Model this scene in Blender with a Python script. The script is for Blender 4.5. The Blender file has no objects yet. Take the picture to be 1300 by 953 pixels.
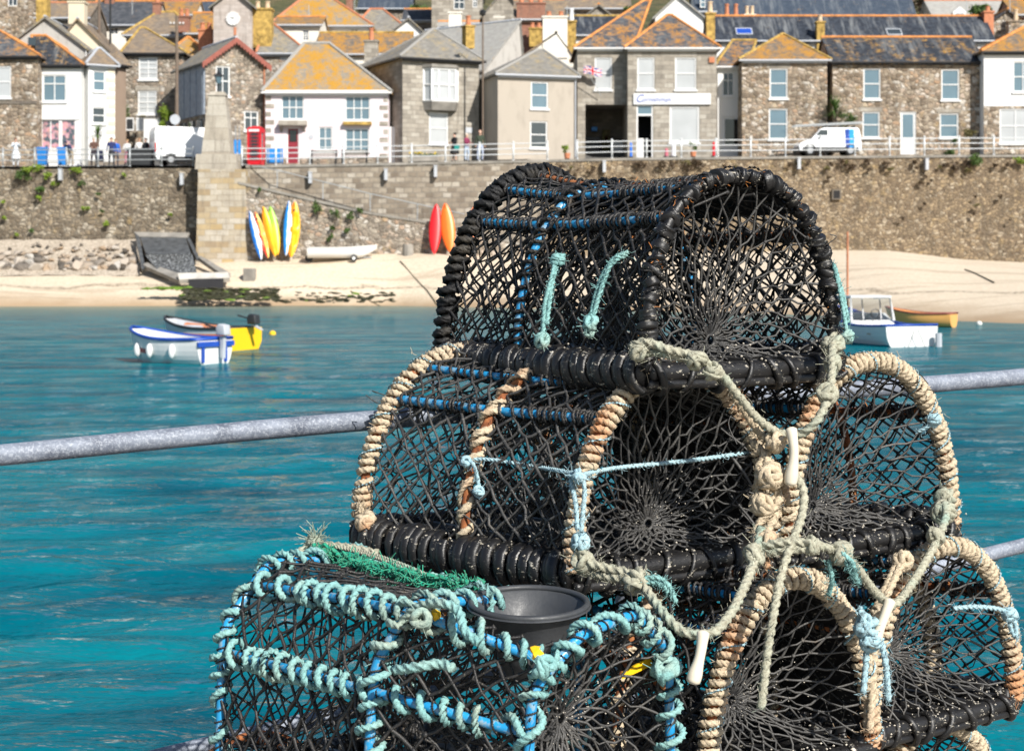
import bpy, bmesh, math, random
import numpy as np
from mathutils import Vector, Matrix
random.seed(7); RNG = np.random.default_rng(11)
C = bpy.context.scene.collection
F = 1300*60/36.0; EYE = 2.4; HY = 335.0
def P(px, py, d): return np.array([(px-650)/F*d, d, EYE+(HY-py)/F*d])
def R(a): return math.radians(a)
# ---------------------------------------------------------------- mesh builder
class MB:
    def __init__(s): s.v=[]; s.f=[]; s.m=[]; s.n=0; s.mi=0
    def add(s, verts, faces, mi=None):
        verts=np.asarray(verts,float).reshape(-1,3); o=s.n
        s.v.append(verts); s.n+=len(verts)
        k=s.mi if mi is None else mi
        if isinstance(faces,np.ndarray): faces=(faces+o).tolist()
        else: faces=[[i+o for i in f] for f in faces]
        s.f.extend(faces); s.m.extend([k]*len(faces))
    def box(s, a, b, mi=None):
        x0,y0,z0=a; x1,y1,z1=b
        if x0>x1:x0,x1=x1,x0
        if y0>y1:y0,y1=y1,y0
        if z0>z1:z0,z1=z1,z0
        s.add([(x0,y0,z0),(x1,y0,z0),(x1,y1,z0),(x0,y1,z0),(x0,y0,z1),(x1,y0,z1),(x1,y1,z1),(x0,y1,z1)],
              [(0,3,2,1),(4,5,6,7),(0,1,5,4),(1,2,6,5),(2,3,7,6),(3,0,4,7)],mi)
    def prism(s, poly, axis, a, b, mi=None):
        # poly: 2D points ccw, extruded along axis ('x','y','z') from a to b
        n=len(poly)
        def mk(p,t):
            return {'x':(t,p[0],p[1]),'y':(p[0],t,p[1]),'z':(p[0],p[1],t)}[axis]
        v=[mk(p,a) for p in poly]+[mk(p,b) for p in poly]
        f=[list(range(n))[::-1],list(range(n,2*n))]+[(i,(i+1)%n,n+(i+1)%n,n+i) for i in range(n)]
        s.add(v,f,mi)
    def shell(s, pts, faces, t, mi=None):
        n=len(pts); v=[tuple(p) for p in pts]+[(p[0],p[1],p[2]-t) for p in pts]
        cnt={}
        for f in faces:
            for i in range(len(f)):
                a,b=f[i],f[(i+1)%len(f)]; cnt[(a,b)]=1
        fs=[tuple(f) for f in faces]+[tuple(i+n for i in reversed(f)) for f in faces]
        for (a,b) in cnt:
            if (b,a) not in cnt: fs.append((b,a,a+n,b+n))
        s.add(v,fs,mi)
    def cone(s, c, r0, r1, h, n=12, mi=None, axis=(0,0,1)):
        c=np.array(c,float); a=np.array(axis,float)
        s.tube([c,c+a*h],[r0,r1],n,caps=True,mi=mi)
    def tube(s, pts, r, n=8, closed=False, caps=False, mi=None, lobes=0, amp=.18, twist=0., flat=1., up=None):
        pts=np.asarray(pts,float); N=len(pts)
        if N<2: return
        rr=np.broadcast_to(np.asarray(r,float),(N,))
        if closed: T=np.roll(pts,-1,0)-np.roll(pts,1,0)
        else:
            T=np.empty_like(pts); T[1:-1]=pts[2:]-pts[:-2]; T[0]=pts[1]-pts[0]; T[-1]=pts[-1]-pts[-2]
        T/=np.maximum(np.linalg.norm(T,axis=1),1e-9)[:,None]
        if up is not None:
            U=np.asarray(up,float); U=np.broadcast_to(U,(N,3)); 
            A=U-(U*T).sum(1)[:,None]*T; A/=np.maximum(np.linalg.norm(A,axis=1),1e-9)[:,None]
        else:
            A=np.empty_like(pts); t=T[0]; a=np.cross(t,(0.3,0.2,1.0)); 
            if np.linalg.norm(a)<1e-3: a=np.cross(t,(1,0,0))
            a/=np.linalg.norm(a); A[0]=a
            for i in range(1,N):
                a=a-T[i]*a.dot(T[i]); l=math.sqrt(a.dot(a)); a=a/l if l>1e-9 else A[i-1]; A[i]=a
        B=np.cross(T,A)
        th=np.arange(n)*2*math.pi/n
        L=np.concatenate([[0],np.cumsum(np.linalg.norm(np.diff(pts,axis=0),axis=1))])
        ang=th[None,:]+(twist*L[:,None] if twist else 0)
        rad=rr[:,None]*(1+amp*np.cos(lobes*th)[None,:]) if lobes else rr[:,None]*np.ones((1,n))
        V=pts[:,None,:]+A[:,None,:]*(rad*np.cos(ang))[:,:,None]+B[:,None,:]*(rad*flat*np.sin(ang))[:,:,None]
        idx=np.arange(N*n).reshape(N,n); i2=np.roll(idx,-1,1)
        if closed: a0,a1,b0,b1=idx,i2,np.roll(idx,-1,0),np.roll(i2,-1,0)
        else: a0,a1,b0,b1=idx[:-1],i2[:-1],idx[1:],i2[1:]
        q=np.stack([a0,a1,b1,b0],-1).reshape(-1,4)
        s.add(V.reshape(-1,3),q,mi)
        if caps and not closed:
            o=s.n-N*n
            s.f.append([o+i for i in range(n)][::-1]); s.f.append([o+(N-1)*n+i for i in range(n)]); 
            k=s.mi if mi is None else mi; s.m.extend([k,k])
    def segs(s, A, M, B, r, n=5, mi=None):
        A,M,B=map(lambda q:np.asarray(q,float),(A,M,B)); K=len(A)
        if K==0: return
        D=B-A; D/=np.maximum(np.linalg.norm(D,axis=1),1e-9)[:,None]
        X=np.cross(D,(0.21,0.37,0.9)); X/=np.maximum(np.linalg.norm(X,axis=1),1e-9)[:,None]; Y=np.cross(D,X)
        th=np.arange(n)*2*math.pi/n; ring=X[:,None,:]*np.cos(th)[None,:,None]+Y[:,None,:]*np.sin(th)[None,:,None]
        rr=np.broadcast_to(np.asarray(r,float),(K,))[:,None,None]
        V=np.stack([A[:,None,:]+ring*rr,M[:,None,:]+ring*rr,B[:,None,:]+ring*rr],1)
        idx=np.arange(K*3*n).reshape(K,3,n); i2=np.roll(idx,-1,2)
        q=np.stack([idx[:,:-1],i2[:,:-1],i2[:,1:],idx[:,1:]],-1).reshape(-1,4)
        s.add(V.reshape(-1,3),q,mi)
    def knots(s, Pn, r, mi=None):
        Pn=np.asarray(Pn,float); K=len(Pn)
        if K==0: return
        o=np.array([(1,0,0),(-1,0,0),(0,1,0),(0,-1,0),(0,0,1),(0,0,-1)],float)
        V=Pn[:,None,:]+o[None]*(r*(.7+.6*RNG.random((K,1,1))))+RNG.normal(0,r*.12,(K,6,3))
        fc=np.array([(0,2,4),(2,1,4),(1,3,4),(3,0,4),(2,0,5),(1,2,5),(3,1,5),(0,3,5)])
        q=(np.arange(K)[:,None,None]*6+fc[None]).reshape(-1,3)
        s.add(V.reshape(-1,3),q,mi)
    def blob(s, c, r, sub=1, jit=.12, mi=None, scale=(1,1,1)):
        bm=bmesh.new(); bmesh.ops.create_icosphere(bm,subdivisions=sub,radius=1)
        V=np.array([v.co[:] for v in bm.verts]); Fc=[[v.index for v in f.verts] for f in bm.faces]; bm.free()
        V=V*(1+RNG.normal(0,jit,(len(V),1)))*np.array(scale)*r+np.array(c); s.add(V,Fc,mi)
    def build(s, name, mats, parent=None, uv=False, smooth=False, bevel=0, loc=None):
        me=bpy.data.meshes.new(name)
        v=np.concatenate(s.v) if s.v else np.zeros((0,3))
        lens=np.fromiter((len(f) for f in s.f),int,len(s.f)); flat=np.fromiter((i for f in s.f for i in f),int,int(lens.sum()))
        me.vertices.add(len(v)); me.vertices.foreach_set('co',v.ravel())
        me.loops.add(len(flat)); me.loops.foreach_set('vertex_index',flat)
        me.polygons.add(len(lens)); st=np.concatenate([[0],np.cumsum(lens)[:-1]]) if len(lens) else np.zeros(0,int)
        me.polygons.foreach_set('loop_start',st); me.polygons.foreach_set('loop_total',lens)
        if not isinstance(mats,(list,tuple)): mats=[mats]
        for m in mats: me.materials.append(m)
        me.polygons.foreach_set('material_index',np.array(s.m,int))
        me.update(calc_edges=True); me.validate()
        if bevel:
            bm=bmesh.new(); bm.from_mesh(me); bmesh.ops.remove_doubles(bm,verts=bm.verts,dist=1e-4)
            ed=[e for e in bm.edges if len(e.link_faces)==2 and e.calc_face_angle(0)>.5]
            bmesh.ops.bevel(bm,geom=ed,offset=bevel,segments=2,affect='EDGES',profile=.6,clamp_overlap=True); bm.to_mesh(me); bm.free()
        me.polygons.foreach_set('use_smooth',[bool(smooth)]*len(me.polygons))
        if uv: box_uv(me)
        o=bpy.data.objects.new(name,me); C.objects.link(o)
        if parent is not None: o.parent=parent
        if loc is not None: o.location=loc
        return o
def box_uv(me):
    nf=len(me.polygons); nl=len(me.loops)
    N=np.empty(nf*3); me.polygons.foreach_get('normal',N); N=N.reshape(-1,3)
    lt=np.empty(nf,int); me.polygons.foreach_get('loop_total',lt)
    vi=np.empty(nl,int); me.loops.foreach_get('vertex_index',vi)
    co=np.empty(len(me.vertices)*3); me.vertices.foreach_get('co',co); co=co.reshape(-1,3)
    fn=np.repeat(N,lt,0); p=co[vi]
    flat=np.abs(fn[:,2])>.98
    T=np.stack([-fn[:,1],fn[:,0],np.zeros(nl)],1); T/=np.maximum(np.linalg.norm(T,axis=1),1e-6)[:,None]
    Bn=np.cross(fn,T)
    u=np.where(flat,p[:,0],(p*T).sum(1)); v=np.where(flat,p[:,1],(p*Bn).sum(1))
    uvl=me.uv_layers.new(name='UVMap'); uvl.data.foreach_set('uv',np.stack([u,v],1).ravel())
def tag(o,label=None,cat=None,group=None,kind=None):
    if label: o['label']=label
    if cat: o['category']=cat
    if group: o['group']=group
    if kind: o['kind']=kind
    return o
def empty(name,loc,rz=0,label=None,cat=None,group=None):
    o=bpy.data.objects.new(name,None); C.objects.link(o); o.location=tuple(loc); o.rotation_euler=(0,0,rz); o.empty_display_size=.2
    return tag(o,label,cat,group)
def dup(root,loc=None,rz=None,label=None):
    r=root.copy(); C.objects.link(r)
    if loc is not None: r.location=tuple(loc)
    if rz is not None: r.rotation_euler[2]=rz
    if label: r['label']=label
    for ch in list(root.children):
        c=ch.copy(); C.objects.link(c); c.parent=r
        for g in list(ch.children):
            d=g.copy(); C.objects.link(d); d.parent=c
    return r
# ---------------------------------------------------------------- materials
class NT:
    def __init__(s,name):
        s.m=bpy.data.materials.new(name); s.m.use_nodes=True; s.t=s.m.node_tree; s.b=s.t.nodes['Principled BSDF']
        s._tc=None
    def new(s,ty,**k):
        n=s.t.nodes.new(ty)
        for a,b in k.items(): setattr(n,a,b)
        return n
    def link(s,a,b): s.t.links.new(a,b)
    def put(s,sock,v):
        if isinstance(v,bpy.types.NodeSocket): s.link(v,sock)
        elif isinstance(v,(tuple,list)) and len(v)==3 and sock.type=='RGBA': sock.default_value=(*v,1)
        else: sock.default_value=v
    def co(s,kind='Object'):
        if s._tc is None: s._tc=s.new('ShaderNodeTexCoord')
        return s._tc.outputs[kind]
    def mapping(s,vec,scale=(1,1,1),rot=(0,0,0)):
        n=s.new('ShaderNodeMapping'); s.link(vec,n.inputs[0]); n.inputs['Scale'].default_value=scale; n.inputs['Rotation'].default_value=rot; return n.outputs[0]
    def noise(s,scale,detail=4,rough=.55,vec=None,dist=0,out='Fac'):
        n=s.new('ShaderNodeTexNoise'); n.inputs['Scale'].default_value=scale; n.inputs['Detail'].default_value=detail
        n.inputs['Roughness'].default_value=rough; n.inputs['Distortion'].default_value=dist
        s.link(vec or s.co(),n.inputs['Vector']); return n.outputs[out]
    def ramp(s,fac,stops,interp='LINEAR'):
        n=s.new('ShaderNodeValToRGB'); s.link(fac,n.inputs[0]); cr=n.color_ramp; cr.interpolation=interp
        while len(cr.elements)<len(stops): cr.elements.new(.5)
        for e,(p,c) in zip(cr.elements,stops):
            e.position=p; e.color=(*c,1) if isinstance(c,(tuple,list)) else (c,c,c,1)
        return n.outputs[0]
    def mix(s,fac,a,b,mode='MIX'):
        n=s.new('ShaderNodeMix',data_type='RGBA',blend_type=mode); s.put(n.inputs[0],fac); s.put(n.inputs[6],a); s.put(n.inputs[7],b); return n.outputs[2]
    def math(s,op,a,b=0.,c=None):
        n=s.new('ShaderNodeMath',operation=op); s.put(n.inputs[0],a); s.put(n.inputs[1],b)
        if c is not None: s.put(n.inputs[2],c)
        return n.outputs[0]
    def bump(s,h,dist=.01,strength=.6,nrm=None):
        n=s.new('ShaderNodeBump'); s.link(h,n.inputs['Height']); n.inputs['Distance'].default_value=dist; n.inputs['Strength'].default_value=strength
        if nrm: s.link(nrm,n.inputs['Normal'])
        return n.outputs[0]
    def out(s,col,rough=.8,metal=0.,normal=None,spec=None):
        s.put(s.b.inputs['Base Color'],col); s.put(s.b.inputs['Roughness'],rough); s.put(s.b.inputs['Metallic'],metal)
        if normal: s.link(normal,s.b.inputs['Normal'])
        if spec is not None: s.b.inputs['Specular IOR Level'].default_value=spec
        return s.m
def simple(name,c,rough=.6,metal=0,var=.25,scale=3,bump=0,spec=None):
    t=NT(name); n=t.noise(scale,5,.6)
    col=t.ramp(n,[(.3,tuple(x*(1-var) for x in c)),(.7,tuple(min(1,x*(1+var*.6)) for x in c))])
    return t.out(col,rough,metal,t.bump(t.noise(scale*6,3),bump,.5) if bump else None,spec)
def masonry(name,stops,bw=.5,bh=.24,mortar=(.42,.38,.32),msz=.022,dist=.12,dscale=1.6,stain=.35,sq=1.0,bumpd=.03):
    t=NT(name); uv=t.co('UV')
    nz=t.noise(dscale,2,.5,vec=uv,out='Color')
    v=t.new('ShaderNodeVectorMath',operation='MULTIPLY_ADD'); t.link(nz,v.inputs[0]); v.inputs[1].default_value=(dist,dist,0); t.link(uv,v.inputs[2])
    b=t.new('ShaderNodeTexBrick'); t.link(v.outputs[0],b.inputs['Vector']); b.inputs['Scale'].default_value=1
    b.inputs['Brick Width'].default_value=bw; b.inputs['Row Height'].default_value=bh; b.inputs['Mortar Size'].default_value=msz; b.inputs['Mortar Smooth'].default_value=.3
    b.inputs['Color1'].default_value=(0,0,0,1); b.inputs['Color2'].default_value=(1,1,1,1); b.inputs['Mortar'].default_value=(.5,.5,.5,1)
    b.offset=.43; b.squash=sq; b.squash_frequency=3; b.inputs['Bias'].default_value=0
    col=t.ramp(b.outputs['Color'],stops)
    n1=t.noise(1.1,5,.6,vec=uv); n2=t.noise(14,4,.6,vec=uv)
    col=t.mix(b.outputs['Fac'],col,mortar)
    col=t.mix(t.ramp(n2,[(.25,.55),(.7,0)]),col,tuple(x*.45 for x in mortar))
    col=t.mix(t.ramp(n1,[(.42,0.),(.72,stain)]),col,(.13,.105,.085))
    st=t.noise(1.3,5,.7,vec=t.mapping(uv,(2.4,.3,1))); col=t.mix(t.ramp(st,[(.52,0.),(.7,.5)]),col,(.10,.085,.07))
    h=t.math('SUBTRACT',t.math('MULTIPLY',n2,.4),b.outputs['Fac'])
    return t.out(col,.92,0,t.bump(h,bumpd,.7))
def rubble(name,stops,scale=2.2,mortar=(.2,.17,.13),stain=.5,dist=.35):
    t=NT(name); uv=t.co('UV'); m=t.mapping(uv,(1,1.5,1))
    nz=t.noise(1.5,3,.5,vec=uv,out='Color')
    v=t.new('ShaderNodeVectorMath',operation='MULTIPLY_ADD'); t.link(nz,v.inputs[0]); v.inputs[1].default_value=(dist,dist,0); t.link(m,v.inputs[2])
    def vor(feat):
        n=t.new('ShaderNodeTexVoronoi',feature=feat); n.inputs['Scale'].default_value=scale; t.link(v.outputs[0],n.inputs['Vector']); return n
    vc=vor('F1'); ve=vor('DISTANCE_TO_EDGE')
    sep=t.new('ShaderNodeSeparateColor'); t.link(vc.outputs['Color'],sep.inputs[0])
    col=t.ramp(sep.outputs[0],stops)
    e=t.ramp(ve.outputs['Distance'],[(.02,1.),(.09,0.)])
    col=t.mix(e,col,mortar)
    n1=t.noise(.45,5,.65,vec=uv); n2=t.noise(9,5,.65,vec=uv)
    col=t.mix(t.ramp(n2,[(.35,.6),(.6,0)]),col,tuple(x*.5 for x in mortar))
    col=t.mix(t.ramp(n1,[(.48,0.),(.7,stain)]),col,(.11,.085,.06))
    st=t.noise(1.1,5,.7,vec=t.mapping(uv,(2.2,.3,1))); col=t.mix(t.ramp(st,[(.52,0.),(.68,.6)]),col,(.085,.07,.05))
    n3=t.noise(1.3,5,.6,vec=t.mapping(uv,(1,1,1),(0,0,.4)))
    col=t.mix(t.ramp(n3,[(.58,0.),(.7,.55)]),col,(.42,.30,.14))
    h=t.math('ADD',t.math('MULTIPLY',n2,.4),t.ramp(ve.outputs['Distance'],[(0,0.),(.15,1.)]))
    return t.out(col,.93,0,t.bump(h,.07,.8))
def slate(name,a=(.035,.04,.05),b=(.085,.09,.10),lichen=.4,lc=(.36,.19,.03),course=.22,streak=.0,edge=.5):
    t=NT(name); uv=t.co('UV')
    br=t.new('ShaderNodeTexBrick'); t.link(uv,br.inputs['Vector']); br.inputs['Scale'].default_value=1
    br.inputs['Brick Width'].default_value=.3; br.inputs['Row Height'].default_value=course; br.inputs['Mortar Size'].default_value=.012; br.inputs['Color1'].default_value=(0,0,0,1); br.inputs['Color2'].default_value=(1,1,1,1); br.inputs['Mortar'].default_value=(0,0,0,1)
    col=t.mix(br.outputs['Color'],a,b)
    n=t.noise(.8,6,.78,vec=t.mapping(uv,(1.3,.8,1))); n2=t.noise(6.5,4,.75,vec=uv)
    f=t.math('ADD',t.math('MULTIPLY',n,.55),t.math('MULTIPLY',n2,.30)); f=t.math('ADD',f,t.math('MULTIPLY',t.math('ADD',br.outputs['Color'],t.noise(22,3,.7,vec=uv)),.075))
    thr=.5+.16*(.5-lichen)*2
    lf=t.ramp(f,[(max(thr-.05,0),0.),(min(thr+.05,1),1.)])
    lcol=t.mix(t.noise(9,3,.6,vec=uv),tuple(x*.55 for x in lc),tuple(min(x*1.35,1) for x in lc))
    col=t.mix(lf,col,lcol)
    if streak:
        st=t.noise(1.,4,.7,vec=t.mapping(uv,(2.2,.25,1)))
        col=t.mix(t.ramp(st,[(.5,0.),(.68,streak)]),col,(.42,.43,.42))
    return t.out(col,.92,0,t.bump(t.math('SUBTRACT',t.math('MULTIPLY',n2,.5),br.outputs['Fac']),.03,.6))
def plaster(name,c,stain=(.35,.3,.24),amt=.35,sc=.8):
    t=NT(name); uv=t.co('UV'); n=t.noise(sc,6,.65,vec=t.mapping(uv,(1.6,.6,1))); n2=t.noise(20,3,.6,vec=uv)
    col=t.mix(t.ramp(n,[(.5,0.),(.78,amt)]),c,stain)
    return t.out(col,.85,0,t.bump(n2,.008,.4))
M={}
M['granite']=rubble('granite_rubble',[(.1,(.17,.14,.11)),(.35,(.34,.285,.225)),(.55,(.47,.41,.33)),(.7,(.42,.28,.19)),(.9,(.60,.56,.5))],2.9,(.33,.285,.23),.28,.2)
M['granite_grey']=masonry('grey_granite_blocks',[(0,(.29,.26,.215)),(.5,(.42,.375,.31)),(1,(.52,.48,.41))],.62,.3,(.27,.245,.21),.014,.03,1.2,.22)
M['granite_warm']=rubble('warm_granite_rubble',[(.1,(.17,.125,.085)),(.35,(.36,.28,.20)),(.55,(.50,.42,.32)),(.7,(.44,.28,.17)),(.9,(.64,.59,.52))],2.9,(.34,.28,.215),.28,.2)
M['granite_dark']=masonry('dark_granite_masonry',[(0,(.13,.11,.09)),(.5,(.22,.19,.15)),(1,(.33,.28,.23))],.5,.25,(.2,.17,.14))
M['ochre_block']=masonry('ochre_stone_blocks',[(0,(.34,.26,.17)),(.3,(.50,.36,.17)),(.6,(.46,.40,.31)),(1,(.56,.51,.43))],.75,.36,(.42,.35,.25),.02,.08,1.2,.3)
M['pillar_stone']=masonry('pillar_granite',[(0,(.42,.37,.30)),(1,(.55,.51,.44))],2.2,.75,(.3,.26,.2),.012,.02,1,.3)
M['quay_block']=masonry('harbour_wall_blocks',[(0,(.19,.15,.11)),(.4,(.32,.265,.20)),(.7,(.42,.36,.28)),(1,(.52,.47,.40))],.55,.33,(.27,.235,.19),.035,.16,1.7,.45,bumpd=.05)
M['rubble']=rubble('rubble_wall',[(0,(.11,.085,.06)),(.4,(.22,.17,.115)),(.7,(.33,.265,.185)),(1,(.50,.44,.35))],2.9,stain=.8)
M['rubble_warm']=rubble('rubble_wall_warm',[(0,(.15,.105,.065)),(.4,(.29,.215,.135)),(.7,(.39,.29,.175)),(1,(.50,.42,.31))],3.7,(.19,.145,.10),.6)
M['white']=plaster('white_render',(.70,.70,.685),(.5,.48,.44),.25)
M['white_warm']=plaster('weathered_white_render',(.74,.70,.62),(.45,.38,.28),.5)
M['cream']=plaster('cream_render',(.66,.58,.44),(.4,.33,.24),.4)
M['glassdoor']=M['cream']; M['pink']=plaster('pale_pink_render',(.70,.615,.63),(.6,.5,.5),.2)
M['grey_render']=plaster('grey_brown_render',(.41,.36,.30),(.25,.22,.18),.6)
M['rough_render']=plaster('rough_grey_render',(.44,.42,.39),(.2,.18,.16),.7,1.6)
M['brown_render']=plaster('brown_render',(.27,.2,.15),(.16,.12,.09),.5)
M['tower_stone']=masonry('tower_pink_granite',[(0,(.45,.38,.34)),(1,(.58,.51,.47))],.5,.25,(.5,.45,.4),.012,.05,1,.15)
M['clad']=simple('blue_grey_cladding',(.27,.31,.37),.6)
M['brick']=masonry('red_brick',[(0,(.30,.10,.06)),(1,(.45,.18,.10))],.225,.075,(.35,.25,.2),.01,.01,1,.3)
M['terracotta']=simple('terracotta',(.52,.20,.10),.8,var=.3,scale=6)
M['clay_pale']=simple('pale_clay_pot',(.6,.45,.3),.8)
M['ridge']=simple('orange_ridge_tile',(.62,.25,.07),.85,var=.35,scale=2)
M['lichen_stone']=simple('lichen_covered_stone',(.44,.29,.08),.95,var=.65,scale=3.5,bump=.03)
M['slate']=slate('dark_slate',lichen=.12)
M['slate_lichen']=slate('slate_with_orange_lichen',(.05,.056,.066),(.14,.145,.15),lichen=.40,lc=(.43,.19,.025))
M['slate_dark_lichen']=slate('dark_slate_with_lichen_spots',(.012,.016,.024),(.045,.052,.064),lichen=.30,lc=(.45,.24,.04),streak=.25)
M['slate_streak']=slate('dark_slate_streaked',(.012,.017,.027),(.04,.049,.066),lichen=.08,streak=.35)
M['slate_blue']=slate('blue_slate',(.03,.045,.07),(.05,.068,.095),lichen=.1,streak=.2)
M['slate_yellow']=slate('roof_covered_in_yellow_lichen',(.22,.19,.15),(.30,.27,.22),lichen=.55,lc=(.44,.225,.022))
M['slate_orange']=slate('roof_with_orange_lichen',(.12,.10,.08),(.2,.17,.14),lichen=.52,lc=(.42,.20,.025))
M['slate_grey']=slate('grey_weathered_slate',(.17,.16,.14),(.25,.235,.21),lichen=.32,lc=(.36,.27,.12))
M['slate_brown']=slate('brown_weathered_slate',(.15,.12,.095),(.22,.18,.14),lichen=.4,lc=(.32,.22,.12))
M['slate_pale']=slate('pale_grey_slate',(.30,.29,.27),(.38,.37,.34),lichen=.15)
M['white_paint']=simple('white_paint',(.70,.70,.69),.45,var=.05)
M['lead']=simple('grey_gutter',(.45,.47,.5),.5,var=.1)
M['black_gutter']=simple('black_gutter',(.02,.02,.022),.5)
M['bargeboard']=simple('dark_red_bargeboard',(.27,.075,.05),.6)
M['burgundy']=simple('burgundy_door',(.25,.02,.035),.5,var=.1)
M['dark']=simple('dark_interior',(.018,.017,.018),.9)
M['concrete']=simple('concrete',(.50,.47,.42),.9,var=.3,scale=1.5,bump=.01)
M['conc_dark']=simple('weathered_concrete',(.27,.25,.22),.9,var=.4,scale=1.2,bump=.01)
M['asphalt']=simple('asphalt',(.11,.108,.105),.95,var=.25,scale=4)
M['pave']=simple('pavement',(.33,.31,.28),.9,var=.25,scale=2)
M['white_metal']=simple('white_painted_steel',(.60,.62,.63),.4,var=.1,scale=4)
M['galv_thin']=simple('galvanised_pole',(.40,.42,.43),.45,.3,.15)
M['wood_pole']=simple('weathered_timber_pole',(.16,.12,.09),.85)
M['black_iron']=simple('black_iron',(.015,.016,.017),.45)
M['red_paint']=simple('red_gloss_paint',(.62,.018,.03),.35,var=.08)
M['blue_plastic']=simple('blue_plastic_bin',(.015,.20,.58),.45,var=.1)
M['blue_sign']=simple('blue_sign_paint',(.02,.22,.60),.45,var=.1)
M['van_white']=simple('white_car_paint',(.80,.81,.82),.22,var=.03)
M['tyre']=simple('tyre_rubber',(.02,.02,.02),.85)
M['alloy']=simple('wheel_metal',(.45,.46,.48),.35,.6,.1)
M['lamp_red']=simple('red_lamp_lens',(.5,.02,.02),.3)
M['black_plastic']=simple('black_plastic',(.025,.026,.028),.5)
M['sky_blue']=simple('bright_blue_vinyl',(.02,.35,.85),.4,var=.03)
M['deep_blue']=simple('deep_blue_vinyl',(.015,.07,.38),.4,var=.1)
def glass(name,c,rough=.06):
    t=NT(name); n=t.noise(.8,2,.5)
    return t.out(t.mix(n,tuple(x*.7 for x in c),c),rough,0,None,.8)
M['glass']=glass('window_glass_dark',(.05,.065,.075)); M['glass_blue']=glass('window_glass_blue',(.14,.22,.27)); M['glass_curtain']=glass('window_with_net_curtain',(.50,.52,.53),.25)
t=NT('shop_window_goods'); n=t.noise(3.5,3,.6,vec=t.mapping(t.co(),(1,1,2.2)),out='Color'); M['shopwin']=t.out(t.mix(.75,n,(.32,.2,.24)),.15); t.out(t.mix(t.ramp(t.noise(2.5,2),[(.45,0.),(.55,1.)]),t.mix(.6,n,(.55,.15,.2)),(.08,.1,.12)),.15)
M['glass_black']=glass('glass_black',(.012,.013,.015))
# ================================================================= SETTING
def interp(x,tab):
    return float(np.interp(x,[t[0] for t in tab],[t[1] for t in tab]))
WT=[(-400,217),(0,215),(330,213),(450,211),(700,206),(800,203.5),(1200,200),(1700,198)]
DW=108.0
def wall_top(X):
    px=650+F*X/DW; return EYE+(HY-interp(px,WT))/F*DW
def ground(X,Y):
    z=wall_top(X)
    z+=.15
    if Y<=118: return z+.063*(Y-DW)
    return z+.63+.33*(Y-118)
# --- promenade road
def grid(name,xs,ys,fz,mat,kind='structure',uvs=False,smooth=True):
    mb=MB(); V=[(x,y,fz(x,y)) for y in ys for x in xs]; nx=len(xs); ny=len(ys)
    i=np.arange(nx*ny).reshape(ny,nx); q=np.stack([i[:-1,:-1],i[:-1,1:],i[1:,1:],i[1:,:-1]],-1).reshape(-1,4)
    mb.add(V,q); o=mb.build(name,mat,smooth=smooth); return tag(o,kind=kind)
xs=np.linspace(-104,104,105)
grid('road',xs,np.linspace(108.6,126,10),lambda x,y:ground(x,y),M['asphalt'])
grid('pavement',xs,np.linspace(112.6,114.2,3),lambda x,y:ground(x,y)+.06,M['pave'])
t=NT('hillside_scrub'); n=t.noise(.35,6,.7); n2=t.noise(2.5,5,.7)
col=t.ramp(n,[(.3,(.05,.055,.02)),(.5,(.12,.12,.04)),(.65,(.22,.16,.08)),(.8,(.10,.07,.04))]); col=t.mix(t.ramp(n2,[(.4,.7),(.6,0)]),col,(.03,.03,.015))
M['hill']=t.out(col,.95,0,t.bump(n2,.5,.8))
grid('hillside',np.linspace(-190,190,127),np.linspace(117.5,260,50),lambda x,y:ground(x,y)-.7+.7*math.sin(x*.3)*math.cos(y*.2)*min(1,(y-117.5)/20),M['hill'])
# --- sand beach
WL=[(-500,389),(0,389),(350,388),(500,388),(700,392),(1000,399),(1150,405),(1300,411),(1900,430)]     # waterline
WB=[(-500,342),(0,342),(170,342),(300,328),(430,322),(560,319),(700,326),(1050,317),(1130,318),(1220,329),(1300,333),(1900,340)]  # sand at the wall
t=NT('beach_sand'); sepn=t.new('ShaderNodeSeparateXYZ'); t.link(t.co('Object'),sepn.inputs[0])
n=t.noise(.25,5,.6); n2=t.noise(6,5,.7); wav=t.noise(.8,3,.6,vec=t.mapping(t.co(),(.12,1.2,1)))
z=t.math('ADD',sepn.outputs[2],t.math('MULTIPLY',t.math('SUBTRACT',n,.5),.9))
dry=t.ramp(n2,[(.3,(.50,.40,.28)),(.6,(.66,.56,.43))])
col=t.mix(t.ramp(t.math('MULTIPLY_ADD',z,.5,0.),[(.02,1.),(.38,0.)]),dry,(.36,.255,.155))
col=t.mix(t.ramp(wav,[(.56,0.),(.62,.35)]),col,(.26,.19,.12))
tl=t.math('ABSOLUTE',t.math('SUBTRACT',z,1.05)); col=t.mix(t.math('MULTIPLY',t.ramp(tl,[(.03,1.),(.09,0.)]),t.ramp(n2,[(.45,0),(.55,.8)])),col,(.10,.075,.045))
M['sand']=t.out(col,.95,0,t.bump(n2,.04,.6))
def sand_z(px,d):
    d0=EYE*F/(interp(px,WL)-HY); d1=DW+.3; z1=EYE+(HY-interp(px,WB))/F*d1; u=(d-d0)/(d1-d0); h=float(np.interp(u,[a for a,_ in BPROF],[b for _,b in BPROF])); zz=z1*h if h>0 else h
    if 0<u<1: zz+=.12*math.sin(px*.021+u*9)*math.sin(px*.006+2)*min(1,u*4)
    return zz
mb=MB(); cols=np.linspace(-1400,2700,290); BPROF=prof=[(-.25,-3.6),(-.02,-.18),(.0,-.02),(.06,.10),(.15,.26),(.3,.47),(.5,.72),(.7,.90),(.85,.97),(1.,1.0),(1.06,1.02)]
V=[]
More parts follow.
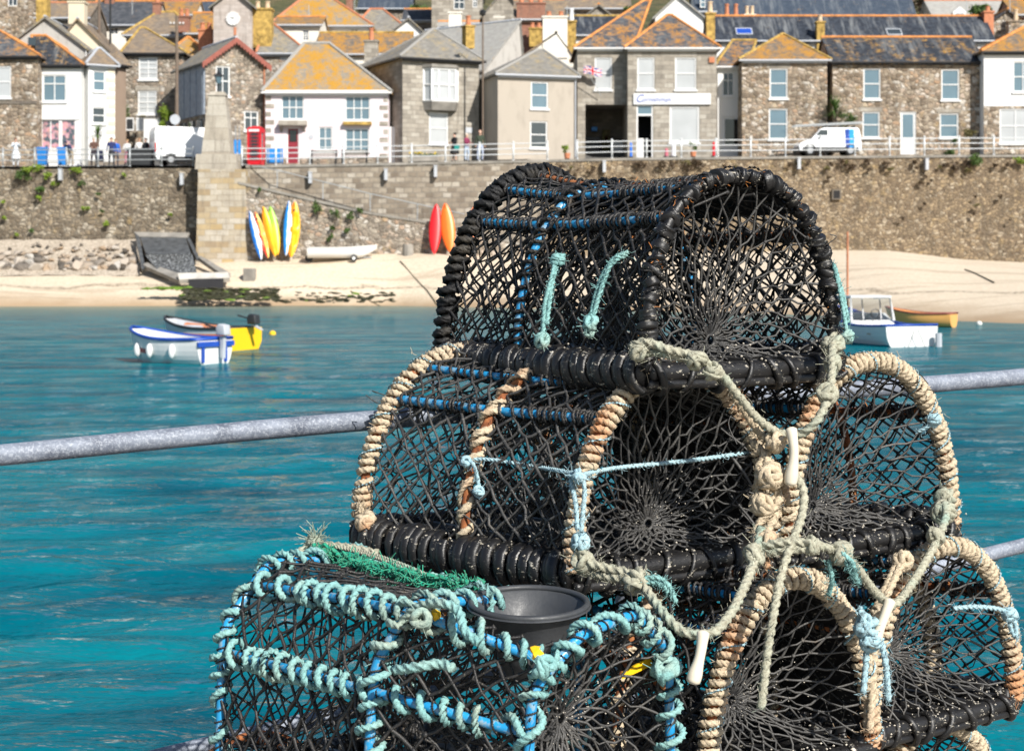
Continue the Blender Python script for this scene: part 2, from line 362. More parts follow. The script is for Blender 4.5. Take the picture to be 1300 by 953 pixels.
for px in cols:
    d0=EYE*F/(interp(px,WL)-HY); d1=DW+.3; z1=EYE+(HY-interp(px,WB))/F*d1
    for (u,h) in prof:
        d=d0+(d1-d0)*u; zz=z1*h if h>0 else h*1.0
        if 0<u<1: zz+=.12*math.sin(px*.021+u*9)*math.sin(px*.006+2)*min(1,u*4)
        V.append(((px-650)/F*d,d,zz))
nc=len(prof); i=np.arange(len(cols)*nc).reshape(len(cols),nc)
q=np.stack([i[:-1,:-1],i[1:,:-1],i[1:,1:],i[:-1,1:]],-1).reshape(-1,4); mb.add(V,q)
tag(mb.build('beach',M['sand'],smooth=True),kind='structure')
# --- harbour water, with real ripples
t=NT('harbour_water'); sp=t.new('ShaderNodeSeparateXYZ'); t.link(t.co('Object'),sp.inputs[0])
n=t.noise(.12,4,.6); n2=t.noise(.5,4,.6,vec=t.mapping(t.co(),(.5,1.3,1)))
deep=t.ramp(n2,[(.3,(.0,.054,.086)),(.5,(.0,.118,.158)),(.8,(.003,.185,.215))])
yy=t.math('ADD',sp.outputs[1],t.math('MULTIPLY',t.math('SUBTRACT',n,.5),14))
yy=t.math('ADD',yy,t.math('MULTIPLY',t.math('MAXIMUM',sp.outputs[0],0.),.85))
sh=t.ramp(t.math('DIVIDE',yy,100.),[(.74,0.),(.87,.35),(.95,.95)])
col=t.mix(sh,deep,(.20,.24,.19))
rip=t.math('ADD',t.noise(2.6,4,.62,vec=t.mapping(t.co(),(.38,1.,1))),t.math('MULTIPLY',t.noise(9,3,.65,vec=t.mapping(t.co(),(.4,1.,1))),.4))
M['water']=t.out(col,.05,0,t.bump(rip,.085,1.)); t.b.inputs['IOR'].default_value=1.33; t.b.inputs['Specular IOR Level'].default_value=.22
_b=t.b; _df=t.new('ShaderNodeBsdfDiffuse'); _gl=t.new('ShaderNodeBsdfGlossy'); _fr=t.new('ShaderNodeFresnel'); _mx=t.new('ShaderNodeMixShader')
t.link(col,_df.inputs['Color']); _gl.inputs['Roughness'].default_value=.05; _fr.inputs['IOR'].default_value=1.33
_n=[l.from_socket for l in t.t.links if l.to_socket==_b.inputs['Normal']][0]
for q_ in (_df,_gl,_fr): t.link(_n,q_.inputs['Normal'])
t.link(t.math('MULTIPLY',_fr.outputs[0],.62),_mx.inputs[0]); t.link(_df.outputs[0],_mx.inputs[1]); t.link(_gl.outputs[0],_mx.inputs[2]); t.link(_mx.outputs[0],t.t.nodes['Material Output'].inputs['Surface'])
rows=[]; y=2.2
while y<112: rows.append(y); y*=1.0078
rows=np.array([-30.,-10.,0.]+rows)
NX=340; base=np.linspace(-1,1,NX)
YY=np.repeat(rows[:,None],NX,1); XX=base[None,:]*(np.abs(rows)*.62+14)[:,None]
ZZ=np.zeros_like(XX); rs=np.random.default_rng(5)
for k in range(60):
    lam=10**rs.uniform(-.78,.36); th=rs.normal(math.pi/2+.12,.33); kx,ky=math.cos(th)*2*math.pi/lam,math.sin(th)*2*math.pi/lam
    res=np.clip(1.5-np.abs(YY)*.0078*4/lam,0,1)*(np.abs(XX[:,1:2]-XX[:,:1])*2.2<lam/max(abs(math.cos(th)),.12))
    ph=rs.uniform(0,6.28); mod=.5+.5*np.sin(XX*kx*.13+YY*ky*.11+ph*3)
    s_=np.sin(XX*kx+YY*ky+ph+.6*np.sin(XX*.35+YY*.2+k)); ZZ+=.0088*lam**.62*(s_+.25*s_*s_)*mod*res
mb=MB(); i=np.arange(ZZ.size).reshape(ZZ.shape); q=np.stack([i[:-1,:-1],i[:-1,1:],i[1:,1:],i[1:,:-1]],-1).reshape(-1,4)
mb.add(np.stack([XX,YY,ZZ],-1).reshape(-1,3),q)
tag(mb.build('harbour_water',M['water'],smooth=True),kind='structure')
mb=MB(); mb.add([(-90,-40,-3.7),(90,-40,-3.7),(90,112,-3.7),(-90,112,-3.7)],[(0,1,2,3)]); tag(mb.build('seabed',M['sand']),kind='structure')
# --- harbour wall in three stretches, coping
def wall_strip(name,label,px0,px1,mat,dface=DW,n=30,top=None,cope=None,batter=.5,yb=4.,rough=.0):
    r=empty(name,(0,0,0),0,label,'harbour wall'); mb=MB(); V=[]
    for i in range(n+1):
        px=px0+(px1-px0)*i/n; X=(px-650)/F*DW; zt=(wall_top(X) if top is None else top(px))
        for k in range(9):
            u=k/8; V.append((X+RNG.normal(0,rough),dface-batter*(1-u)+RNG.normal(0,rough),-1.0+(zt+1.0)*u))
        V.append((X,dface+.75,zt)); V.append((X,dface+.75,-1))
    i=np.arange((n+1)*11).reshape(n+1,11); q=np.stack([i[:-1,:-1],i[1:,:-1],i[1:,1:],i[:-1,1:]],-1).reshape(-1,4); mb.add(V,q)
    mb.add([V[k] for k in range(11)],[list(range(11))]); mb.add([V[n*11+k] for k in range(11)],[list(range(11))[::-1]])
    mb.build('masonry',mat,r,uv=True,smooth=False)
    if cope:
        mb=MB()
        for i in range(n):
            a=px0+(px1-px0)*i/n; b=px0+(px1-px0)*(i+1)/n; Xa=(a-650)/F*DW; Xb=(b-650)/F*DW-.012
            za=(wall_top(Xa) if top is None else top(a)); zb=(wall_top(Xb) if top is None else top(b))
            y0=dface-.07; y1=dface+.75
            mb.add([(Xa,y0,za),(Xb,y0,zb),(Xb,y1,zb),(Xa,y1,za),(Xa,y0,za+.16),(Xb,y0,zb+.16),(Xb,y1,zb+.16),(Xa,y1,za+.16)],[(0,3,2,1),(4,5,6,7),(0,1,5,4),(1,2,6,5),(2,3,7,6),(3,0,4,7)])
        mb.build('coping',cope,r,uv=True)
    return r
wall_strip('harbour_wall','rough rubble harbour wall with weeds left of the granite pillar',-1300,258,M['rubble'],n=70,rough=.05,cope=None)
wall_strip('harbour_wall','grey block harbour wall above the sloping slipway wall',312,690,M['quay_block'],n=20,cope=M['conc_dark'])
wall_strip('harbour_wall','long tan rubble harbour wall under the white railings on the right',690,2650,M['rubble_warm'],n=92,rough=.02,cope=M['conc_dark'])
rt=[(305,233),(470,272),(590,291),(660,312),(700,322)]
wall_strip('slipway_wall','sloping stone slipway wall behind the kayaks and white boat',308,690,M['granite'],dface=106.3,n=16,top=lambda px:EYE+(HY-interp(px,rt))/F*106.3,cope=M['conc_dark'],batter=.2)
# buttress + obelisk pillar
def tapered(name,mat,parent,cx,cy,z0,z1,w0,w1,d0,d1,n=1):
    mb=MB(); V=[]
    for z,w,d in ((z0,w0,d0),(z1,w1,d1)):
        V+=[(cx-w/2,cy-d/2,z),(cx+w/2,cy-d/2,z),(cx+w/2,cy+d/2,z),(cx-w/2,cy+d/2,z)]
    mb.add(V,[(0,3,2,1),(4,5,6,7),(0,1,5,4),(1,2,6,5),(2,3,7,6),(3,0,4,7)]); return mb.build(name,mat,parent,uv=True)
r=empty('stone_buttress',(0,0,0),0,'ochre block buttress projecting from the wall under the pillar','buttress')
a=P(251,215,106.4); b=P(313,215,106.4); cx=(a[0]+b[0])/2; zt=a[2]
tapered('masonry',M['ochre_block'],r,cx,107.4,-1,zt,b[0]-a[0]+.3,b[0]-a[0]-.1,2.6,2.2)
r=empty('granite_pillar',(0,0,0),0,'tall tapering granite pillar topped by a black lantern','pillar')
pc=P(277,200,107.2)[0]
tapered('plinth',M['pillar_stone'],r,pc,107.3,zt+.002,zt+.95,2.6,2.5,1.9,1.8)
tapered('shaft',M['pillar_stone'],r,pc-.02,107.3,zt+.952,EYE+(HY-122)/F*107.2,1.85,1.02,1.5,.9)
tapered('capstone',M['pillar_stone'],r,pc-.02,107.3,EYE+(HY-122)/F*107.2,EYE+(HY-117)/F*107.2,1.2,.8,1.05,.7)
z0=EYE+(HY-117)/F*107.2; r2=empty('lantern',(0,0,0),0,'black lantern standing on top of the granite pillar','lantern')
mb=MB(); mb.tube([(pc,107.3,z0),(pc,107.3,z0+.55)],.04,8); mb.tube([(pc-.25,107.3,z0+.45),(pc+.25,107.3,z0+.45)],.02,6); mb.build('stem',M['black_iron'],r2)
mb=MB(); mb.tube([(pc,107.3,z0+.55),(pc,107.3,z0+.98)],[.13,.26],6,caps=True); mb.build('lamp_glass',M['glass_blue'],r2)
mb=MB(); mb.tube([(pc,107.3,z0+.98),(pc,107.3,z0+1.06),(pc,107.3,z0+1.22),(pc,107.3,z0+1.4)],[.32,.28,.10,.03],6,caps=True); mb.build('cap',M['black_iron'],r2)
# --- promenade railings
def railing(label,px0,px1,step,mat,rails=(.45,.80,1.12)):
    X0=(px0-650)/F*DW; X1=(px1-650)/F*DW; n=max(1,round((X1-X0)/(step/F*DW)))
    r=empty('seafront_railing',(X0,DW+.35,wall_top(X0)),0,label,'railing'); ox,oy,oz=X0,DW+.35,wall_top(X0)
    post=None
    for i in range(n+1):
        X=X0+(X1-X0)*i/n; z=wall_top(X)+.15
        if post is None:
            mb=MB(); mb.tube([(0,0,0),(0,0,1.14)],.055,8,caps=True); mb.tube([(0,0,1.14),(0,0,1.2),(0,0,1.25)],[.075,.08,.03],8,caps=True); mb.tube([(0,0,0),(0,0,.06)],.09,8,caps=True)
            post=mb.build('post',mat,r,smooth=True,loc=(X-ox,0,z-oz))
        else:
            c=post.copy(); C.objects.link(c); c.parent=r; c.location=(X-ox,0,z-oz)
    for h in rails:
        mb=MB(); mb.tube([(X0+(X1-X0)*i/n-ox,0,wall_top(X0+(X1-X0)*i/n)+.15+h-oz-.03) for i in range(n+1)],.032,6); mb.build('rail',mat,r,smooth=True)
railing('grey tubular railing above the rubble wall left of the pillar',-160,244,39.5,M['galv_thin'])
railing('white railing on the promenade between the pillar and the alley',306,695,43.5,M['white_metal'])
railing('long white railing in front of the shop and the right-hand cottages',733,1750,45,M['white_metal'])
mb=MB(); mb.tube([P(306,208,108.2),P(352,216,107),P(470,246,106.8),P(590,272,106.8)],.03,6)
for px,y0 in ((352,216),(410,231),(470,246),(530,259)): mb.tube([P(px,y0,107),P(px,y0+22,106.9)],.03,6)
tag(mb.build('slipway_handrail',M['galv_thin']),'thin galvanised handrail running down above the slipway wall','handrail')
# --- little drain pipes / brackets on the wall face
for px,py in ((490,222),(553,218),(767,212),(1014,208),(1176,209),(77,222),(231,228),(394,226)):
    mb=MB(); p=P(px,py,107.75); mb.box((p[0]-.10,p[1]-.25,p[2]-.35),(p[0]+.10,p[1]+.2,p[2]+.35)); mb.box((p[0]-.13,p[1]-.28,p[2]+.33),(p[0]+.13,p[1]+.2,p[2]+.39))
    lab={490:'small grey bracket box on the wall above the white beached boat',553:'small pale bracket box on the wall above the red kayak',767:'small pale bracket box on the wall below the passage',1014:'small pale bracket box on the wall below the parked van',1176:'small pale bracket box on the wall right of the van',77:'small blue-grey bracket box on the rubble wall under the bins',231:'small blue-grey bracket box on the rubble wall beside the pillar',394:'small grey bracket box on the wall below the pink cottage'}[px]
    tag(mb.build('wall_bracket',M['lead'],bevel=.02),lab,'bracket')
# ================================================================= HOUSES
class House:
    def __init__(s,label,xl,dl,xr,dr,ye,wall,D=6.,cat='house',name='house',zb=None,ax=None):
        A=np.array([(xl-650)/F*dl,dl]); B=np.array([(xr-650)/F*dr,dr]); s.A=A; s.B=B; s.W=np.linalg.norm(B-A); s.yaw=math.atan2(B[1]-A[1],B[0]-A[0]); s.D=D
        s.u=(B-A)/s.W; s.nv=np.array([-s.u[1],s.u[0]])
        s.zb=(ground((A[0]+B[0])/2,min(dl,dr))-.4) if zb is None else zb
        s.r=empty(name,(A[0],A[1],s.zb),s.yaw,label,cat); s.wall=wall; s.holes=[]; s.items=[]
        s.ze=s.loc((xl+xr)/2,ye)[1]; s.gf=None; s.gx=None; s.roofo=None
    def loc(s,px,py,off=0.):
        # local x and height where this line of sight meets the plane 'off' metres behind the facade
        A=s.A+s.nv*off; k=(px-650)/F
        # A.x + t u.x = k (A.y + t u.y)
        t=(k*A[1]-A[0])/(s.u[0]-k*s.u[1]); d=A[1]+t*s.u[1]
        return t,EYE+(HY-py)/F*d-s.zb
    def rect(s,x0,y0,x1,y1,off=0.):
        a,zt=s.loc(x0,y0,off); b,zt2=s.loc(x1,y0,off); _,z0=s.loc((x0+x1)/2,y1,off); _,z1=s.loc((x0+x1)/2,y0,off); return a,z0,b,z1
    def window(s,x0,y0,x1,y1,style='s',g='glass',sill='white_paint',fw=.09,label=None,frame='white_paint',lintel=None):
        a,z0,b,z1=s.rect(x0,y0,x1,y1); a=max(a,.06); b=min(b,s.W-.06); s.holes.append((a,z0,b,z1)); mb=MB()
        y0_,y1_=.05,.12
        for q in ((a,z0,a+fw,z1),(b-fw,z0,b,z1),(a+fw,z0,b-fw,z0+fw),(a+fw,z1-fw,b-fw,z1)): mb.box((q[0],y0_,q[1]),(q[2],y1_,q[3]))
        ia,ib,i0,i1=a+fw,b-fw,z0+fw,z1-fw; w=ib-ia; h=i1-i0; e=.03
        def V(x): mb.box((x-e,y0_+.01,i0),(x+e,y1_-.01,i1))
        def H(z,x0=None,x1=None,ee=.035): mb.box((ia if x0 is None else x0,y0_+.005,z-ee),(ib if x1 is None else x1,y1_-.005,z+ee))
        if 's' in style: H(i0+h*.5)
        if '2' in style: V(ia+w*.5)
        if '3' in style: V(ia+w/3); V(ia+2*w/3)
        if 't' in style: H(i0+h*.68)
        if 'g' in style: H(i0+h*.25,ee=.02); H(i0+h*.75,ee=.02)
        f=mb.build('window',M[frame],s.r)
        if label: f['label']=label
        mb=MB(); mb.add([(a+.02,.10,z0+.02),(b-.02,.10,z0+.02),(b-.02,.10,z1-.02),(a+.02,.10,z1-.02)],[(0,1,2,3)]); mb.build('pane',M[g],f)
        if sill:
            mb=MB(); mb.box((a-.08,-.10,z0-.13),(b+.08,.045,z0-.002)); mb.build('sill',M[sill],f)
        if lintel:
            mb=MB(); mb.box((a-.18,-.012,z1+.01),(b+.18,.03,z1+.30)); mb.build('lintel',M[lintel],f,uv=True)
    def door(s,x0,y0,x1,y1,mat='white_paint',g='glass',glassfrac=.4,frame='white_paint',panel=True,name='door',trans=False):
        a,z0,b,z1=s.rect(x0,y0,x1,y1); z0=min(z0,.45); s.holes.append((a,z0,b,z1)); mb=MB(); fw=.08
        for q in ((a,z0,a+fw,z1),(b-fw,z0,b,z1),(a+fw,z1-fw,b-fw,z1)): mb.box((q[0],.04,q[1]),(q[2],.13,q[3]))
        mb.build('door_frame',M[frame],s.r)
        mb=MB(); mb.box((a+fw,.08,z0),(b-fw,.12,z1-fw-.003)); h=z1-z0
        if panel:
            for (u0,u1) in ((.06,.27),(.31,.52)): mb.box((a+fw+.12,.065,z0+h*u0),(b-fw-.12,.079,z0+h*u1))
        dd=mb.build(name,M[mat],s.r)
        mb=MB(); k=1-glassfrac; mb.box((a+fw+.1,.06,z0+h*(k+.02)),(b-fw-.1,.079,z1-fw-.1)); mb.build('pane',M[g],dd)
        mb=MB(); mb.blob((b-fw-.09,.04,z0+h*.47),.035,1,0); mb.build('handle',M['alloy'],dd)
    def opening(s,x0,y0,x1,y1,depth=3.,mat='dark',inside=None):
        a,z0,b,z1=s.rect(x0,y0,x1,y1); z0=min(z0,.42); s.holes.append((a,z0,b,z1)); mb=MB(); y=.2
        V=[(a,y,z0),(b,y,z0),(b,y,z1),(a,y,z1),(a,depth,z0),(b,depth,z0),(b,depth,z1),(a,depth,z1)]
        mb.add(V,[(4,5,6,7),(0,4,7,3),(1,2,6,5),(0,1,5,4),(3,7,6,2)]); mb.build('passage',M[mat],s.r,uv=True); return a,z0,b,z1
    def band(s,name,x0,y0,x1,y1,mat,out=.06,uv=True,inn=.0,bevel=0):
        a,z0,b,z1=s.rect(x0,y0,x1,y1); mb=MB(); mb.box((a,-out,z0),(b,inn-.003,z1)); return mb.build(name,M[mat],s.r,uv=uv,bevel=bevel)
    def walls(s,lower=None,lower_y=None):
        mb=MB(); W,D,ze=s.W,s.D,s.ze; H=s.holes; xs=sorted({0.,W}|{h[0] for h in H}|{h[2] for h in H}); zs=sorted({0.,ze}|{h[1] for h in H}|{h[3] for h in H}|({s.loc((650),lower_y)[1]} if lower_y and False else set()))
        xs=[x for x in xs if -1e-6<=x<=W+1e-6]; zs=[z for z in zs if -1e-6<=z<=ze+1e-6]
        zl=None
        if lower: zl=s.loc(650+F*(s.A[0]+s.B[0])/2/((s.A[1]+s.B[1])/2),lower_y)[1]; zs=sorted(set(zs)|{zl})
        for i in range(len(xs)-1):
            for j in range(len(zs)-1):
                a,b,c,d=xs[i],xs[i+1],zs[j],zs[j+1]; mx,mz=(a+b)/2,(c+d)/2
                if any(h[0]<mx<h[2] and h[1]<mz<h[3] for h in H): continue
                mb.add([(a,0,c),(b,0,c),(b,0,d),(a,0,d)],[(0,1,2,3)],1 if (zl and mz<zl) else 0)
        for (a,c,b,d) in H:
            t=.2; mb.add([(a,0,c),(b,0,c),(b,0,d),(a,0,d),(a,t,c),(b,t,c),(b,t,d),(a,t,d)],[(0,4,5,1),(1,5,6,2),(2,6,7,3),(3,7,4,0)],0)
        mb.add([(W,0,0),(W,D,0),(W,D,ze),(W,0,ze),(0,0,0),(0,D,0),(0,D,ze),(0,0,ze)],[(0,1,2,3),(5,4,7,6),(1,5,6,2)],0)
        if s.gf: x,zr=s.gf; mb.add([(0,0,ze),(W,0,ze),(x,0,zr),(0,D,ze),(W,D,ze),(x,D,zr)],[(0,1,2),(4,3,5)],0)
        if s.gx: zr=s.gx; mb.add([(0,0,ze),(0,D,ze),(0,D/2,zr),(W,0,ze),(W,D,ze),(W,D/2,zr)],[(1,0,2),(3,4,5)],0)
        return mb.build('wall',[M[s.wall]]+([M[lower]] if lower else [M[s.wall]]),s.r,uv=True)
    def roof(s,kind,ax0,ay,ax1=None,mat='slate',ridge='ridge',o=.25,t=.14,gutter='lead',hipr=True,rr=.09):
        W,D,ze=s.W,s.D,s.ze; mb=MB(); ax1=ax0 if ax1 is None else ax1
        if kind=='gy':
            x,zr=s.loc(ax0,ay,0); s.gf=(x,zr-.05); k0=(zr-ze)/max(x,.1); k1=(zr-ze)/max(W-x,.1)
            pts=[(-o,-o,ze-o*k0),(W+o,-o,ze-o*k1),(W+o,D+o,ze-o*k1),(-o,D+o,ze-o*k0),(x,-o,zr),(x,D+o,zr)]
            mb.shell([(p[0],p[1],p[2]+t) for p in pts],[(0,4,5,3),(4,1,2,5)],t); rl=[((x,-o,zr),(x,D+o,zr))]
        else:
            x0,zr=s.loc(ax0,ay,D/2); x1,_=s.loc(ax1,ay,D/2)
            kf=(zr-ze)/(D/2)
            if kind=='gx': x0,x1=-o*.5,W+o*.5; s.gx=zr-.05; E=[(x0,-o,ze-o*kf),(x1,-o,ze-o*kf),(x1,D+o,ze-o*kf),(x0,D+o,ze-o*kf)]
            else:
                e=ze-.05; E=[(-o,-o,e),(W+o,-o,e),(W+o,D+o,e),(-o,D+o,e)]
            pts=E+[(x0,D/2,zr),(x1,D/2,zr)]
            fs=[(0,1,5,4),(2,3,4,5)] if abs(x1-x0)>.05 else [(0,1,4),(2,3,4)]
            if kind=='hip': fs+=[(1,2,5 if abs(x1-x0)>.05 else 4),(3,0,4)]
            mb.shell([(p[0],p[1],p[2]+t) for p in pts],fs,t)
            rl=[(pts[4],pts[5])] if abs(x1-x0)>.05 else []
            if kind=='hip' and hipr: rl+=[(pts[0],pts[4]),(pts[1],pts[5]),(pts[2],pts[5]),(pts[3],pts[4])]
        ro=mb.build('roof',M[mat],s.r,uv=True); s.roofo=ro
        if ridge and rl:
            mb=MB()
            for a,b in rl:
                a=np.array(a)+(0,0,t+.01); b=np.array(b)+(0,0,t+.01); L=np.linalg.norm(b-a); n=max(2,int(L/.4))
                q=np.linspace(0,1,n*2+1)[:,None]; mb.tube(a+(b-a)*q,np.where(np.arange(n*2+1)%2,rr,rr*1.18),6,caps=True)
            mb.build('ridge_tiles',M[ridge],ro)
        if gutter and kind!='gy':
            mb=MB(); mb.tube([(-o,-o-.06,ze+.0),(W+o,-o-.06,ze+.0)],.075,8,caps=True); mb.box((0,-o+.02,ze-.16),(W,-.003,ze-.02)); mb.build('gutter',M[gutter],s.r)
    def chimney(s,x0,y0,x1,y1,mat='brick',pots=1,off=None,pot='terracotta',ph=.55,dep=.7,label=None):
        off=s.D/2 if off is None else off; a,z0,b,z1=s.rect(x0,y0,x1,y1,off); mb=MB()
        mb.box((a,off-dep/2,z0),(b,off+dep/2,z1-.12)); mb.box((a-.07,off-dep/2-.07,z1-.12),(b+.07,off+dep/2+.07,z1))
        c=mb.build('chimney',M[mat],s.roofo or s.r,uv=True)
        if s.roofo: pass
        if label: c['label']=label
        for i in range(pots):
            x=a+(b-a)*(i+.5)/pots; rr_=min(.17,(b-a)/pots*.36); mb=MB(); mb.tube([(x,off,z1),(x,off,z1+ph*.85),(x,off,z1+ph*.86),(x,off,z1+ph)],[rr_*1.15,rr_*.85,rr_*1.1,rr_*1.1],10,caps=True)
            mb.build('chimney_pot',M[pot],s.r,smooth=False)
    def drain(s,px,y0,y1,mat='black_iron'):
        a,z0,_,z1=s.rect(px,y0,px+1,y1); mb=MB(); mb.tube([(a,-.08,z0),(a,-.08,z1)],.05,6); mb.build('drainpipe',M[mat],s.r)
# ---- front row -------------------------------------------------
h=House('stone cottage with black eaves cut off by the left edge',-45,115,48,115,73,'granite_warm'); h.window(-14,84,14,124,'s','glass_curtain')
h.roof('hip',-12,42,0,'slate_lichen',gutter='black_gutter'); h.window(-40,150,-20,195,'s'); h.band('stringcourse',-44,128,47,132,'granite_dark'); h.walls()
h=House('narrow white shop house with dark shopfront window beside the left stone cottage',49,116,103,116,84,'white',D=5)
h.window(54,95,84,129,'2t','glass_blue'); h.window(52,152,76,190,'2','shopwin'); h.window(77,152,96,190,'p','shopwin')
h.roof('hip',40,48,58,'slate_dark_lichen',gutter='black_gutter'); h.band('fascia',49,148,102,152,'white_paint'); h.band('stall_riser',52,192,96,206,'white_paint'); h.walls()
a,z0,b,z1=h.rect(36,48,46,58,1.); mb=MB(); mb.box((a,.9,z0),(b,1.1,z1)); mb.build('skylight',M['glass'],h.r)
h=House('rough grey gable-ended house with a stone chimney behind the white shop house',8,119.5,109,119.5,62,'rough_render',D=6)
h.roof('gy',58,24,None,'slate_grey','lead'); h.chimney(48,-14,62,45,'lichen_stone',1,.5,'terracotta',dep=.9); h.walls(); h.drain(109.5,60,200,'white_paint')
h=House('cream rendered gable house with a square cream chimney',52,122.5,158,122.5,84,'cream',D=6)
h.roof('gy',99,26,None,'slate_brown','lead'); h.chimney(89,3,109,32,'cream',0,.6,dep=1.); h.walls()
h=House('small white fronted house with stone quoins down its right corner',112,116.4,146,117.4,84,'white',D=5)
h.window(118,90,134,116,'s','glass_blue'); h.window(117,136,134,157,'s','glass')
h.roof('hip',124,64,128,'slate_brown','lead')
for k in range(9): h.band('quoin',137-(k%2)*2.5,88+k*11,145.5,88+k*11+5.5,'cream',out=.03)
h.walls(lower='granite_dark',lower_y=205)
h=House('brown stone side wing of the quoined white house',146,117.6,160,118.6,84,'brown_render',D=4); h.roof('hip',150,66,152,'slate_brown',None,gutter='black_gutter'); h.walls()
h=House('stone villa with two white windows under a brown pyramid roof',158,121,233,121,69,'granite',D=8)
h.window(176,73,200,101,'sg2','glass_curtain',lintel='granite_grey'); h.window(175,115,199,145,'sg2','glass_curtain',lintel='granite_grey')
h.roof('hip',178,38,184,'slate_brown','lichen_stone',gutter='black_gutter'); h.walls()
# clock tower house (turned a little so its clad side shows)
h=House('tall stone hall with red bargeboards and blue-grey clad side behind the pillar',261,113.2,336,115.2,80,'granite',D=6.2,name='hall',cat='hall')
h.window(274,84,292,122,'s2','glass'); h.window(310,141,328,166,'2t','glass'); h.roof('gy',298,51,None,'slate_grey','lead',o=.35)
zr=h.gf[1]; x=h.gf[0]; mb=MB()
for (xa,xb) in ((-.35,x),(h.W+.35,x)):
    k=(zr-h.ze)/abs(x-(0 if xa<x else h.W)); za=h.ze-.35*k
    for i in range(12):
        u0,u1=i/12,(i+1)/12; p=lambda u:(xa+(xb-xa)*u,za+(zr+.05-za)*u)
        (q0,w0),(q1,w1)=p(u0),p(u1); mb.add([(q0,-.40,w0-.16),(q1,-.40,w1-.16),((q0+q1)/2,-.40,(w0+w1)/2-.34),(q0,-.40,w0+.14),(q1,-.40,w1+.14),(q0,-.36,w0-.16),(q1,-.36,w1-.16),((q0+q1)/2,-.36,(w0+w1)/2-.34),(q0,-.36,w0+.14),(q1,-.36,w1+.14)],[(0,1,4,3),(0,2,1),(5,8,9,6),(5,6,7),(3,4,9,8)])
mb.build('bargeboard',M['bargeboard'],h.r)
mb=MB(); z0,z1=h.loc(261,145)[1],h.loc(261,82)[1]
mb.box((-.10,.1,z0),(-.004,h.D-.2,z1))
for k in range(5): mb.box((-.14,.3+k*1.3,z0),(-.102,.42+k*1.3,z1))
mb.build('cladding',M['clad'],h.r)
mb=MB()
for k in range(3): mb.box((-.13,.6+k*1.7,z0-2.2),(-.004,1.5+k*1.7,z0-.3))
mb.build('side_window',M['glass'],h.r); h.walls(); h.drain(335,84,200,'terracotta')
h=House('pink granite clock tower with a white dial',271,121,320,121,8,'tower_stone',D=4,name='clock_tower',cat='clock tower',zb=12)
h.roof('gy',296,-12,None,'slate_grey','bargeboard',o=.3)
a,z0=h.loc(296,24); mb=MB(); mb.tube([(a,-.10,z0),(a,-.004,z0)],.49,28,caps=True); dial=mb.build('clock_dial',M['white_paint'],h.r)
for k in range(12):
    mb=MB(); th=k*math.pi/6; c=np.array([math.sin(th),0,math.cos(th)]); mb.tube([np.array([a,-.115,z0])+c*.36,np.array([a,-.115,z0])+c*.44],.016,4); mb.build('hour_mark',M['black_iron'],dial)
for th,l in ((math.radians(300),.24),(math.radians(30),.34)):
    mb=MB(); c=np.array([math.sin(th),0,math.cos(th)]); mb.tube([np.array([a,-.12,z0])-c*.05,np.array([a,-.12,z0])+c*l],.018,4); mb.build('clock_hand',M['black_iron'],dial)
h.band('orange_vent',297,35,300,45,'terracotta',.05); h.chimney(321,12,346,62,'lichen_stone',2,1.,'clay_pale',dep=1.2); h.walls()
# pink cottage
h=House('pale pink cottage under a big yellow lichen roof with a burgundy door',337,114.4,493,114.4,118.5,'pink',D=7,cat='cottage',name='cottage')
h.window(357,121,386,152,'s3','glass_blue'); h.window(438,122,470,153,'s3','glass_blue'); h.window(404,161,422,191,'s2','glass_blue'); h.window(438,163,469,192,'s3','glass_blue')
h.door(364,162,380,206,'burgundy','glass_black',.42); h.roof('hip',386,58,418,'slate_yellow','slate_pale',gutter='white_paint',rr=.12)
h.band('door_canopy',355,154,390,160,'granite_grey',.55); h.band('window_ledge',436,155,472,159,'lichen_stone',.35)
for px in (357,386):
    mb=MB()
    a,z0=h.loc(px,168); mb.prism([(-.45,h.loc(px,160)[1]),(-.004,h.loc(px,160)[1]),(-.004,z0)],'x',a-.09,a+.09)
    mb.build('bracket',M['granite_grey'],h.r,uv=True)
for k in range(8):
    h.band('quoin',337.5,122+k*10.2,344+(k%2)*4,127.5+k*10.2,'granite_grey',out=.025); h.band('quoin',487-(k%2)*5,124+k*10.2,492.5,129.5+k*10.2,'granite_grey',out=.025)
a,z0=h.loc(395,174); mb=MB(); mb.tube([(a,-.03,z0),(a,-.004,z0)],.16,16,caps=True); mb.build('round_plaque',M['lead'],h.r); h.walls(lower='granite',lower_y=200)
h.band('eaves_board',337,115,493,118.5,'white_paint',.24)
# white gate + stone chimney between
h=House('white boarded yard gate between the pink cottage and the bay window house',493,115.5,512,115.5,161,'white_paint',D=.15,name='yard_gate',cat='gate'); h.walls()
mb=MB()
for k in range(7): mb.box((.08+k*.14,-.02,.1),(.19+k*.14,-.004,h.ze-.1))
mb.build('boards',M['white_paint'],h.r)
h=House('low stone outhouse with a tall chimney behind the pink cottage roof',455,122,500,122,100,'granite_dark',D=4); h.roof('gx',470,84,None,'slate_brown',None)
h.chimney(463,52,480,108,'granite_grey',1,.4,'terracotta',.9,dep=.9); h.walls()
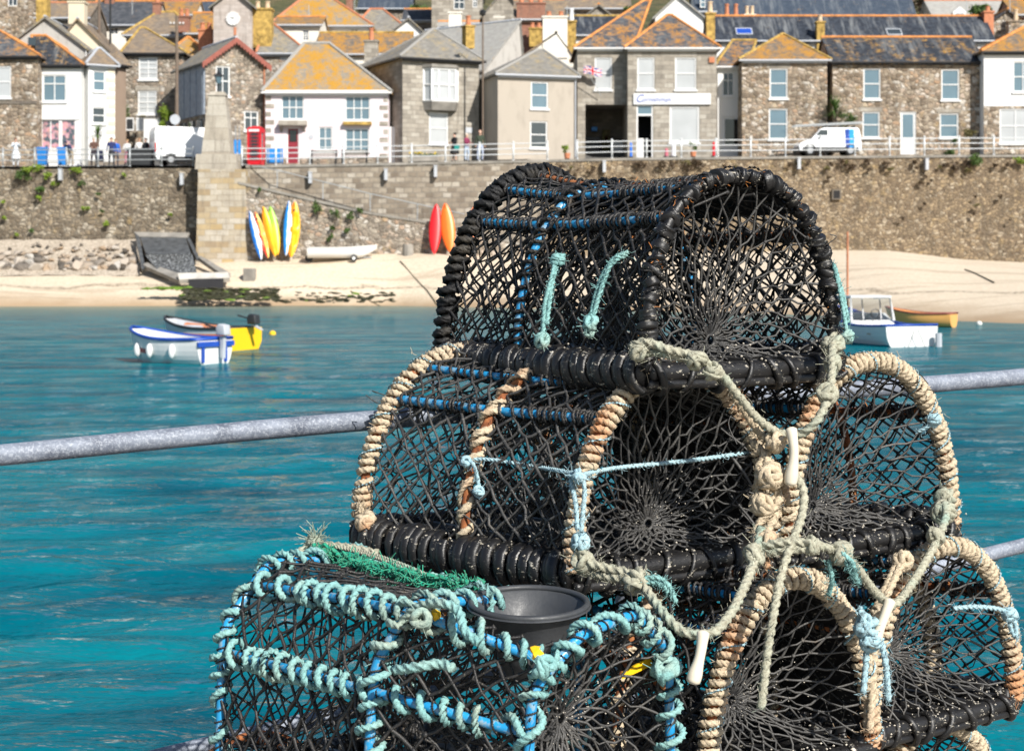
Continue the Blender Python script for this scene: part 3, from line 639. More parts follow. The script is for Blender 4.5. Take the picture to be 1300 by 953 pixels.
# bay window house
h=House('grey granite house with a white upstairs bay window',511,114.2,608,116.6,77,'granite_grey',D=8)
h.window(545,143,569,183,'s','glass_curtain'); h.roof('hip',549,40,553,'slate_grey','slate_pale',gutter='black_gutter',o=.35)
h.walls(); a,z0,b,z1=h.rect(538,89,580,129); ex=.55
mb=MB(); c=.35
def baypoly(g=0): return [(a-g,-.004),(a+c-g*.3,-ex-g),(b-c+g*.3,-ex-g),(b+g,-.004)]
def bay(z0,z1,g,name,mat,parent):
    mb=MB(); p=baypoly(g); mb.prism([p[0],p[1],p[2],p[3]],'z',z0,z1); return mb.build(name,mat,parent,uv=True)
bw=bay(z0,z1,0,'bay_window',M['glass_curtain'],h.r); mb=MB(); fp=baypoly(.02)
for zz in (z0,(z0+z1)/2,z1): mb.tube([(p[0],p[1],zz) for p in fp],.075,4)
for i,(p) in enumerate(fp): mb.box((p[0]-.07,p[1]-.07,z0),(p[0]+.07,p[1]+.05,z1))
m1=(fp[1][0]*.72+fp[2][0]*.28); m2=(fp[1][0]*.28+fp[2][0]*.72)
for m in (m1,m2): mb.box((m-.05,-ex-.06,z0),(m+.05,-ex+.05,z1))
mb.build('frame',M['white_paint'],bw)
zl=h.loc(560,141)[1]; mb=MB(); p=baypoly(.12); q=[(x*.94+.06*(a+b)/2,y*.8) for x,y in baypoly(.05)]
mb.add([(x,y,z0-.08) for x,y in p]+[(x,y,zl) for x,y in q],[(0,1,2,3),(7,6,5,4),(0,4,5,1),(1,5,6,2),(2,6,7,3),(3,7,4,0)]); mb.build('bay_base',M['conc_dark'],h.r,uv=True)
bay(z1+.08,z1+.3,.15,'bay_roof',M['conc_dark'],h.r)
h.band('wall_plaque',591,162,600,169,'lead',.03); h.chimney(589,33,600,62,'lichen_stone',1,3.2,'terracotta',.7); 
# alley + rendered house
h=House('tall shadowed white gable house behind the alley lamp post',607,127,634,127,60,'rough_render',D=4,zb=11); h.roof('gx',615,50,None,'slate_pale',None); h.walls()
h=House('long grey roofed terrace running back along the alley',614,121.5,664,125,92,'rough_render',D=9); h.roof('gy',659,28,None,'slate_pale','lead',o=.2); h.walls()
h=House('plain grey-brown rendered house with two white windows and flower pot',632,113.6,731,115.2,97,'grey_render',D=8)
h.window(674,104,696,138,'s','glass_blue'); h.window(673,154,695,188,'s','glass'); h.roof('hip',683,66,690,'slate_grey','slate_pale',gutter='lead'); h.drain(730,98,200,'lead'); h.walls()
h=House('white rendered gable house with a large white chimney behind the rendered house',634,124.5,742,124.5,92,'white_warm',D=5)
h.roof('gy',706,44,None,'slate_brown','terracotta',o=.1); h.chimney(689,22,720,75,'white_warm',2,.5,'terracotta',.4,dep=1.2); h.walls()
# shop double house
h=House('granite shop house with twin orange-ridged roofs and a white sign',733,116.2,800,116.2,62.5,'granite_grey',D=7.5,name='shop_house',cat='shop')
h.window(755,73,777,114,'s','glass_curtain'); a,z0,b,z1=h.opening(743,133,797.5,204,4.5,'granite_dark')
h.roof('hip',818,3,826,'slate_lichen',gutter='white_paint'); h.walls()
shopL=h
for (q0,q1,c,y0,y1) in ((.1,1.2,'black_plastic',0,1.9),(1.35,1.9,'hill',0,2.4),(2.1,2.9,'white_paint',0,1.6),(1.5,1.8,'red_paint',1.5,2.0),(.6,1.0,'blue_sign',2.3,2.6)):
    mb=MB(); mb.box((a+q0,3.6,z0+y0),(a+q1,4.1,z0+y1)); mb.build('stored_goods',M[c],h.r,bevel=.05)
h2=House('x',797,114.9,910,114.9,62.5,'granite_grey',D=7.5)
h2.r.name='shop_wing'; h2.r['label']='projecting granite right wing of the shop with open doorway and blue sign letters'; h2.r['category']='shop'
h=h2; h.window(809,73,831,114,'s','glass_curtain'); h.window(857,73,884,114,'s','glass_curtain'); h.roof('hip',847,22,853,'slate_lichen',gutter='white_paint')
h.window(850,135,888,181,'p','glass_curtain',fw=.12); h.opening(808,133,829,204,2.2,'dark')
a,z0,b,z1=h.rect(808,133,829,204); mb=MB()
for q in ((a,z0,a+.1,z1),(b-.1,z0,b,z1),(a+.1,z1-.1,b-.1,z1),(a+.1,z1-.75,b-.1,z1-.62)): mb.box((q[0],.04,q[1]),(q[2],.14,q[3]))
mb.box((a+.12,.05,z0),(a+.5,.1,z0+1.5)); mb.build('door_frame',M['white_paint'],h.r)
mb=MB(); mb.box((a+.1,.08,z1-.62),(b-.1,.1,z1-.1)); mb.build('transom_pane',M['glass_blue'],h.r)
h.walls(); a,z0,b,z1=h.rect(804,119,902,133)
mb=MB(); mb.box((a,-.14,z0),(b,-.003,z1)); sg=mb.build('shop_sign',M['white_paint'],h.r,bevel=.01)
def text(s,body,size,x,z,y,mat,parent,al='LEFT',shear=0,ext=.006):
    c=bpy.data.curves.new('sign_text','FONT'); c.body=body; c.size=size; c.align_x=al; c.align_y='CENTER'; c.extrude=ext; c.shear=shear
    o=bpy.data.objects.new('tmp',c); C.objects.link(o); dg=bpy.context.evaluated_depsgraph_get(); me=bpy.data.meshes.new_from_object(o.evaluated_get(dg)); bpy.data.objects.remove(o)
    me.transform(Matrix.Translation((x,y,z))@Matrix.Rotation(math.pi/2,4,'X')); me.materials.clear(); me.materials.append(mat)
    n=bpy.data.objects.new('lettering',me); C.objects.link(n); n.parent=parent; return n
zc=(z0+z1)/2; text(None,'C',.74,a+.12,zc,-.15,M['deep_blue'],sg,shear=.3); text(None,'ornishman',.46,a+.58,zc-.05,-.15,M['deep_blue'],sg)
mb=MB()
for (u0,u1,v) in ((.50,.93,.76),(.58,.88,.5),(.56,.9,.25)):
    mb=MB()
    x=a+(b-a)*u0
    while x<a+(b-a)*u1:
        w=random.uniform(.08,.3); mb.box((x,-.146,z0+(z1-z0)*v-.035),(min(x+w,a+(b-a)*u1),-.1405,z0+(z1-z0)*v+.035)); x+=w+.06
    mb.build('line_of_print',M['lead'],sg)
h.band('alarm_box',900,73,907,80,'terracotta',.12); h.chimney(896,17,907,62,'lichen_stone',1,3.7,'clay_pale',.8)
# flag
r=empty('union_flag',P(757,112,115.6),0,'british union flag flying on a short pole over the passage','flag')
def L(px,py,d=115.6): return P(px,py,d)-P(757,112,115.6)
mb=MB(); mb.tube([L(763,122,115.9),L(741,82,115.0)],.025,6); mb.build('pole',M['galv_thin'],r)
t=NT('union_flag_cloth'); uv=t.co('UV'); se=t.new('ShaderNodeSeparateXYZ'); t.link(uv,se.inputs[0]); U,Vv=se.outputs[0],se.outputs[1]
def absd(x): return t.math('ABSOLUTE',x)
cu=t.math('SUBTRACT',U,.5); cv=t.math('SUBTRACT',Vv,.5)
d1=absd(t.math('SUBTRACT',cu,cv)); d2=absd(t.math('ADD',cu,cv)); dg_=t.math('MINIMUM',d1,d2); cr=t.math('MINIMUM',t.math('MULTIPLY',absd(cu),2.),absd(cv))
lt=lambda x,v:t.math('LESS_THAN',x,v)
col=t.mix(lt(dg_,.11),(.01,.02,.22),(.8,.8,.8)); col=t.mix(lt(dg_,.04),col,(.6,.01,.03)); col=t.mix(lt(cr,.17),col,(.8,.8,.8)); col=t.mix(lt(cr,.10),col,(.6,.01,.03)); fm=t.out(col,.8)
mb=MB(); nx,ny=14,8; V=[]
pA,pB,pC,pD=L(741,84),L(764,87),L(741,94),L(764,97)
for j in range(ny+1):
    for i in range(nx+1):
        u,v=i/nx,j/ny; p=(pC*(1-u)+pD*u)*(1-v)+(pA*(1-u)+pB*u)*v; V.append(p+np.array([0,.09*math.sin(u*7+v)*u,.06*math.sin(u*6)]))
i=np.arange((nx+1)*(ny+1)).reshape(ny+1,nx+1); mb.add(V,np.stack([i[:-1,:-1],i[:-1,1:],i[1:,1:],i[1:,:-1]],-1).reshape(-1,4))
o=mb.build('cloth',fm,r,smooth=True); uvl=o.data.uv_layers.new(name='UVMap')
for lp in o.data.loops: k=lp.vertex_index; uvl.data[lp.index].uv=((k%(nx+1))/nx,(k//(nx+1))/ny)
# narrow white
h=House('narrow white fronted house squeezed between the shop and a stone cottage',911,116.6,943,116.6,86,'white',D=6)
h.window(917,92,932,122,'t2','glass_black'); h.door(917,148,940,193,'white_paint','glass_black',.75,panel=False); h.roof('hip',930,54,960,'slate_lichen','lichen_stone',gutter='white_paint'); h.walls()
h=House('square stone cottage with yellow lichen pyramid roof beside the parked van',942,114.6,1050,114.6,77.5,'granite_warm',D=7,cat='cottage',name='cottage')
h.window(977,87,1000,125,'s','glass_blue',lintel='granite_grey'); h.window(976,138,1000,177,'s','glass_blue'); h.roof('hip',993,46,995,'slate_orange','lichen_stone',gutter='lead'); h.walls()
h=House('long stone terrace cottage with white door under a dark slate roof',1057,115.2,1249,115.2,80,'granite_warm',D=7,cat='cottage',name='cottage')
h.window(1096,87,1118,126,'s','glass_blue'); h.window(1195,88,1218,127,'s','glass_blue'); h.window(1095,142,1117,175,'s','glass_blue',lintel='granite_grey'); h.window(1193,144,1217,175,'s','glass_blue',lintel='granite_grey')
h.door(1143,142,1163,194,'white_paint','glass_blue',.62); h.roof('gx',1150,50,None,'slate_dark_lichen','ridge',gutter='black_gutter'); h.walls()
h=House('white-topped stone house with an orange lichen roof at the right edge',1249,114.2,1362,114.2,67,'white',D=7)
h.window(1286,78,1312,117,'s2','glass_blue'); h.window(1269,138,1328,182,'s3','glass_curtain'); h.roof('hip',1306,34,1316,'slate_orange','ridge',gutter='black_gutter'); h.walls(lower='granite_warm',lower_y=135)
# ---- houses up the hill -----------------------------------------
def back(label,x0,x1,d,ye,yr,kind,wall,roof,ax=None,ax1=None,ridge='ridge',wins=(),chims=(),D=6,gut='lead'):
    h=House(label,x0,d,x1,d,ye,wall,D=D); 
    for w in wins: h.window(*w[:4],w[4] if len(w)>4 else 's2',w[5] if len(w)>5 else 'glass',sill=None,fw=.07)
    h.roof(kind,(x0+x1)/2 if ax is None else ax,yr,ax1,roof,ridge,gutter=gut)
    for c in chims: h.chimney(*c[:4],*c[4:])
    h.walls(); return h
back('upper stone house filling the top left corner of the hill',-20,47,134,-20,-40,'gx','granite_warm','slate_brown',wins=((10,-14,22,8),))
back('grey slate house with red chimney above the cream gable',112,196,138,33,4,'gx','white_warm','slate',chims=((134,-2,146,20,'brick',1),),wins=((140,36,150,44),))
back('low brown roofed house below the grey slate one on the left hill',48,112,130,24,6,'gx','granite_dark','slate_brown',ridge='terracotta')
back('brown roofed stone house above the pyramid roof villa',160,240,131,46,18,'hip','granite','slate_brown',200,222,ridge='lichen_stone',chims=((195,4,205,22,'brick',1),))
back('orange roofed cottage high behind the left red chimney',200,246,146,20,4,'gx','white_warm','slate_orange',ridge='terracotta')
back('dark blue roofed house at the top left of the hill',236,284,150,17,4,'gx','white','slate_blue',wins=((262,19,268,23),))
back('orange lichen roof cottage left of the clock tower',238,300,129,44,19,'gx','granite','slate_orange',chims=((227,21,241,42,'brick',2,.5,'terracotta'),))
back('small yellow roofed cottage with a pink chimney under the clock tower',212,262,124,73,50,'hip','granite_dark','slate_yellow',238,240,chims=((253,38,270,66,'terracotta',2,.5,'terracotta',.5),))
back('slate roofed stone house with a red hip between hall and pink cottage',330,388,121,69,32,'hip','granite','slate_grey',340,346,ridge='terracotta',wins=((356,71,364,77),))
back('big orange roofed house with white walls above the pink cottage',345,470,134,34,-6,'hip','white','slate_yellow',392,412,wins=((383,37,392,53),(445,37,455,43)),ridge='terracotta')
back('white gabled extension with a small window behind the pink cottage',347,406,128,33,24,'gx','white_warm','slate_orange',wins=((384,38,392,52,'sg2'),))
back('long low cottage with orange lichen roof above the pink cottage',402,520,125,70,44,'gx','white_warm','slate_orange',ridge='lichen_stone')
back('slate hipped house with red ridge tiles behind the bay window house',446,520,140,44,14,'hip','white','slate_grey',470,486,ridge='terracotta',chims=((440,-4,448,22,'brick',1),))
back('white gable with a round window beside the red ridged roof',494,540,131,44,25,'gy','white','slate_grey',519,ridge='lead')
h=back('white chimneyed cottage right behind the bay window house roof',556,606,129,46,30,'gx','white_warm','slate_pale',chims=((570,16,586,48,'white_warm',0,.5),))
back('dark blue roofed barn at the top behind the red ridged house',455,522,155,12,-8,'gx','granite','slate_blue')
back('small dark slate shed below the hilltop trees',512,560,148,27,14,'gx','granite_dark','slate')
back('tall stone house with pale blue windows on the upper hill',548,612,144,-12,-40,'gx','granite_grey','slate',wins=((576,-6,590,12),(600,-6,606,10)))
back('grey stone gable house high above the alley',612,668,141,22,-12,'gy','granite_grey','slate_grey',640,chims=((627,22,640,40,'white_warm',0,.4),))
back('red brick house with tall stack above the alley terrace',654,716,133,26,2,'gx','brick','slate_brown',chims=((656,4,692,44,'brick',3,.4,'terracotta'),(672,36,688,60,'lichen_stone',2,-1.,'terracotta',.4)))
back('dark roofed terrace house behind the twin orange-ridged roofs',690,800,142,12,-14,'gx','granite','slate_brown',chims=((712,2,718,20,'brick',1),(738,2,746,14,'brick',1)))
back('small grey stone gable peeping over the passage roof',738,782,136,26,8,'gy','granite_grey','slate_grey',760)
back('low streaked slate roof left of the twin orange-ridged roofs',724,800,128,46,23,'gx','white','slate_streak',ridge='lichen_stone',chims=((720,27,731,85,'lichen_stone',1,-1.2,'white_paint',.9),))
back('white rendered gable with blue window above the shop roof',832,892,137,22,-4,'gy','white','slate_pale',860,ridge='lead')
back('white end house with turquoise window near the top centre',884,906,140,16,-20,'gx','white','slate_blue',wins=((889,-4,896,10,'s','glass_blue'),))
hh=back('very long streaked slate roofed terrace with orange ridge behind the right cottages',903,1262,127,53,23,'gx','white','slate_streak',ridge='ridge',wins=((1046,55,1052,68),),chims=((1036,28,1046,74,'lichen_stone',1,.1,'clay_pale',.5),))
for (x0,y0,x1,y1,l) in ((934,38,955,48,'wide blue skylight'),(1125,39,1144,49,'wide skylight')):
    a,z0,b,z1=hh.rect(x0,y0,x1,y1,1.); k=(hh.loc(1080,23,3)[1]-hh.ze)/3; mb=MB()
    V=lambda x,z,e:(x,(z-hh.ze)/k-e,z+.14+e); mb.add([V(a,z0,.05),V(b,z0,.05),V(b,z1,.05),V(a,z1,.05),V(a,z0,-.1),V(b,z0,-.1),V(b,z1,-.1),V(a,z1,-.1)],[(0,1,2,3),(0,4,5,1),(1,5,6,2),(2,6,7,3),(3,7,4,0)]); s_=mb.build('skylight',M['lead'],hh.roofo)
    mb=MB(); e=.12*(b-a)/2; mb.add([V(a+e,z0+.08,.06),V(b-e,z0+.08,.06),V(b-e,z1-.08,.06),V(a+e,z1-.08,.06)],[(0,1,2,3)]); mb.build('pane',M['deep_blue' if x0<1000 else 'glass'],s_)
back('upper long blue slate roof with small skylights and paired chimneys',893,1162,140,22,-14,'gx','white','slate_blue',chims=((917,21,940,30,'lichen_stone',2,-1.,'terracotta',1.),(945,19,958,26,'white_warm',2,-1.,'clay_pale',.7)),ridge='lead')
h=back('pale roofed bungalow with a white dormer on the top right hill',1186,1284,142,24,3,'gx','granite_grey','slate_pale',ridge='terracotta')
a,z0,b,z1=h.rect(1210,10,1227,24,.3); mb=MB(); mb.prism([(a,z0),(b,z0),(b,z1-.35),((a+b)/2,z1+.1),(a,z1-.35)],'y',.3,2.6); dm=mb.build('dormer',M['white'],h.r,uv=True)
mb=MB(); mb.box((a+.2,.27,z0+.25),(b-.2,.297,z1-.5)); mb.build('pane',M['glass_blue'],dm)
back('dark slate gable with orange verges behind the right edge house',1242,1312,131,42,14,'gy','granite','slate_dark_lichen',1279,chims=((1248,15,1260,58,'terracotta',1,-1.5,'terracotta',.4),(1279,27,1300,48,'granite_warm',1,-1.,'clay_pale',.9)))
back('rust roofed shed beyond the top right gable',1288,1340,138,20,2,'gx','brick','slate_orange')
# ================================================================= STREET THINGS
def at(px,py,d,onground=False):
    p=P(px,py,d)
    if onground: p[2]=ground(p[0],p[1])
    return p
# phone box
p=at(325,0,112.2,True); r=empty('phone_box',p,math.radians(-8),'red telephone box at the left end of the pink cottage','phone box')
mb=MB(); w=.46
for sx in (-1,1):
    for sy in (-1,1): mb.box((sx*w-.07*sx,sy*w-.07*sy,0),(sx*w,sy*w,2.25))
mb.box((-w,-w,0),(w,w,.25)); mb.box((-w-.02,-w-.02,2.1),(w+.02,w+.02,2.38)); mb.box((-w+.05,-w+.05,2.38),(w-.05,w-.05,2.46)); mb.blob((0,0,2.42),.45,2,0,scale=(1,1,.32))
mb.build('cabinet',M['red_paint'],r)
for k,(a,b) in enumerate(((0,-1),(1,0),(-1,0),(0,1))):
    mb=MB(); g=MB()
    def q(u0,u1,z0,z1,t0,t1,m):
        if a==0: m.box((u0,b*(w-t0),z0),(u1,b*(w-t1),z1))
        else: m.box((a*(w-t0),u0,z0),(a*(w-t1),u1,z1))
    for i in range(9): q(-.39,.39,.28+i*.225,.31+i*.225,.012,.045,mb)
    for u in (-.24,.24): q(u-.012,u+.012,.28,2.1,.01,.047,mb)
    q(-.39,-.33,.26,2.1,.008,.05,mb); q(.33,.39,.26,2.1,.008,.05,mb)
    s_=mb.build('door' if k==0 else 'glazed_side',M['red_paint'],r); q(-.39,.39,.27,2.1,.03,.034,g); g.build('pane',M['glass'],s_)
for b in (-1,1): mb=MB(); mb.box((-.36,b*(w+.022),2.16),(.36,b*(w+.034),2.32)); mb.build('sign_panel',M['white_paint'],r)
# post box, signs, boards
p=at(288,0,112.6,True); r=empty('post_box',p,0,'small red post box on a short post beside the granite pillar','post box')
mb=MB(); mb.box((-.18,-.14,1.0),(.18,.14,1.75)); mb.box((-.22,-.18,1.75),(.22,.18,1.8)); mb.build('box',M['red_paint'],r,bevel=.02)
mb=MB(); mb.tube([(0,0,0),(0,0,1.0)],.05,8); mb.build('post',M['black_iron'],r)
for (px0,lab) in ((297.5,'narrow blue upright sign left one of the pair beside the phone box'),(302.5,'narrow blue upright sign right one of the pair beside the phone box')):
    p=at(px0+1.5,0,111.8,True); r=empty('upright_sign',p,0,lab,'sign'); mb=MB(); mb.tube([(0,0,0),(0,0,2.6)],.03,6); mb.build('post',M['galv_thin'],r)
    mb=MB(); mb.box((-.09,-.05,.75),(.09,-.032,1.65)); mb.build('panel',M['blue_sign'],r)
p=at(349,0,109.3,True); r=empty('blue_board',p,0,'low wide blue board on the pavement before the burgundy door','board')
mb=MB(); mb.box((-.52,-.02,.1),(.52,.02,1.05)); mb.build('panel',M['blue_sign'],r,bevel=.008)
for x in (-.4,.4): mb=MB(); mb.box((x-.03,-.05,0),(x+.03,-.021,1.0)); mb.build('leg',M['galv_thin'],r)
# bins
def bin_(px,lab,rz=0):
    p=at(px,0,109.6,True); r=empty('wheelie_bin',p,rz,lab,'bin'); mb=MB()
    V=[(-.24,-.26,.08),(.24,-.26,.08),(.24,.26,.08),(-.24,.26,.08),(-.31,-.35,1.12),(.31,-.35,1.12),(.31,.35,1.12),(-.31,.35,1.12)]
    mb.add(V,[(0,3,2,1),(4,5,6,7),(0,1,5,4),(1,2,6,5),(2,3,7,6),(3,0,4,7)]); mb.build('body',M['blue_plastic'],r,bevel=.03)
    mb=MB(); mb.prism([(-.38,1.125),(.40,1.125),(.40,1.2),(0,1.25),(-.38,1.18)],'x',-.33,.33); mb.build('lid',M['blue_plastic'],r,bevel=.02)
    for s in (-.25,.25): mb=MB(); mb.tube([(s-.03,.32,.12),(s+.03,.32,.12)],.12,12,caps=True); mb.build('wheel',M['tyre'],r)
bin_(54,'blue wheelie bin under the shopfront window, left one of two'); bin_(79,'blue wheelie bin behind the stooping person in navy',.2)
p=at(179,0,109.8,True); r=empty('grit_box',p,.03,'wide black lidded box behind the grey railing beside the white van','container')
mb=MB(); mb.box((-.8,-.4,.02),(.8,.4,.95)); mb.build('body',M['black_plastic'],r,bevel=.04); mb=MB(); mb.prism([(-.45,.96),(.45,.96),(.4,1.08),(-.4,1.12)],'x',-.86,.86); mb.build('lid',M['black_plastic'],r,bevel=.02)
# boards by villa
for px,lab,c in ((165,'small dark chalkboard sign below the lower villa window','black_plastic'),(178,'small white framed board below the lower villa window','glass_curtain')):
    p=at(px,0,119,False); p[2]=EYE+(HY-166)/F*119; r=empty('a_board',p,0,lab,'board'); mb=MB(); mb.box((-.28,-.03,-.0),(.28,.0,.9)); mb.build('frame',M['white_paint'],r); mb=MB(); mb.box((-.22,-.04,.1),(.22,-.031,.8)); mb.build('panel',M[c],r)
p=at(194,166,119); r=empty('garden_wall',p,0,'low white block wall end beside the green bush','wall'); mb=MB(); mb.box((-.6,-.2,-1),(.55,.2,.85)); mb.build('block',M['white'],r,uv=True); mb=MB(); mb.box((-.66,-.25,.852),(.61,.25,.92)); mb.build('coping',M['conc_dark'],r)
# poles
def pole(name,px,y0,y1,d,r_,mat,lab,cat='pole',extra=None,rz=0):
    zt=EYE+(HY-y0)/F*d; zb_=EYE+(HY-y1)/F*d; X=(px-650)/F*d; r=empty(name,(X,d,zb_),0,lab,cat); mb=MB(); mb.tube([(0,0,0),(0,0,zt-zb_)],[r_,r_*.75],8,caps=True); mb.build('post',M[mat],r)
    if extra: extra(r,zt-zb_)
    return r
def ins(r,H):
    mb=MB(); mb.box((-.5,-.05,H-.6),(.5,.05,H-.5)); mb.build('crossarm',M['wood_pole'],r); mb=MB(); [mb.tube([(x,0,H-.5),(x,0,H-.38)],.05,6,caps=True) for x in (-.42,-.2,.2,.42)]; mb.build('insulators',M['white_paint'],r)
pole('utility_pole',224.5,21,200,113.5,.14,'wood_pole','tall timber utility pole between the villa and the stone hall','utility pole',ins)
pole('utility_pole',126,-20,48,126,.12,'wood_pole','timber pole rising above the cream gable roof','utility pole',ins)
pole('utility_pole',140,-20,56,125,.09,'black_iron','thin dark pole just right of the timber pole above the cream gable','utility pole')
def lampx(r,H):
    mb=MB(); mb.tube([(0,0,H),(0,-.3,H+.15),(0,-.7,H+.1)],.05,6); mb.build('arm',M['galv_thin'],r); mb=MB(); mb.blob((0,-.8,H+.05),.28,1,0,scale=(.9,1.3,.9)); mb.build('lamp_head',M['black_iron'],r)
pole('street_lamp',613,20,203,114.2,.07,'wood_pole','tall street lamp at the mouth of the dark alley','street lamp',lampx)
def rsign(r,H):
    mb=MB(); mb.tube([(0,-.05,H-.3),(0,-.07,H-.3)],.33,20,caps=True); mb.build('round_plate',M['lead'],r)
pole('road_sign',222.5,146,212,110,.035,'galv_thin','round grey-backed road sign behind the white van roof','road sign',rsign)
for (px,y0,y1,d,l) in ((1227,0,23,141,'thin white mast beside the dormer bungalow'),(1282,-12,16,130.5,'thin white aerial pole at the top right gable'),(720,8,30,127.5,'thin grey aerial above the white chimney'),(450,0,44,139,'thin aerial pole beside the red ridged roof'),(392,6,30,131,'thin aerial on the big orange roof'),(168,-5,18,134,'thin grey aerial above the grey slate house')):
    def ant(r,H):
        mb=MB(); [mb.tube([(-.35+.05*k,0,H-.2-.18*k),(.35-.05*k,0,H-.2-.18*k)],.012,4) for k in range(3)]; mb.build('crossbars',M['galv_thin'],r)
    pole('aerial',px,y0,y1,d,.035,'galv_thin',l,'aerial',ant)
# vans -----------------------------------------------------------
def van(px,d,rz,lab,prof,W,wheels,wins,stripes=True,scale=1,name='parked_van'):
    p=at(px,0,d,True); r=empty(name,p,rz,lab,'van'); mb=MB(); hw=W/2
    n=len(prof); bm=bmesh.new()
    def ring(y,ins): return [(x*(1-.0)+0,y,z) for x,z in prof]
    L=[];R_=[]
    for x,z in prof:
        k=hw-(.10 if z>1.1 else 0)-( .06 if z>1.6 else 0); L.append((x,-k,z)); R_.append((x,k,z))
    mb.add(L+R_,[list(range(n)),list(range(n,2*n))[::-1]]+[(i,n+i,n+(i+1)%n,(i+1)%n) for i in range(n)]); mb.build('body',M['van_white'],r,bevel=.04,smooth=False)
    xs=[q[0] for q in prof]; x0,x1=min(xs),max(xs)
    for wx in wheels:
        for s in (-1,1):
            y=s*(hw-.10); mb=MB(); mb.tube([(wx,y-.1,.31),(wx,y+.115*s if s>0 else y+.1,.31)],.31,24,caps=True); w_=mb.build('wheel',M['tyre'],r)
            mb=MB(); mb.tube([(wx,y+s*.10,.31),(wx,y+s*.125,.31)],.19,16,caps=True); mb.build('rim',M['alloy'],w_)
            mb=MB(); th=np.linspace(0,math.pi,13); mb.tube([(wx+.37*math.cos(a),s*(hw-.0),.31+.37*math.sin(a)) for a in th],.035,6); mb.build('wheel_arch',M['black_plastic'],w_)
    for s in (-1,1):
        mb=MB(); y=s*(hw+.004); mb.box((x0+.25,y-.012,.30),(x1-.2,y+.012,.52)); mb.build('side_trim',M['black_plastic'],r)
        for poly in wins:
            mb=MB(); mb.prism([(x,z) for x,z in poly],'y',s*(hw-.145),s*(hw-.045) if s>0 else -(hw-.045)); mb.build('side_window',M['glass'],r)
    return r,x0,x1,hw
prof=[(-2.0,.28),(2.05,.28),(2.1,.5),(2.08,1.2),(1.98,1.72),(1.85,1.82),(-.35,1.82),(-.62,1.72),(-1.22,1.08),(-1.95,.82),(-2.07,.6)]
r,x0,x1,hw=van(1050,112.6,math.radians(3),'white panel van with blue and turquoise stripes parked by the stone cottages',prof,1.72,(-1.33,1.35),[[(-1.12,1.10),(-.15,1.10),(-.15,1.66),(-.62,1.66)]])
for k,(m,xa,xb) in enumerate((('deep_blue',1.02,1.28),('sky_blue',1.285,1.62))):
    mb=MB()
    for j in range(5): mb.box((xa+.02*(j%2),-hw-.006+(.1 if j>1 else 0)*.0,.52+j*.13),(xb-.03*(j%2),-hw+.2,.64+j*.13))
    for j in range(4): mb.box((xa,-hw+.06,1.17+j*.14),(xb-.03*(j%2),-hw+.3,1.29+j*.14))
    mb.build('stripe',M[m],r)
mb=MB(); mb.add([(-.66,-.6,1.70),(-.66,.6,1.70),(-1.2,.72,1.12),(-1.2,-.72,1.12)],[(0,1,2,3)]); o=mb.build('windscreen',M['glass'],r); o.location=(-.015,0,.02)
for s in (-1,1): mb=MB(); mb.blob((-1.93,s*.62,.72),.16,2,0,scale=(.7,1,.55)); mb.build('headlight',M['glass_curtain'],r)
mb=MB(); mb.box((-2.13,-.8,.26),(-1.9,.8,.52)); mb.build('bumper',M['black_plastic'],r,bevel=.03)
mb=MB(); mb.box((-.75,-.98,1.08),(-.6,-.82,1.25)); mb.build('mirror',M['black_plastic'],r,bevel=.02)
mb=MB(); [mb.box((x-.03,-.65,1.83),(x+.03,.65,1.96)) for x in (-.2,.8,1.7)]; mb.build('roof_rack',M['black_plastic'],r)
g=at(1051,0,112.6,True); r=empty('ladder',(g[0],g[1]-.1,g[2]+2.03),0,'long aluminium ladder lying on the striped van roof','ladder'); r.rotation_euler=(0,math.radians(-3),math.radians(3))
mb=MB(); [mb.box((-2.3,y-.03,-.0),(2.25,y+.03,.09)) for y in (-.5,-.1,.25,.6)]; mb.build('rail',M['galv_thin'],r)
mb=MB(); [mb.box((-2.2+k*.3,-.46,.02),(-2.16+k*.3,.58,.06)) for k in range(15)]; mb.build('rung',M['galv_thin'],r)
prof2=[(-2.5,.30),(2.5,.30),(2.55,.55),(2.4,1.0),(1.85,1.3),(1.25,2.25),(.9,2.42),(-2.4,2.42),(-2.52,2.25)]
r,x0,x1,hw=van(243,110.9,math.radians(24),'large white van seen from its back corner half hidden by the pillar',prof2,1.85,(-1.55,1.5),[[(1.0,1.25),(1.65,1.25),(1.2,1.8),(1.0,1.8)]],name='parked_van')
for s in (-1,1):
    mb=MB(); mb.box((-2.56,s*.03 if s>0 else -.84,.55),(-2.525,.84 if s>0 else -.03,2.15)); dd=mb.build('rear_door',M['van_white'],r,bevel=.012)
    mb=MB(); mb.box((-2.57,s*.14 if s>0 else -.72,1.45),(-2.562,.72 if s>0 else -.14,1.95)); mb.build('pane',M['glass_curtain'],dd)
    mb=MB(); mb.box((-2.57,s*.86-.06,.8),(-2.48,s*.86+.06,1.35)); mb.build('tail_light',M['lamp_red'],r)
mb=MB(); mb.box((-2.68,-.95,.28),(-2.50,.95,.55)); mb.build('bumper',M['black_plastic'],r,bevel=.02)
mb=MB(); mb.add([(1.30,-.7,2.2),(1.30,.7,2.2),(1.84,.82,1.36),(1.84,-.82,1.36)],[(0,1,2,3)]); o=mb.build('windscreen',M['glass_black'],r); o.location=(.02,0,.02)
mb=MB(); mb.box((1.3,-1.08,1.15),(1.42,-.93,1.4)); mb.build('mirror',M['black_plastic'],r)
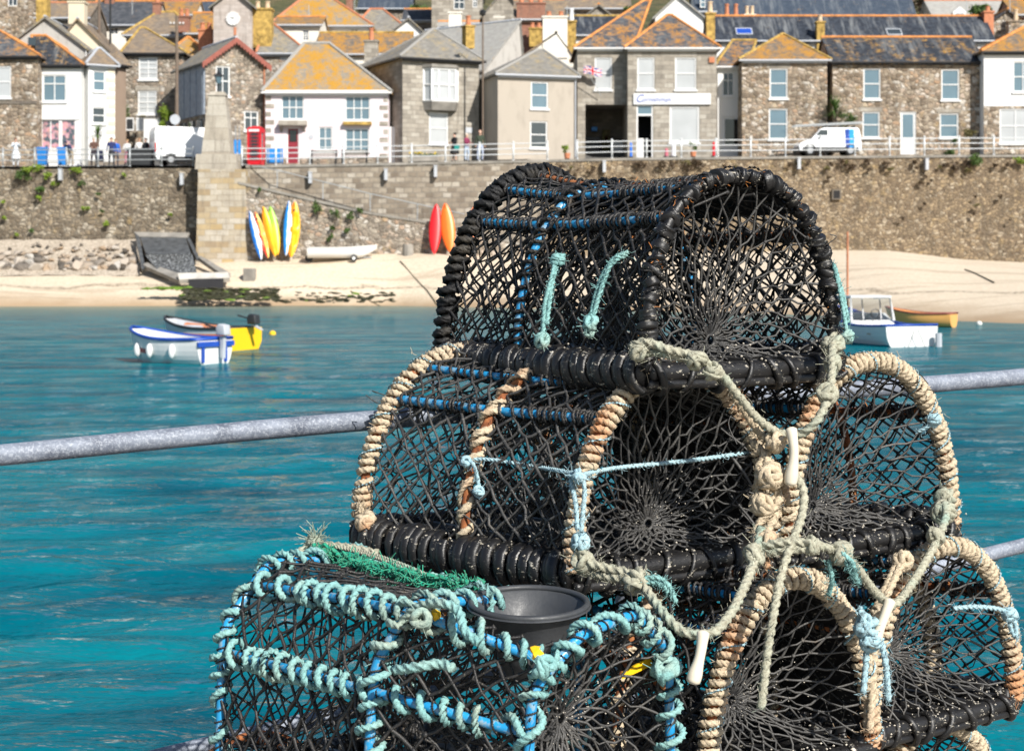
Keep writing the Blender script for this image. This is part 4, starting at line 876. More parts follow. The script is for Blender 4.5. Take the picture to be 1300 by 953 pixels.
# people ---------------------------------------------------------
MC={}
def cloth(c):
    k=tuple(round(x,3) for x in c)
    if k not in MC: MC[k]=simple('cloth_%d'%len(MC),c,.85,var=.2,scale=8)
    return MC[k]
M['skin']=simple('skin',(.55,.33,.24),.6,var=.05)
def person(px,d,lab,top,legs,hair,rz=0,h=1.86,bend=0,arms='down',skirt=False,dz=0,name='person',bare=False):
    p=at(px,0,d,True); p[2]+=dz; s=h/1.74; st=.14
    hip=.92; bx=math.sin(bend); bz=math.cos(bend)
    def up(z): # z above hip
        return (0,-(z-hip)*bx,hip+(z-hip)*bz)
    V=[];Rr=[];E=[]
    def add(co,r,par=None):
        V.append(Vector(co)*s); Rr.append(r*s)
        if par is not None: E.append((par,len(V)-1))
        return len(V)-1
    pel=add((0,0,hip),.15); w=add(up(1.08),.125,pel); ch=add(up(1.30),.155,w); nb=add(up(1.44),.085,ch); nk=add(up(1.50),.052,nb); hd=add(up(1.60),.088,nk); ht=add(up(1.68),.082,hd)
    c=up(1.59); add((0,c[1]-.105,c[2]-.005),.016,hd)
    for sx in (-1,1):
        hp=add((sx*.10,.0,.84),.105,pel); kn=add((sx*(.12+(.02 if sx>0 else 0)),-.03*sx,.48),.068,hp); an=add((sx*.13,.02*sx,.10),.045,kn); add((sx*.14,.02*sx-.14,.04),.04,an)
        sh=up(1.40); s_=add((sx*.19,sh[1],sh[2]),.062,ch)
        if arms=='down': el=(sx*.26,sh[1]+.02,sh[2]-.29); wr=(sx*.27,sh[1]-.08,sh[2]-.54)
        elif arms=='front': el=(sx*.24,sh[1]-.08,sh[2]-.27); wr=(sx*.14,sh[1]-.32,sh[2]-.30)
        else: el=(sx*.25,sh[1]-.12,sh[2]-.22); wr=(sx*.1,sh[1]-.28,sh[2]+.02)
        e=add(el,.046,s_); w2=add(wr,.034,e); dv=(Vector(wr)-Vector(el)).normalized()*.09; add(Vector(wr)+dv,.036,w2)
    me=bpy.data.meshes.new('p'); me.from_pydata([tuple(v) for v in V],E,[]); o=bpy.data.objects.new('tmp',me); C.objects.link(o)
    o.modifiers.new('s','SKIN'); sd=o.modifiers.new('d','SUBSURF'); sd.levels=1
    for i,sv in enumerate(me.skin_vertices[0].data): sv.radius=(Rr[i]*1.1,Rr[i]*(.85 if i in (pel,w,ch) else 1)*1.05); sv.use_root=(i==0)
    dg=bpy.context.evaluated_depsgraph_get(); m2=bpy.data.meshes.new_from_object(o.evaluated_get(dg)); bpy.data.objects.remove(o)
    m2.name='body'; m2.materials.clear()
    for m in (cloth(top),cloth(legs),M['skin'],M['black_plastic']): m2.materials.append(m)
    Hh=up(1.47); nrm=Vector((0,-bx,bz))
    for f in m2.polygons:
        c=f.center/s; f.use_smooth=True
        t_=(c-Vector((0,0,hip))).dot(nrm)
        if c.z<.10: k=3
        elif t_>.57 and abs(c.x)<.15: k=2
        elif abs(c.x)>.05 and any((c-Vector(V[i])/s).length<.085 for i in (len(V)-1,)) : k=2
        elif c.z<hip+.02 and abs(c.x)<.235: k=1
        else: k=0
        if bare and k==1 and c.z<.5: k=2
        f.material_index=k
    for f in m2.polygons:
        c=f.center/s
        if any((c-Vector(V[i])/s).length<.09 for i in range(len(V)) if abs(Rr[i]/s-.036)<1e-6): f.material_index=2
    b=bpy.data.objects.new('body',m2); C.objects.link(b)
    r=empty(name,p,rz,lab,'person'); b.parent=r
    hc=np.array(up(1.655))*s; mb=MB(); mb.blob(hc+np.array([0,.018,.012]),.108*s,2,.02,scale=(.95,1.02,.88)); 
    vv=mb.v[0]; vv[:,1]=np.where(vv[:,1]<hc[1]-.06*s,hc[1]-.06*s,vv[:,1]); mb.build('hair',cloth(hair),r,smooth=True)
    if skirt: mb=MB(); mb.tube([(0,0,.97*s),(0,0,.75*s),(.02,0,.48*s)],[.17*s,.24*s,.30*s],12); mb.build('skirt',cloth(legs),r,smooth=True)
    return r
person(20,110.6,'person in white and pale blue at the far left railing',(.62,.66,.70),(.66,.68,.7),(.15,.08,.05),rz=.5,arms='up',skirt=True)
person(90,110.3,'person in navy jacket and tan trousers stooping by the second blue bin',(.02,.035,.09),(.40,.33,.24),(.03,.03,.06),rz=-.4,bend=.85,arms='front')
person(119,110.6,'person in brown coat pushing a dark pushchair',(.10,.05,.035),(.05,.04,.05),(.45,.40,.34),rz=.3,arms='front')
person(141.5,110.4,'person in navy top next to the pushchair',(.02,.03,.12),(.03,.03,.04),(.12,.07,.04),rz=.1)
person(147,110.9,'person in bright blue jacket behind the navy one',(.01,.13,.6),(.05,.05,.07),(.2,.12,.07),rz=.6,h=1.74)
person(161.5,111.0,'fair person in white top and pink skirt left of the black box',(.7,.7,.68),(.6,.25,.3),(.35,.22,.1),rz=-.2,h=1.72,arms='front')
person(177,111.3,'person in white shirt behind the black lidded box',(.7,.68,.66),(.1,.1,.14),(.3,.17,.09),rz=.4,h=1.8)
person(185,111.1,'dark-haired person in black top behind the black lidded box',(.03,.03,.035),(.05,.05,.06),(.03,.02,.015),rz=-.5,h=1.8)
person(577,109.6,'person in black coat and skirt with a green bag at the railing',(.015,.015,.017),(.02,.02,.022),(.02,.015,.012),rz=-.9,skirt=True,arms='front',bare=True)
person(592.5,109.9,'white-haired person in maroon top and pale jeans',(.22,.03,.08),(.42,.50,.62),(.6,.5,.42),rz=.9,h=1.8,arms='front')
person(609.5,109.7,'taller bald man in dark green jacket and light jeans before the alley',(.035,.05,.03),(.38,.43,.55),(.5,.3,.22),rz=.2,h=1.98,arms='down')
p=at(577,0,109.4,True); mb=MB(); mb.box((p[0]-.02,p[1]-.12,p[2]+.78),(p[0]+.32,p[1]+.0,p[2]+1.08)); o=mb.build('shoulder_bag',cloth((.02,.25,.22)),bevel=.03); tag(o,'small teal bag carried by the person in black','bag')
p=at(127,0,110.2,True); r=empty('pushchair',p,.2,'dark blue pushchair in front of the person in brown','pushchair')
mb=MB(); mb.prism([(-.3,.35),(.25,.3),(.35,.55),(-.1,.6),(-.35,1.0),(-.5,.95)],'x',-.22,.22); mb.build('seat',cloth((.015,.02,.06)),r,bevel=.03)
mb=MB(); [mb.tube([(s*.24,-.35,.1),(s*.24,.2,.6),(s*.24,.45,1.0)],.015,6) for s in (-1,1)]; [mb.tube([(s*.24,.3,.1),(s*.24,-.1,.55)],.015,6) for s in (-1,1)]; mb.tube([(-.24,.45,1.0),(.24,.45,1.0)],.018,6); mb.build('frame',M['galv_thin'],r)
for sx in (-1,1):
    for y in (-.35,.3): mb=MB(); mb.tube([(sx*.26-.02,y,.1),(sx*.26+.02,y,.1)],.1,14,caps=True); mb.build('wheel',M['tyre'],r)
# plants ----------------------------------------------------------
def leafmat(n,a,b):
    t=NT(n); return t.out(t.mix(t.noise(3,3,.6),a,b),.65)
M['leaf_bright']=leafmat('bright_green_leaf',(.10,.18,.015),(.26,.34,.03)); M['leaf']=leafmat('green_leaf',(.03,.075,.015),(.10,.16,.03)); M['leaf_olive']=leafmat('olive_leaf',(.08,.08,.025),(.2,.16,.06)); M['leaf_brown']=leafmat('dry_brown_weed',(.045,.028,.014),(.11,.07,.035))
def foliage(mb,c,R_,n,size,mode='ball'):
    c=np.array(c,float); R_=np.array(R_,float)
    cl=RNG.normal(0,1,(max(4,n//40),3)); cl/=np.linalg.norm(cl,axis=1)[:,None]; cl*=RNG.uniform(.25,.85,(len(cl),1))
    k=RNG.integers(0,len(cl),n); pos=cl[k]+RNG.normal(0,.2,(n,3)); pos=c+pos*R_
    a=RNG.normal(0,1,(n,3)); a/=np.linalg.norm(a,axis=1)[:,None]; b=np.cross(a,RNG.normal(0,1,(n,3))); b/=np.linalg.norm(b,axis=1)[:,None]
    s_=size*RNG.uniform(.6,1.4,(n,1)); V=np.stack([pos-a*s_,pos+b*s_*.5,pos+a*s_,pos-b*s_*.5],1).reshape(-1,3)
    mb.add(V,np.arange(n*4).reshape(-1,4))
def bush(name,px,py,d,rpx,lab,mat='leaf',n=500,cat='bush',asp=1.,size=.07,stem=True):
    p=P(px,py,d); rr_=rpx/F*d; r=empty(name,(p[0],p[1],p[2]-rr_*asp),0,lab,cat); mb=MB(); foliage(mb,(0,0,rr_*asp),(rr_,rr_*.8,rr_*asp),n,size); mb.build('foliage',M[mat],r)
    mb=MB(); [mb.tube([(0,0,-.05),(random.uniform(-.3,.3)*rr_,random.uniform(-.3,.3)*rr_,rr_*asp)],[.03,.01],5) for _ in range(4)]; mb.build('stem',M['wood_pole'],r)
    return r
bush('bush',209.5,145,118.5,10.5,'bright yellow-green rounded bush left of the utility pole','leaf_bright',900)
bush('bush',205,158,118,5.5,'low yellow flowering bush beneath the bright green bush','leaf_bright',300)
bush('bush',160,142,119.5,5,'thin climbing shrub at the corner of the stone villa','leaf',250,asp=2.2)
bush('bush',181,150,119.6,6,'rusty low shrub under the lower villa window','leaf_olive',250)
bush('bush',1075,152,114,13,'leafy green shrub beside the spiky palm at the terrace gap','leaf',700,asp=.9)
bush('bush',1232,169,113.6,11,'tan dry shrub in front of the right terrace end','leaf_olive',500,asp=.6)
bush('bush',1211,180,113.4,5,'small green shrub under the right terrace window','leaf',200)
bush('bush',1205,194,112.9,7,'low dark shrub at the foot of the right terrace wall','leaf',240,asp=.5)
for px,py,d,w,l,m in ((1240,2,150,34,'olive scrub tree on the top right skyline','leaf_olive'),(1178,8,150,24,'brown scrub tree beside the bungalow','leaf_brown'),(1246,16,139.5,14,'green garden bush right of the dormer','leaf'),(495,-2,160,18,'green tree at the top above the round window gable','leaf'),(530,16,152,16,'dark green tree behind the small slate shed','leaf'),(210,-3,158,30,'green garden trees at the top left of the hill','leaf_olive'),(1290,0,146,26,'olive tree at the top right corner','leaf_olive'),(800,14,139,8,'small tree between the upper roofs','leaf')):
    bush('tree',px,py,d,w,l,m,1500,'tree',.7,.16)
def palm(px,py0,py1,d,lab,n=70,L=1.0):
    p=P(px,py1,d); H=(py1-py0)/F*d; r=empty('palm',p,0,lab,'palm'); mb=MB(); mb.tube([(0,0,-.3),(0,0,H*.45)],[.12,.09],8); mb.build('trunk',M['wood_pole'],r); mb=MB()
    for k in range(n):
        az=random.uniform(0,6.28); el=random.uniform(-.3,1.45); l=L*random.uniform(.7,1.1); d0=np.array([math.cos(az)*math.cos(el),math.sin(az)*math.cos(el),math.sin(el)]); b=np.array([0,0,H*.45])
        q=[b+d0*l*t_-np.array([0,0,.35*l*t_*t_*math.cos(el)]) for t_ in (0,.4,.75,1)]; sd=np.cross(d0,(0,0,1)); sd/=max(np.linalg.norm(sd),1e-3); w=[.03,.035,.025,.003]
        V=[];
        for a,ww in zip(q,w): V+=[a-sd*ww,a+sd*ww]
        mb.add(V,[(0,1,3,2),(2,3,5,4),(4,5,7,6)])
    mb.build('fronds',M['leaf'],r); return r
palm(124,152,185,113.5,'small brown-green palm by the quoined white house',60,.9)
palm(1060,118,158,114.2,'spiky green palm in the gap between the stone cottages',110,1.25)
def potted(px,d,lab,mat='leaf',fl=None,h=.4):
    p=at(px,0,d,True); r=empty('potted_plant',p,0,lab,'potted plant'); mb=MB(); mb.tube([(0,0,0),(0,0,h)],[.16,.22],12,caps=True); mb.build('pot',M['terracotta'],r); mb=MB(); foliage(mb,(0,0,h+.35),(.3,.3,.4),160,.07); mb.build('foliage',M[mat],r)
potted(720,113.2,'potted yellow-green plant at the corner of the rendered house','leaf_bright'); potted(880,113.4,'white and green potted plant below the shop window','leaf')
def trough(px0,px1,d,lab,flower):
    a=at(px0,0,d,True); b=at(px1,0,d,True); r=empty('flower_trough',a,0,lab,'flower trough'); w=b[0]-a[0]; mb=MB(); mb.box((0,-.2,0),(w,.2,.4)); mb.build('trough',M['conc_dark'],r,bevel=.02)
    mb=MB(); foliage(mb,(w/2,0,.5),(w*.5,.2,.18),300,.06); mb.build('foliage',M['leaf'],r); mb=MB(); [mb.blob((random.uniform(.1,w-.1),random.uniform(-.15,.15),.6+random.uniform(-.05,.1)),.05,1,.1) for _ in range(14)]; mb.build('flowers',cloth(flower),r)
trough(518,556,113.2,'long dark trough with yellow flowers below the bay window house',(.8,.55,.02))
def bench(px,d,lab):
    p=at(px,0,d,True); r=empty('bench',p,0,lab,'bench'); mb=MB(); [mb.box((-.9,-.25+k*.13,.42),(.9,-.15+k*.13,.46)) for k in range(4)]; mb.build('seat',M['conc_dark'],r); mb=MB(); [mb.box((-.9,.27,.55+k*.14),(.9,.30,.65+k*.14)) for k in range(3)]; mb.build('backrest',M['conc_dark'],r)
    for x in (-.8,.8): mb=MB(); mb.box((x-.04,-.25,0),(x+.04,-.17,.419)); mb.box((x-.04,.2,0),(x+.04,.269,.95)); mb.build('leg',M['black_iron'],r)
bench(411,112.6,'grey wooden bench against the pink cottage wall'); bench(450,112.8,'grey wooden bench under the right window of the pink cottage')
# bits outside the shop
def cone_(px,d,lab,c,h=.9,r0=.12):
    p=at(px,0,d,True); r=empty('pavement_bollard' if c!='red' else 'furled_banner',p,0,lab,'bollard' if c!='red' else 'banner'); mb=MB(); mb.tube([(0,0,0),(0,0,h*.9),(0,0,h)],[r0,r0*.9,r0*.4],12,caps=True); mb.build('body',cloth(c) if c!='red' else M['red_paint'],r); mb=MB(); mb.tube([(0,0,0),(0,0,.08)],[r0*1.8,r0*1.6],12,caps=True); mb.build('base',M['black_plastic'],r)
cone_(801,112.9,'blue furled parasol standing at the passage corner',(.02,.18,.75),1.0,.09); cone_(855,112.6,'stout white bollard in front of the shop window',(.75,.75,.75),.95,.17); cone_(906,112.9,'red furled banner leaning by the narrow white house','red',1.0,.1); cone_(846,112.6,'small pink postbox-like bollard left of the white bollard',(.55,.15,.2),.6,.13)
# ================================================================= WALL WEEDS
wd=[(28,222,16),(60,224,11),(98,219,14),(52,240,11),(48,252,8),(42,215,20),(105,232,9),(108,264,8),(136,284,8),(40,292,5),(20,297,5),(70,232,7),(124,246,4),(5,276,5),(216,273,4),(130,268,4),(4,256,5),(158,222,4)]
for i,(px,py,rp) in enumerate(wd):
    bush('wall_weed',px,py,107.7-.15*(py>240),rp*.75,'green weed tuft on the rubble wall left of the pillar','leaf_bright' if i%3 else 'leaf',int(60+rp*14),'weed',.6,.08)['group']='green weeds on the left rubble wall'
for i,(px,py,rp) in enumerate([(405,263,9),(428,270,8),(444,273,6),(421,290,4),(440,292,4),(420,302,5),(456,268,5),(330,241,3)]):
    bush('wall_weed',px,py,106.0,rp,'dark green creeper tuft hanging on the slipway wall','leaf',int(60+rp*18),'weed',1.1,.07)['group']='creepers on the slipway wall'
rr=random.Random(3)
for i in range(80):
    px=rr.uniform(700,1298); py=212+rr.random()**1.5*85 if i>42 else rr.uniform(205,215); rp=rr.uniform(2,5.) if i>42 else rr.uniform(3.5,7.5)
    bush('wall_weed',px,py,107.72-(py-205)*.0042,rp,'brown dry weed tuft on the long right harbour wall','leaf_brown' if rr.random()<.75 else 'leaf_olive',int(40+rp*9),'weed',.6,.07)['group']='dry weeds on the right harbour wall'
bush('wall_weed',1237,204,107.6,13,'large bright green weed clump on top of the right harbour wall','leaf',500,'weed',.6,.08)
bush('wall_weed',1299,204,107.6,9,'bright green weed clump at the right edge of the wall top','leaf_bright',250,'weed',.6,.08)
# dark drain hole
p=P(1062,247,107.75); mb=MB(); mb.box((p[0]-.28,p[1]-.06,p[2]-.32),(p[0]+.28,p[1]+.2,p[2]+.32)); mb.mi=1; mb.box((p[0]-.2,p[1]-.075,p[2]-.24),(p[0]+.2,p[1]-.05,p[2]+.24)); tag(mb.build('drain_outlet',[M['granite_dark'],M['dark']]),'small square drain outlet in the right harbour wall','drain')
# ================================================================= ROCKS, OUTLET
t=NT('shore_rock'); n=t.noise(1.5,6,.65); n2=t.noise(9,5,.7); oi=t.new('ShaderNodeObjectInfo')
col=t.mix(n2,(.5,.5,.5),(1,1,1)); col=t.mix(1.,col,t.ramp(oi.outputs['Random'],[(0,(.10,.085,.07)),(.3,(.28,.24,.2)),(.5,(.42,.36,.3)),(.7,(.5,.36,.24)),(1,(.6,.57,.52))]),'MULTIPLY'); M['rock']=t.out(col,.9,0,t.bump(n2,.05,.8))
t2=NT('pale_gravel'); n_=t2.noise(7,5,.75); M['gravel']=t2.out(t2.ramp(n_,[(.35,(.2,.165,.125)),(.55,(.46,.39,.31)),(.75,(.6,.54,.45))]),.95,0,t2.bump(n_,.08,.8))
rm=[]
for k in range(5):
    mb=MB(); mb.blob((0,0,0),1,2,.10); bmv=mb.v[0]
    for _ in range(7):
        nn=RNG.normal(0,1,3); nn/=np.linalg.norm(nn); d_=bmv@nn; bmv-=np.outer(np.maximum(d_-.62,0),nn)
    o=mb.build('boulder',M['rock']); rm.append(o.data); bpy.data.objects.remove(o)
for i in range(190):
    u=rr.random(); px=-60+u*235+rr.uniform(-5,5); v=rr.random()**.7; py=308+v*35; d=106.9-v*2.6; s=rr.uniform(.08,.24)*(1+ 1.2*v*v)
    if px>172: continue
    o=bpy.data.objects.new('boulder',rr.choice(rm)); C.objects.link(o); q=P(px,py,d); o.location=tuple(q); o.scale=(s*rr.uniform(1,1.7),s*rr.uniform(.8,1.2),s*rr.uniform(.6,1)); o.rotation_euler=(rr.uniform(-.4,.4),rr.uniform(-.4,.4),rr.uniform(0,6)); tag(o,'grey-tan boulder in the heap at the foot of the left rubble wall','boulder','boulders heaped below the left wall')
mb=MB(); V=[]
for i in range(26):
    px=-120+i*11.9; 
    for (py,d) in ((350,103.6),(343,104.2),(330,105.4),(316,106.6),(304,107.6)): q=P(px,py+RNG.normal(0,1),d); V.append(q)
i=np.arange(26*5).reshape(26,5); mb.add(V,np.stack([i[:-1,:-1],i[1:,:-1],i[1:,1:],i[:-1,1:]],-1).reshape(-1,4)); tag(mb.build('rubble_slope',M['gravel'],smooth=True),kind='structure')
r=empty('stream_outlet',P(205,350,104),0,'concrete stream outlet with dark weir pouring onto the beach','outlet')
def W_(px,py,d): return P(px,py,d)-P(205,350,104)
def slab(q,t_,mat,name):
    mb=MB(); q=[np.array(x) for x in q]; n=np.cross(q[1]-q[0],q[2]-q[0]); n/=np.linalg.norm(n); 
    if n[1]>0: pass
    V=q+[x-n*t_ for x in q]; k=len(q); mb.add(V,[list(range(k)),list(range(k,2*k))[::-1]]+[(i,(i+1)%k,k+(i+1)%k,k+i) for i in range(k)]); return mb.build(name,M[mat],r)
M['wetdark']=simple('wet_dark_stone',(.075,.08,.085),.3,var=.5,scale=3)
slab([W_(178,304,106.4),W_(236,305,106.4),W_(243,326,104.6),W_(186,326,104.6)],.2,'wetdark','weir_face')
slab([W_(170,297,106.9),W_(241,298,106.9),W_(238,304,106.3),W_(177,303,106.3)],.15,'conc_dark','lintel')
slab([W_(171,298,106.6),W_(177,303,106.3),W_(184,342,103.4),W_(180,344,103.2)],.15,'wetdark','side_wall')
slab([W_(237,304,106.4),W_(241,304,106.4),W_(254,330,104.2),W_(250,332,104)],.15,'wetdark','side_wall')
slab([W_(180,340,103.8),W_(188,338,103.9),W_(240,356,100.2),W_(228,361,99.9)],.25,'conc_dark','channel_wall')
slab([W_(250,330,104.4),W_(256,330,104.4),W_(293,352,100.6),W_(286,356,100.2)],.25,'conc_dark','channel_wall')
slab([W_(226,352,100.3),W_(290,351,100.5),W_(292,358,100),W_(228,360,99.8)],.3,'concrete','platform')
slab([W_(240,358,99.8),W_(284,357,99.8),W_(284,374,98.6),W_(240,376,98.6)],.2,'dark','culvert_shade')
t=NT('falling_water'); n=t.noise(5,5,.7,vec=t.mapping(t.co(),(2.5,1,.35))); M['fall']=t.out(t.ramp(n,[(.50,(.035,.04,.045)),(.68,(.45,.47,.48))]),.25)
M['wetdark']=simple('wet_dark_stone',(.075,.08,.085),.3,var=.5,scale=3)
slab([W_(184,325,104.4),W_(244,324,104.4),W_(250,347,101.9),W_(205,350,101.7)],.1,'fall','cascade')
slab([W_(179,305,106.2),W_(235,306,106.2),W_(242,325,104.55),W_(187,325,104.55)],.05,'wetdark','wet_weir')
# seaweed band
def weedband(px0,px1,py0,py1,d0,d1,n,name,label,mats):
    mb=MB(); r2=np.random.default_rng(9)
    for _ in range(n):
        px=r2.uniform(px0,px1); v=r2.random(); d=d0+(d1-d0)*v; q=P(px,py0+(py1-py0)*v,d); mb.blob(q,r2.uniform(.06,.2),1,.25,mi=int(r2.random()<.05),scale=(1.6,1,.4))
    return tag(mb.build(name,mats),label,'seaweed',kind='stuff')
M['seaweed']=simple('dark_seaweed',(.035,.035,.012),.55,var=.6,scale=4); M['alga']=simple('green_alga',(.13,.22,.02),.6,var=.4,scale=3)
weedband(232,352,366,381,97.6,95.2,420,'seaweed','dark seaweed and wet stones below the stream outlet',[M['seaweed'],M['alga']])
weedband(350,500,371,384,96.6,94.8,90,'seaweed','scattered seaweed along the waterline right of the outlet',[M['seaweed'],M['alga']])
weedband(185,240,364,367,98.2,97.8,60,'seaweed','thin line of green weed on the sand left of the outlet',[M['alga'],M['seaweed']])
q=P(394,365,97.5); q[2]=sand_z(394,97.5); mb=MB(); mb.box((q[0]-1.9,q[1]-.4,q[2]-.3),(q[0]+1.9,q[1]+.4,q[2]+.25)); tag(mb.build('concrete_slab',M['concrete'],bevel=.05),'long low concrete slab on the sand right of the outlet','slab')
q=P(317,340,101.5); q[2]=sand_z(317,101.5)+.3; mb=MB(); mb.box((q[0]-.35,q[1]-.3,q[2]-.45),(q[0]+.35,q[1]+.3,q[2]+.35)); tag(mb.build('mooring_block',M['conc_dark'],bevel=.05),'square concrete block on the sand below the yellow kayaks','block')
q=P(518,315,105.2); q[2]=sand_z(518,105.2)+.3; mb=MB(); mb.tube([(q[0],q[1],q[2]-.5),(q[0],q[1],q[2]+.35)],[.36,.33],10,caps=True); tag(mb.build('concrete_stump',M['conc_dark']),'round concrete stump on the sand left of the red kayak','block')
for a,b,l in (((508,325,104),(560,382,95.5),'long thin mooring chain crossing the sand under the red kayak'),((445,348,99.5),(545,380,95.8),'second fainter mooring line lying on the mid sand'),((1225,350,92),(1262,372,84),'thin rope lying on the right sand')):
    pa,pb=P(*a),P(*b); n_=12; pts=[]
    for k in range(n_+1):
        u=k/n_; px=a[0]+(b[0]-a[0])*u; d=a[2]+(b[2]-a[2])*u; py=a[1]+(b[1]-a[1])*u
        zz=sand_z(px,d)
        pts.append(((px-650)/F*d,d,zz+.03))
    mb=MB(); mb.tube(pts,.035,5); tag(mb.build('mooring_line',M['seaweed']),l,'mooring line')
# ================================================================= BOATS
def loft_boat(r,L,B,H,mats,sheer=.18,tumble=.0,rake=.25,transom=.75,inside='white_paint',gun='deep_blue',ns=16,wl=None,lap=False,stripe=None):
    mb=MB(); S=[]; m=9
    def sect(t,inset=0.):
        # t 0 stern .. 1 bow, y forward
        b=B/2*(transom+(1-transom)*math.sin(min(t/.45,1)*math.pi/2))*(1 if t<.45 else math.cos((t-.45)/.55*math.pi/2)**.62)
        b=max(b-inset,.004); zs=H+sheer*(2*t-.7)**2*(1 if t>.35 else .35); zk=.0+H*.95*max(0,(t-.72)/.28)**2.2+inset
        pts=[]
        for k in range(-m,m+1):
            a=k/m; s_=math.copysign(abs(a)**.75,a) ; x=b*math.copysign(abs(math.sin(a*math.pi/2))**.55,a); z=zk+(zs-zk)*(1-math.cos(a*math.pi/2)**.9); pts.append((x,(t-.5)*L+rake*t*t*(z/H)*.5,z))
        return pts
    V=[];
    for i in range(ns+1): V+=sect(i/ns)
    w=2*m+1; i=np.arange((ns+1)*w).reshape(ns+1,w); q=np.stack([i[:-1,:-1],i[:-1,1:],i[1:,1:],i[1:,:-1]],-1).reshape(-1,4)
    mb.add(V,q,0); mb.add(V[:w],[list(range(w))],0)
    if wl is not None:
        V_=V+V[:w]
        for j,f in enumerate(mb.f):
            z=sum(V_[a][2] for a in f)/len(f)
            if z<wl: mb.m[j]=1
            if stripe and stripe[0]<z<stripe[1]: mb.m[j]=2
    mb.build('hull',[M[x] for x in mats],r,smooth=False)
    V2=[]
    for i in range(ns+1): V2+=sect(min(i/ns,.985)*.985+.008,.05)
    mb=MB(); mb.add(V2,q[:,::-1]); mb.add(V2[:w],[list(range(w))[::-1]]); mb.build('inner_hull',M[inside],r)
    G=[V[k*w] for k in range(ns+1)]+[V[k*w+w-1] for k in range(ns,-1,-1)]; mb=MB(); mb.tube(G,.035,6,closed=True); mb.build('gunwale',M[gun],r,smooth=True)
    return V,w
def outboard(r,y,z,cowl='black_plastic',tilt=0.,s=1.,x=0):
    mb=MB(); mb.prism([(y-.42*s,z+.14*s),(y-.06*s,z+.14*s),(y-.04*s,z+.36*s),(y-.14*s,z+.46*s),(y-.38*s,z+.42*s)],'x',x-.13*s,x+.13*s); cw=mb.build('outboard_motor',M[cowl],r,bevel=.035*s,smooth=True)
    mb=MB(); mb.prism([(y-.30*s,z+.12*s),(y-.14*s,z+.12*s),(y-.17*s+tilt*-.4,z-.5*s+abs(tilt)*.5),(y-.27*s+tilt*-.4,z-.5*s+abs(tilt)*.5)],'x',x-.06*s,x+.06*s); mb.build('leg',M['lead'],cw,bevel=.01)
    mb=MB(); mb.tube([(x,y-.1,z+.22),(x,y+.35,z+.30)],.02,6); mb.build('tiller',M['black_plastic'],cw)
def thwart(r,y,w,z): mb=MB(); mb.box((-w,y-.11,z),(w,y+.11,z+.03)); mb.build('thwart',M['wood_seat'],r)
M['wood_seat']=simple('varnished_wood',(.36,.19,.08),.5,var=.3,scale=6)
M['yellow_hull']=simple('yellow_hull_paint',(.80,.50,.01),.35,var=.05); M['orange_hull']=simple('orange_paint',(.75,.16,.01),.4,var=.08); M['teal_paint']=simple('turquoise_antifoul',(.01,.33,.42),.5,var=.15); M['cream_hull']=simple('cream_hull_paint',(.78,.40,.12),.4,var=.08)
d1=EYE*F/(467-HY)
def boat(name,px,d,rz,lab,z=-.12,cat='boat'): return empty(name,((px-650)/F*d,d,z),rz,lab,cat)
r=boat('motor_dinghy',223,41.5,math.radians(57),'white dinghy with blue gunwale and grey outboard, nearest of the left pair'); V,w=loft_boat(r,2.3,1.2,.60,('white_paint','white_paint','burgundy'),sheer=.12,wl=.0,stripe=(.34,.385),inside='white_paint',gun='deep_blue',transom=.85)
outboard(r,-1.12,.58,'lead',0,.72,.1); thwart(r,-.3,.5,.33); thwart(r,.55,.42,.35)
for x,y in ((-.60,-.5),(-.60,.15),(-.47,.65)): mb=MB(); mb.blob((x,y,.36),.085,2,0,scale=(.8,.9,1.8)); mb.build('fender',M['white_paint'],r,smooth=True)
mb=MB(); mb.box((-.52,-1.20,.46),(.52,-1.155,.56)); mb.build('transom_band',M['deep_blue'],r)
for x in (-.4,.25): mb=MB(); mb.box((x,-1.19,.15),(x+.07,-1.155,.455)); mb.build('blue_mark',M['deep_blue'],r)
r=boat('motor_dinghy',262,48.3,math.radians(57),'yellow and orange dinghy with dark outboard behind the white dinghy'); V,w=loft_boat(r,2.5,1.2,.60,('lead','yellow_hull','orange_hull'),sheer=.14,wl=.42,stripe=(.36,.44),inside='lead',gun='black_plastic',transom=.9)
mb=MB(); mb.prism([(-.42,.02),(.42,.02),(.58,.3),(.58,.62),(-.58,.62),(-.58,.3)],'y',-1.30,-1.255); mb.build('transom',M['yellow_hull'],r,bevel=.01); outboard(r,-1.31,.6,'black_plastic',.7,.75,.1); thwart(r,-.2,.5,.34)
mb=MB(); mb.tube([(.35,-.9,.52),(.1,.8,.62)],.09,8,caps=True); mb.build('rolled_cover',M['terracotta'],r); mb=MB(); mb.blob((0,.55,.45),.5,2,.04,scale=(1,1.1,.45)); mb.build('grey_cover',M['lead'],r,smooth=True)
mb=MB(); mb.blob((-.35,-1.0,.52),.16,2,.0,scale=(1,1,.8)); mb.build('buoy',M['white_paint'],r,smooth=True)
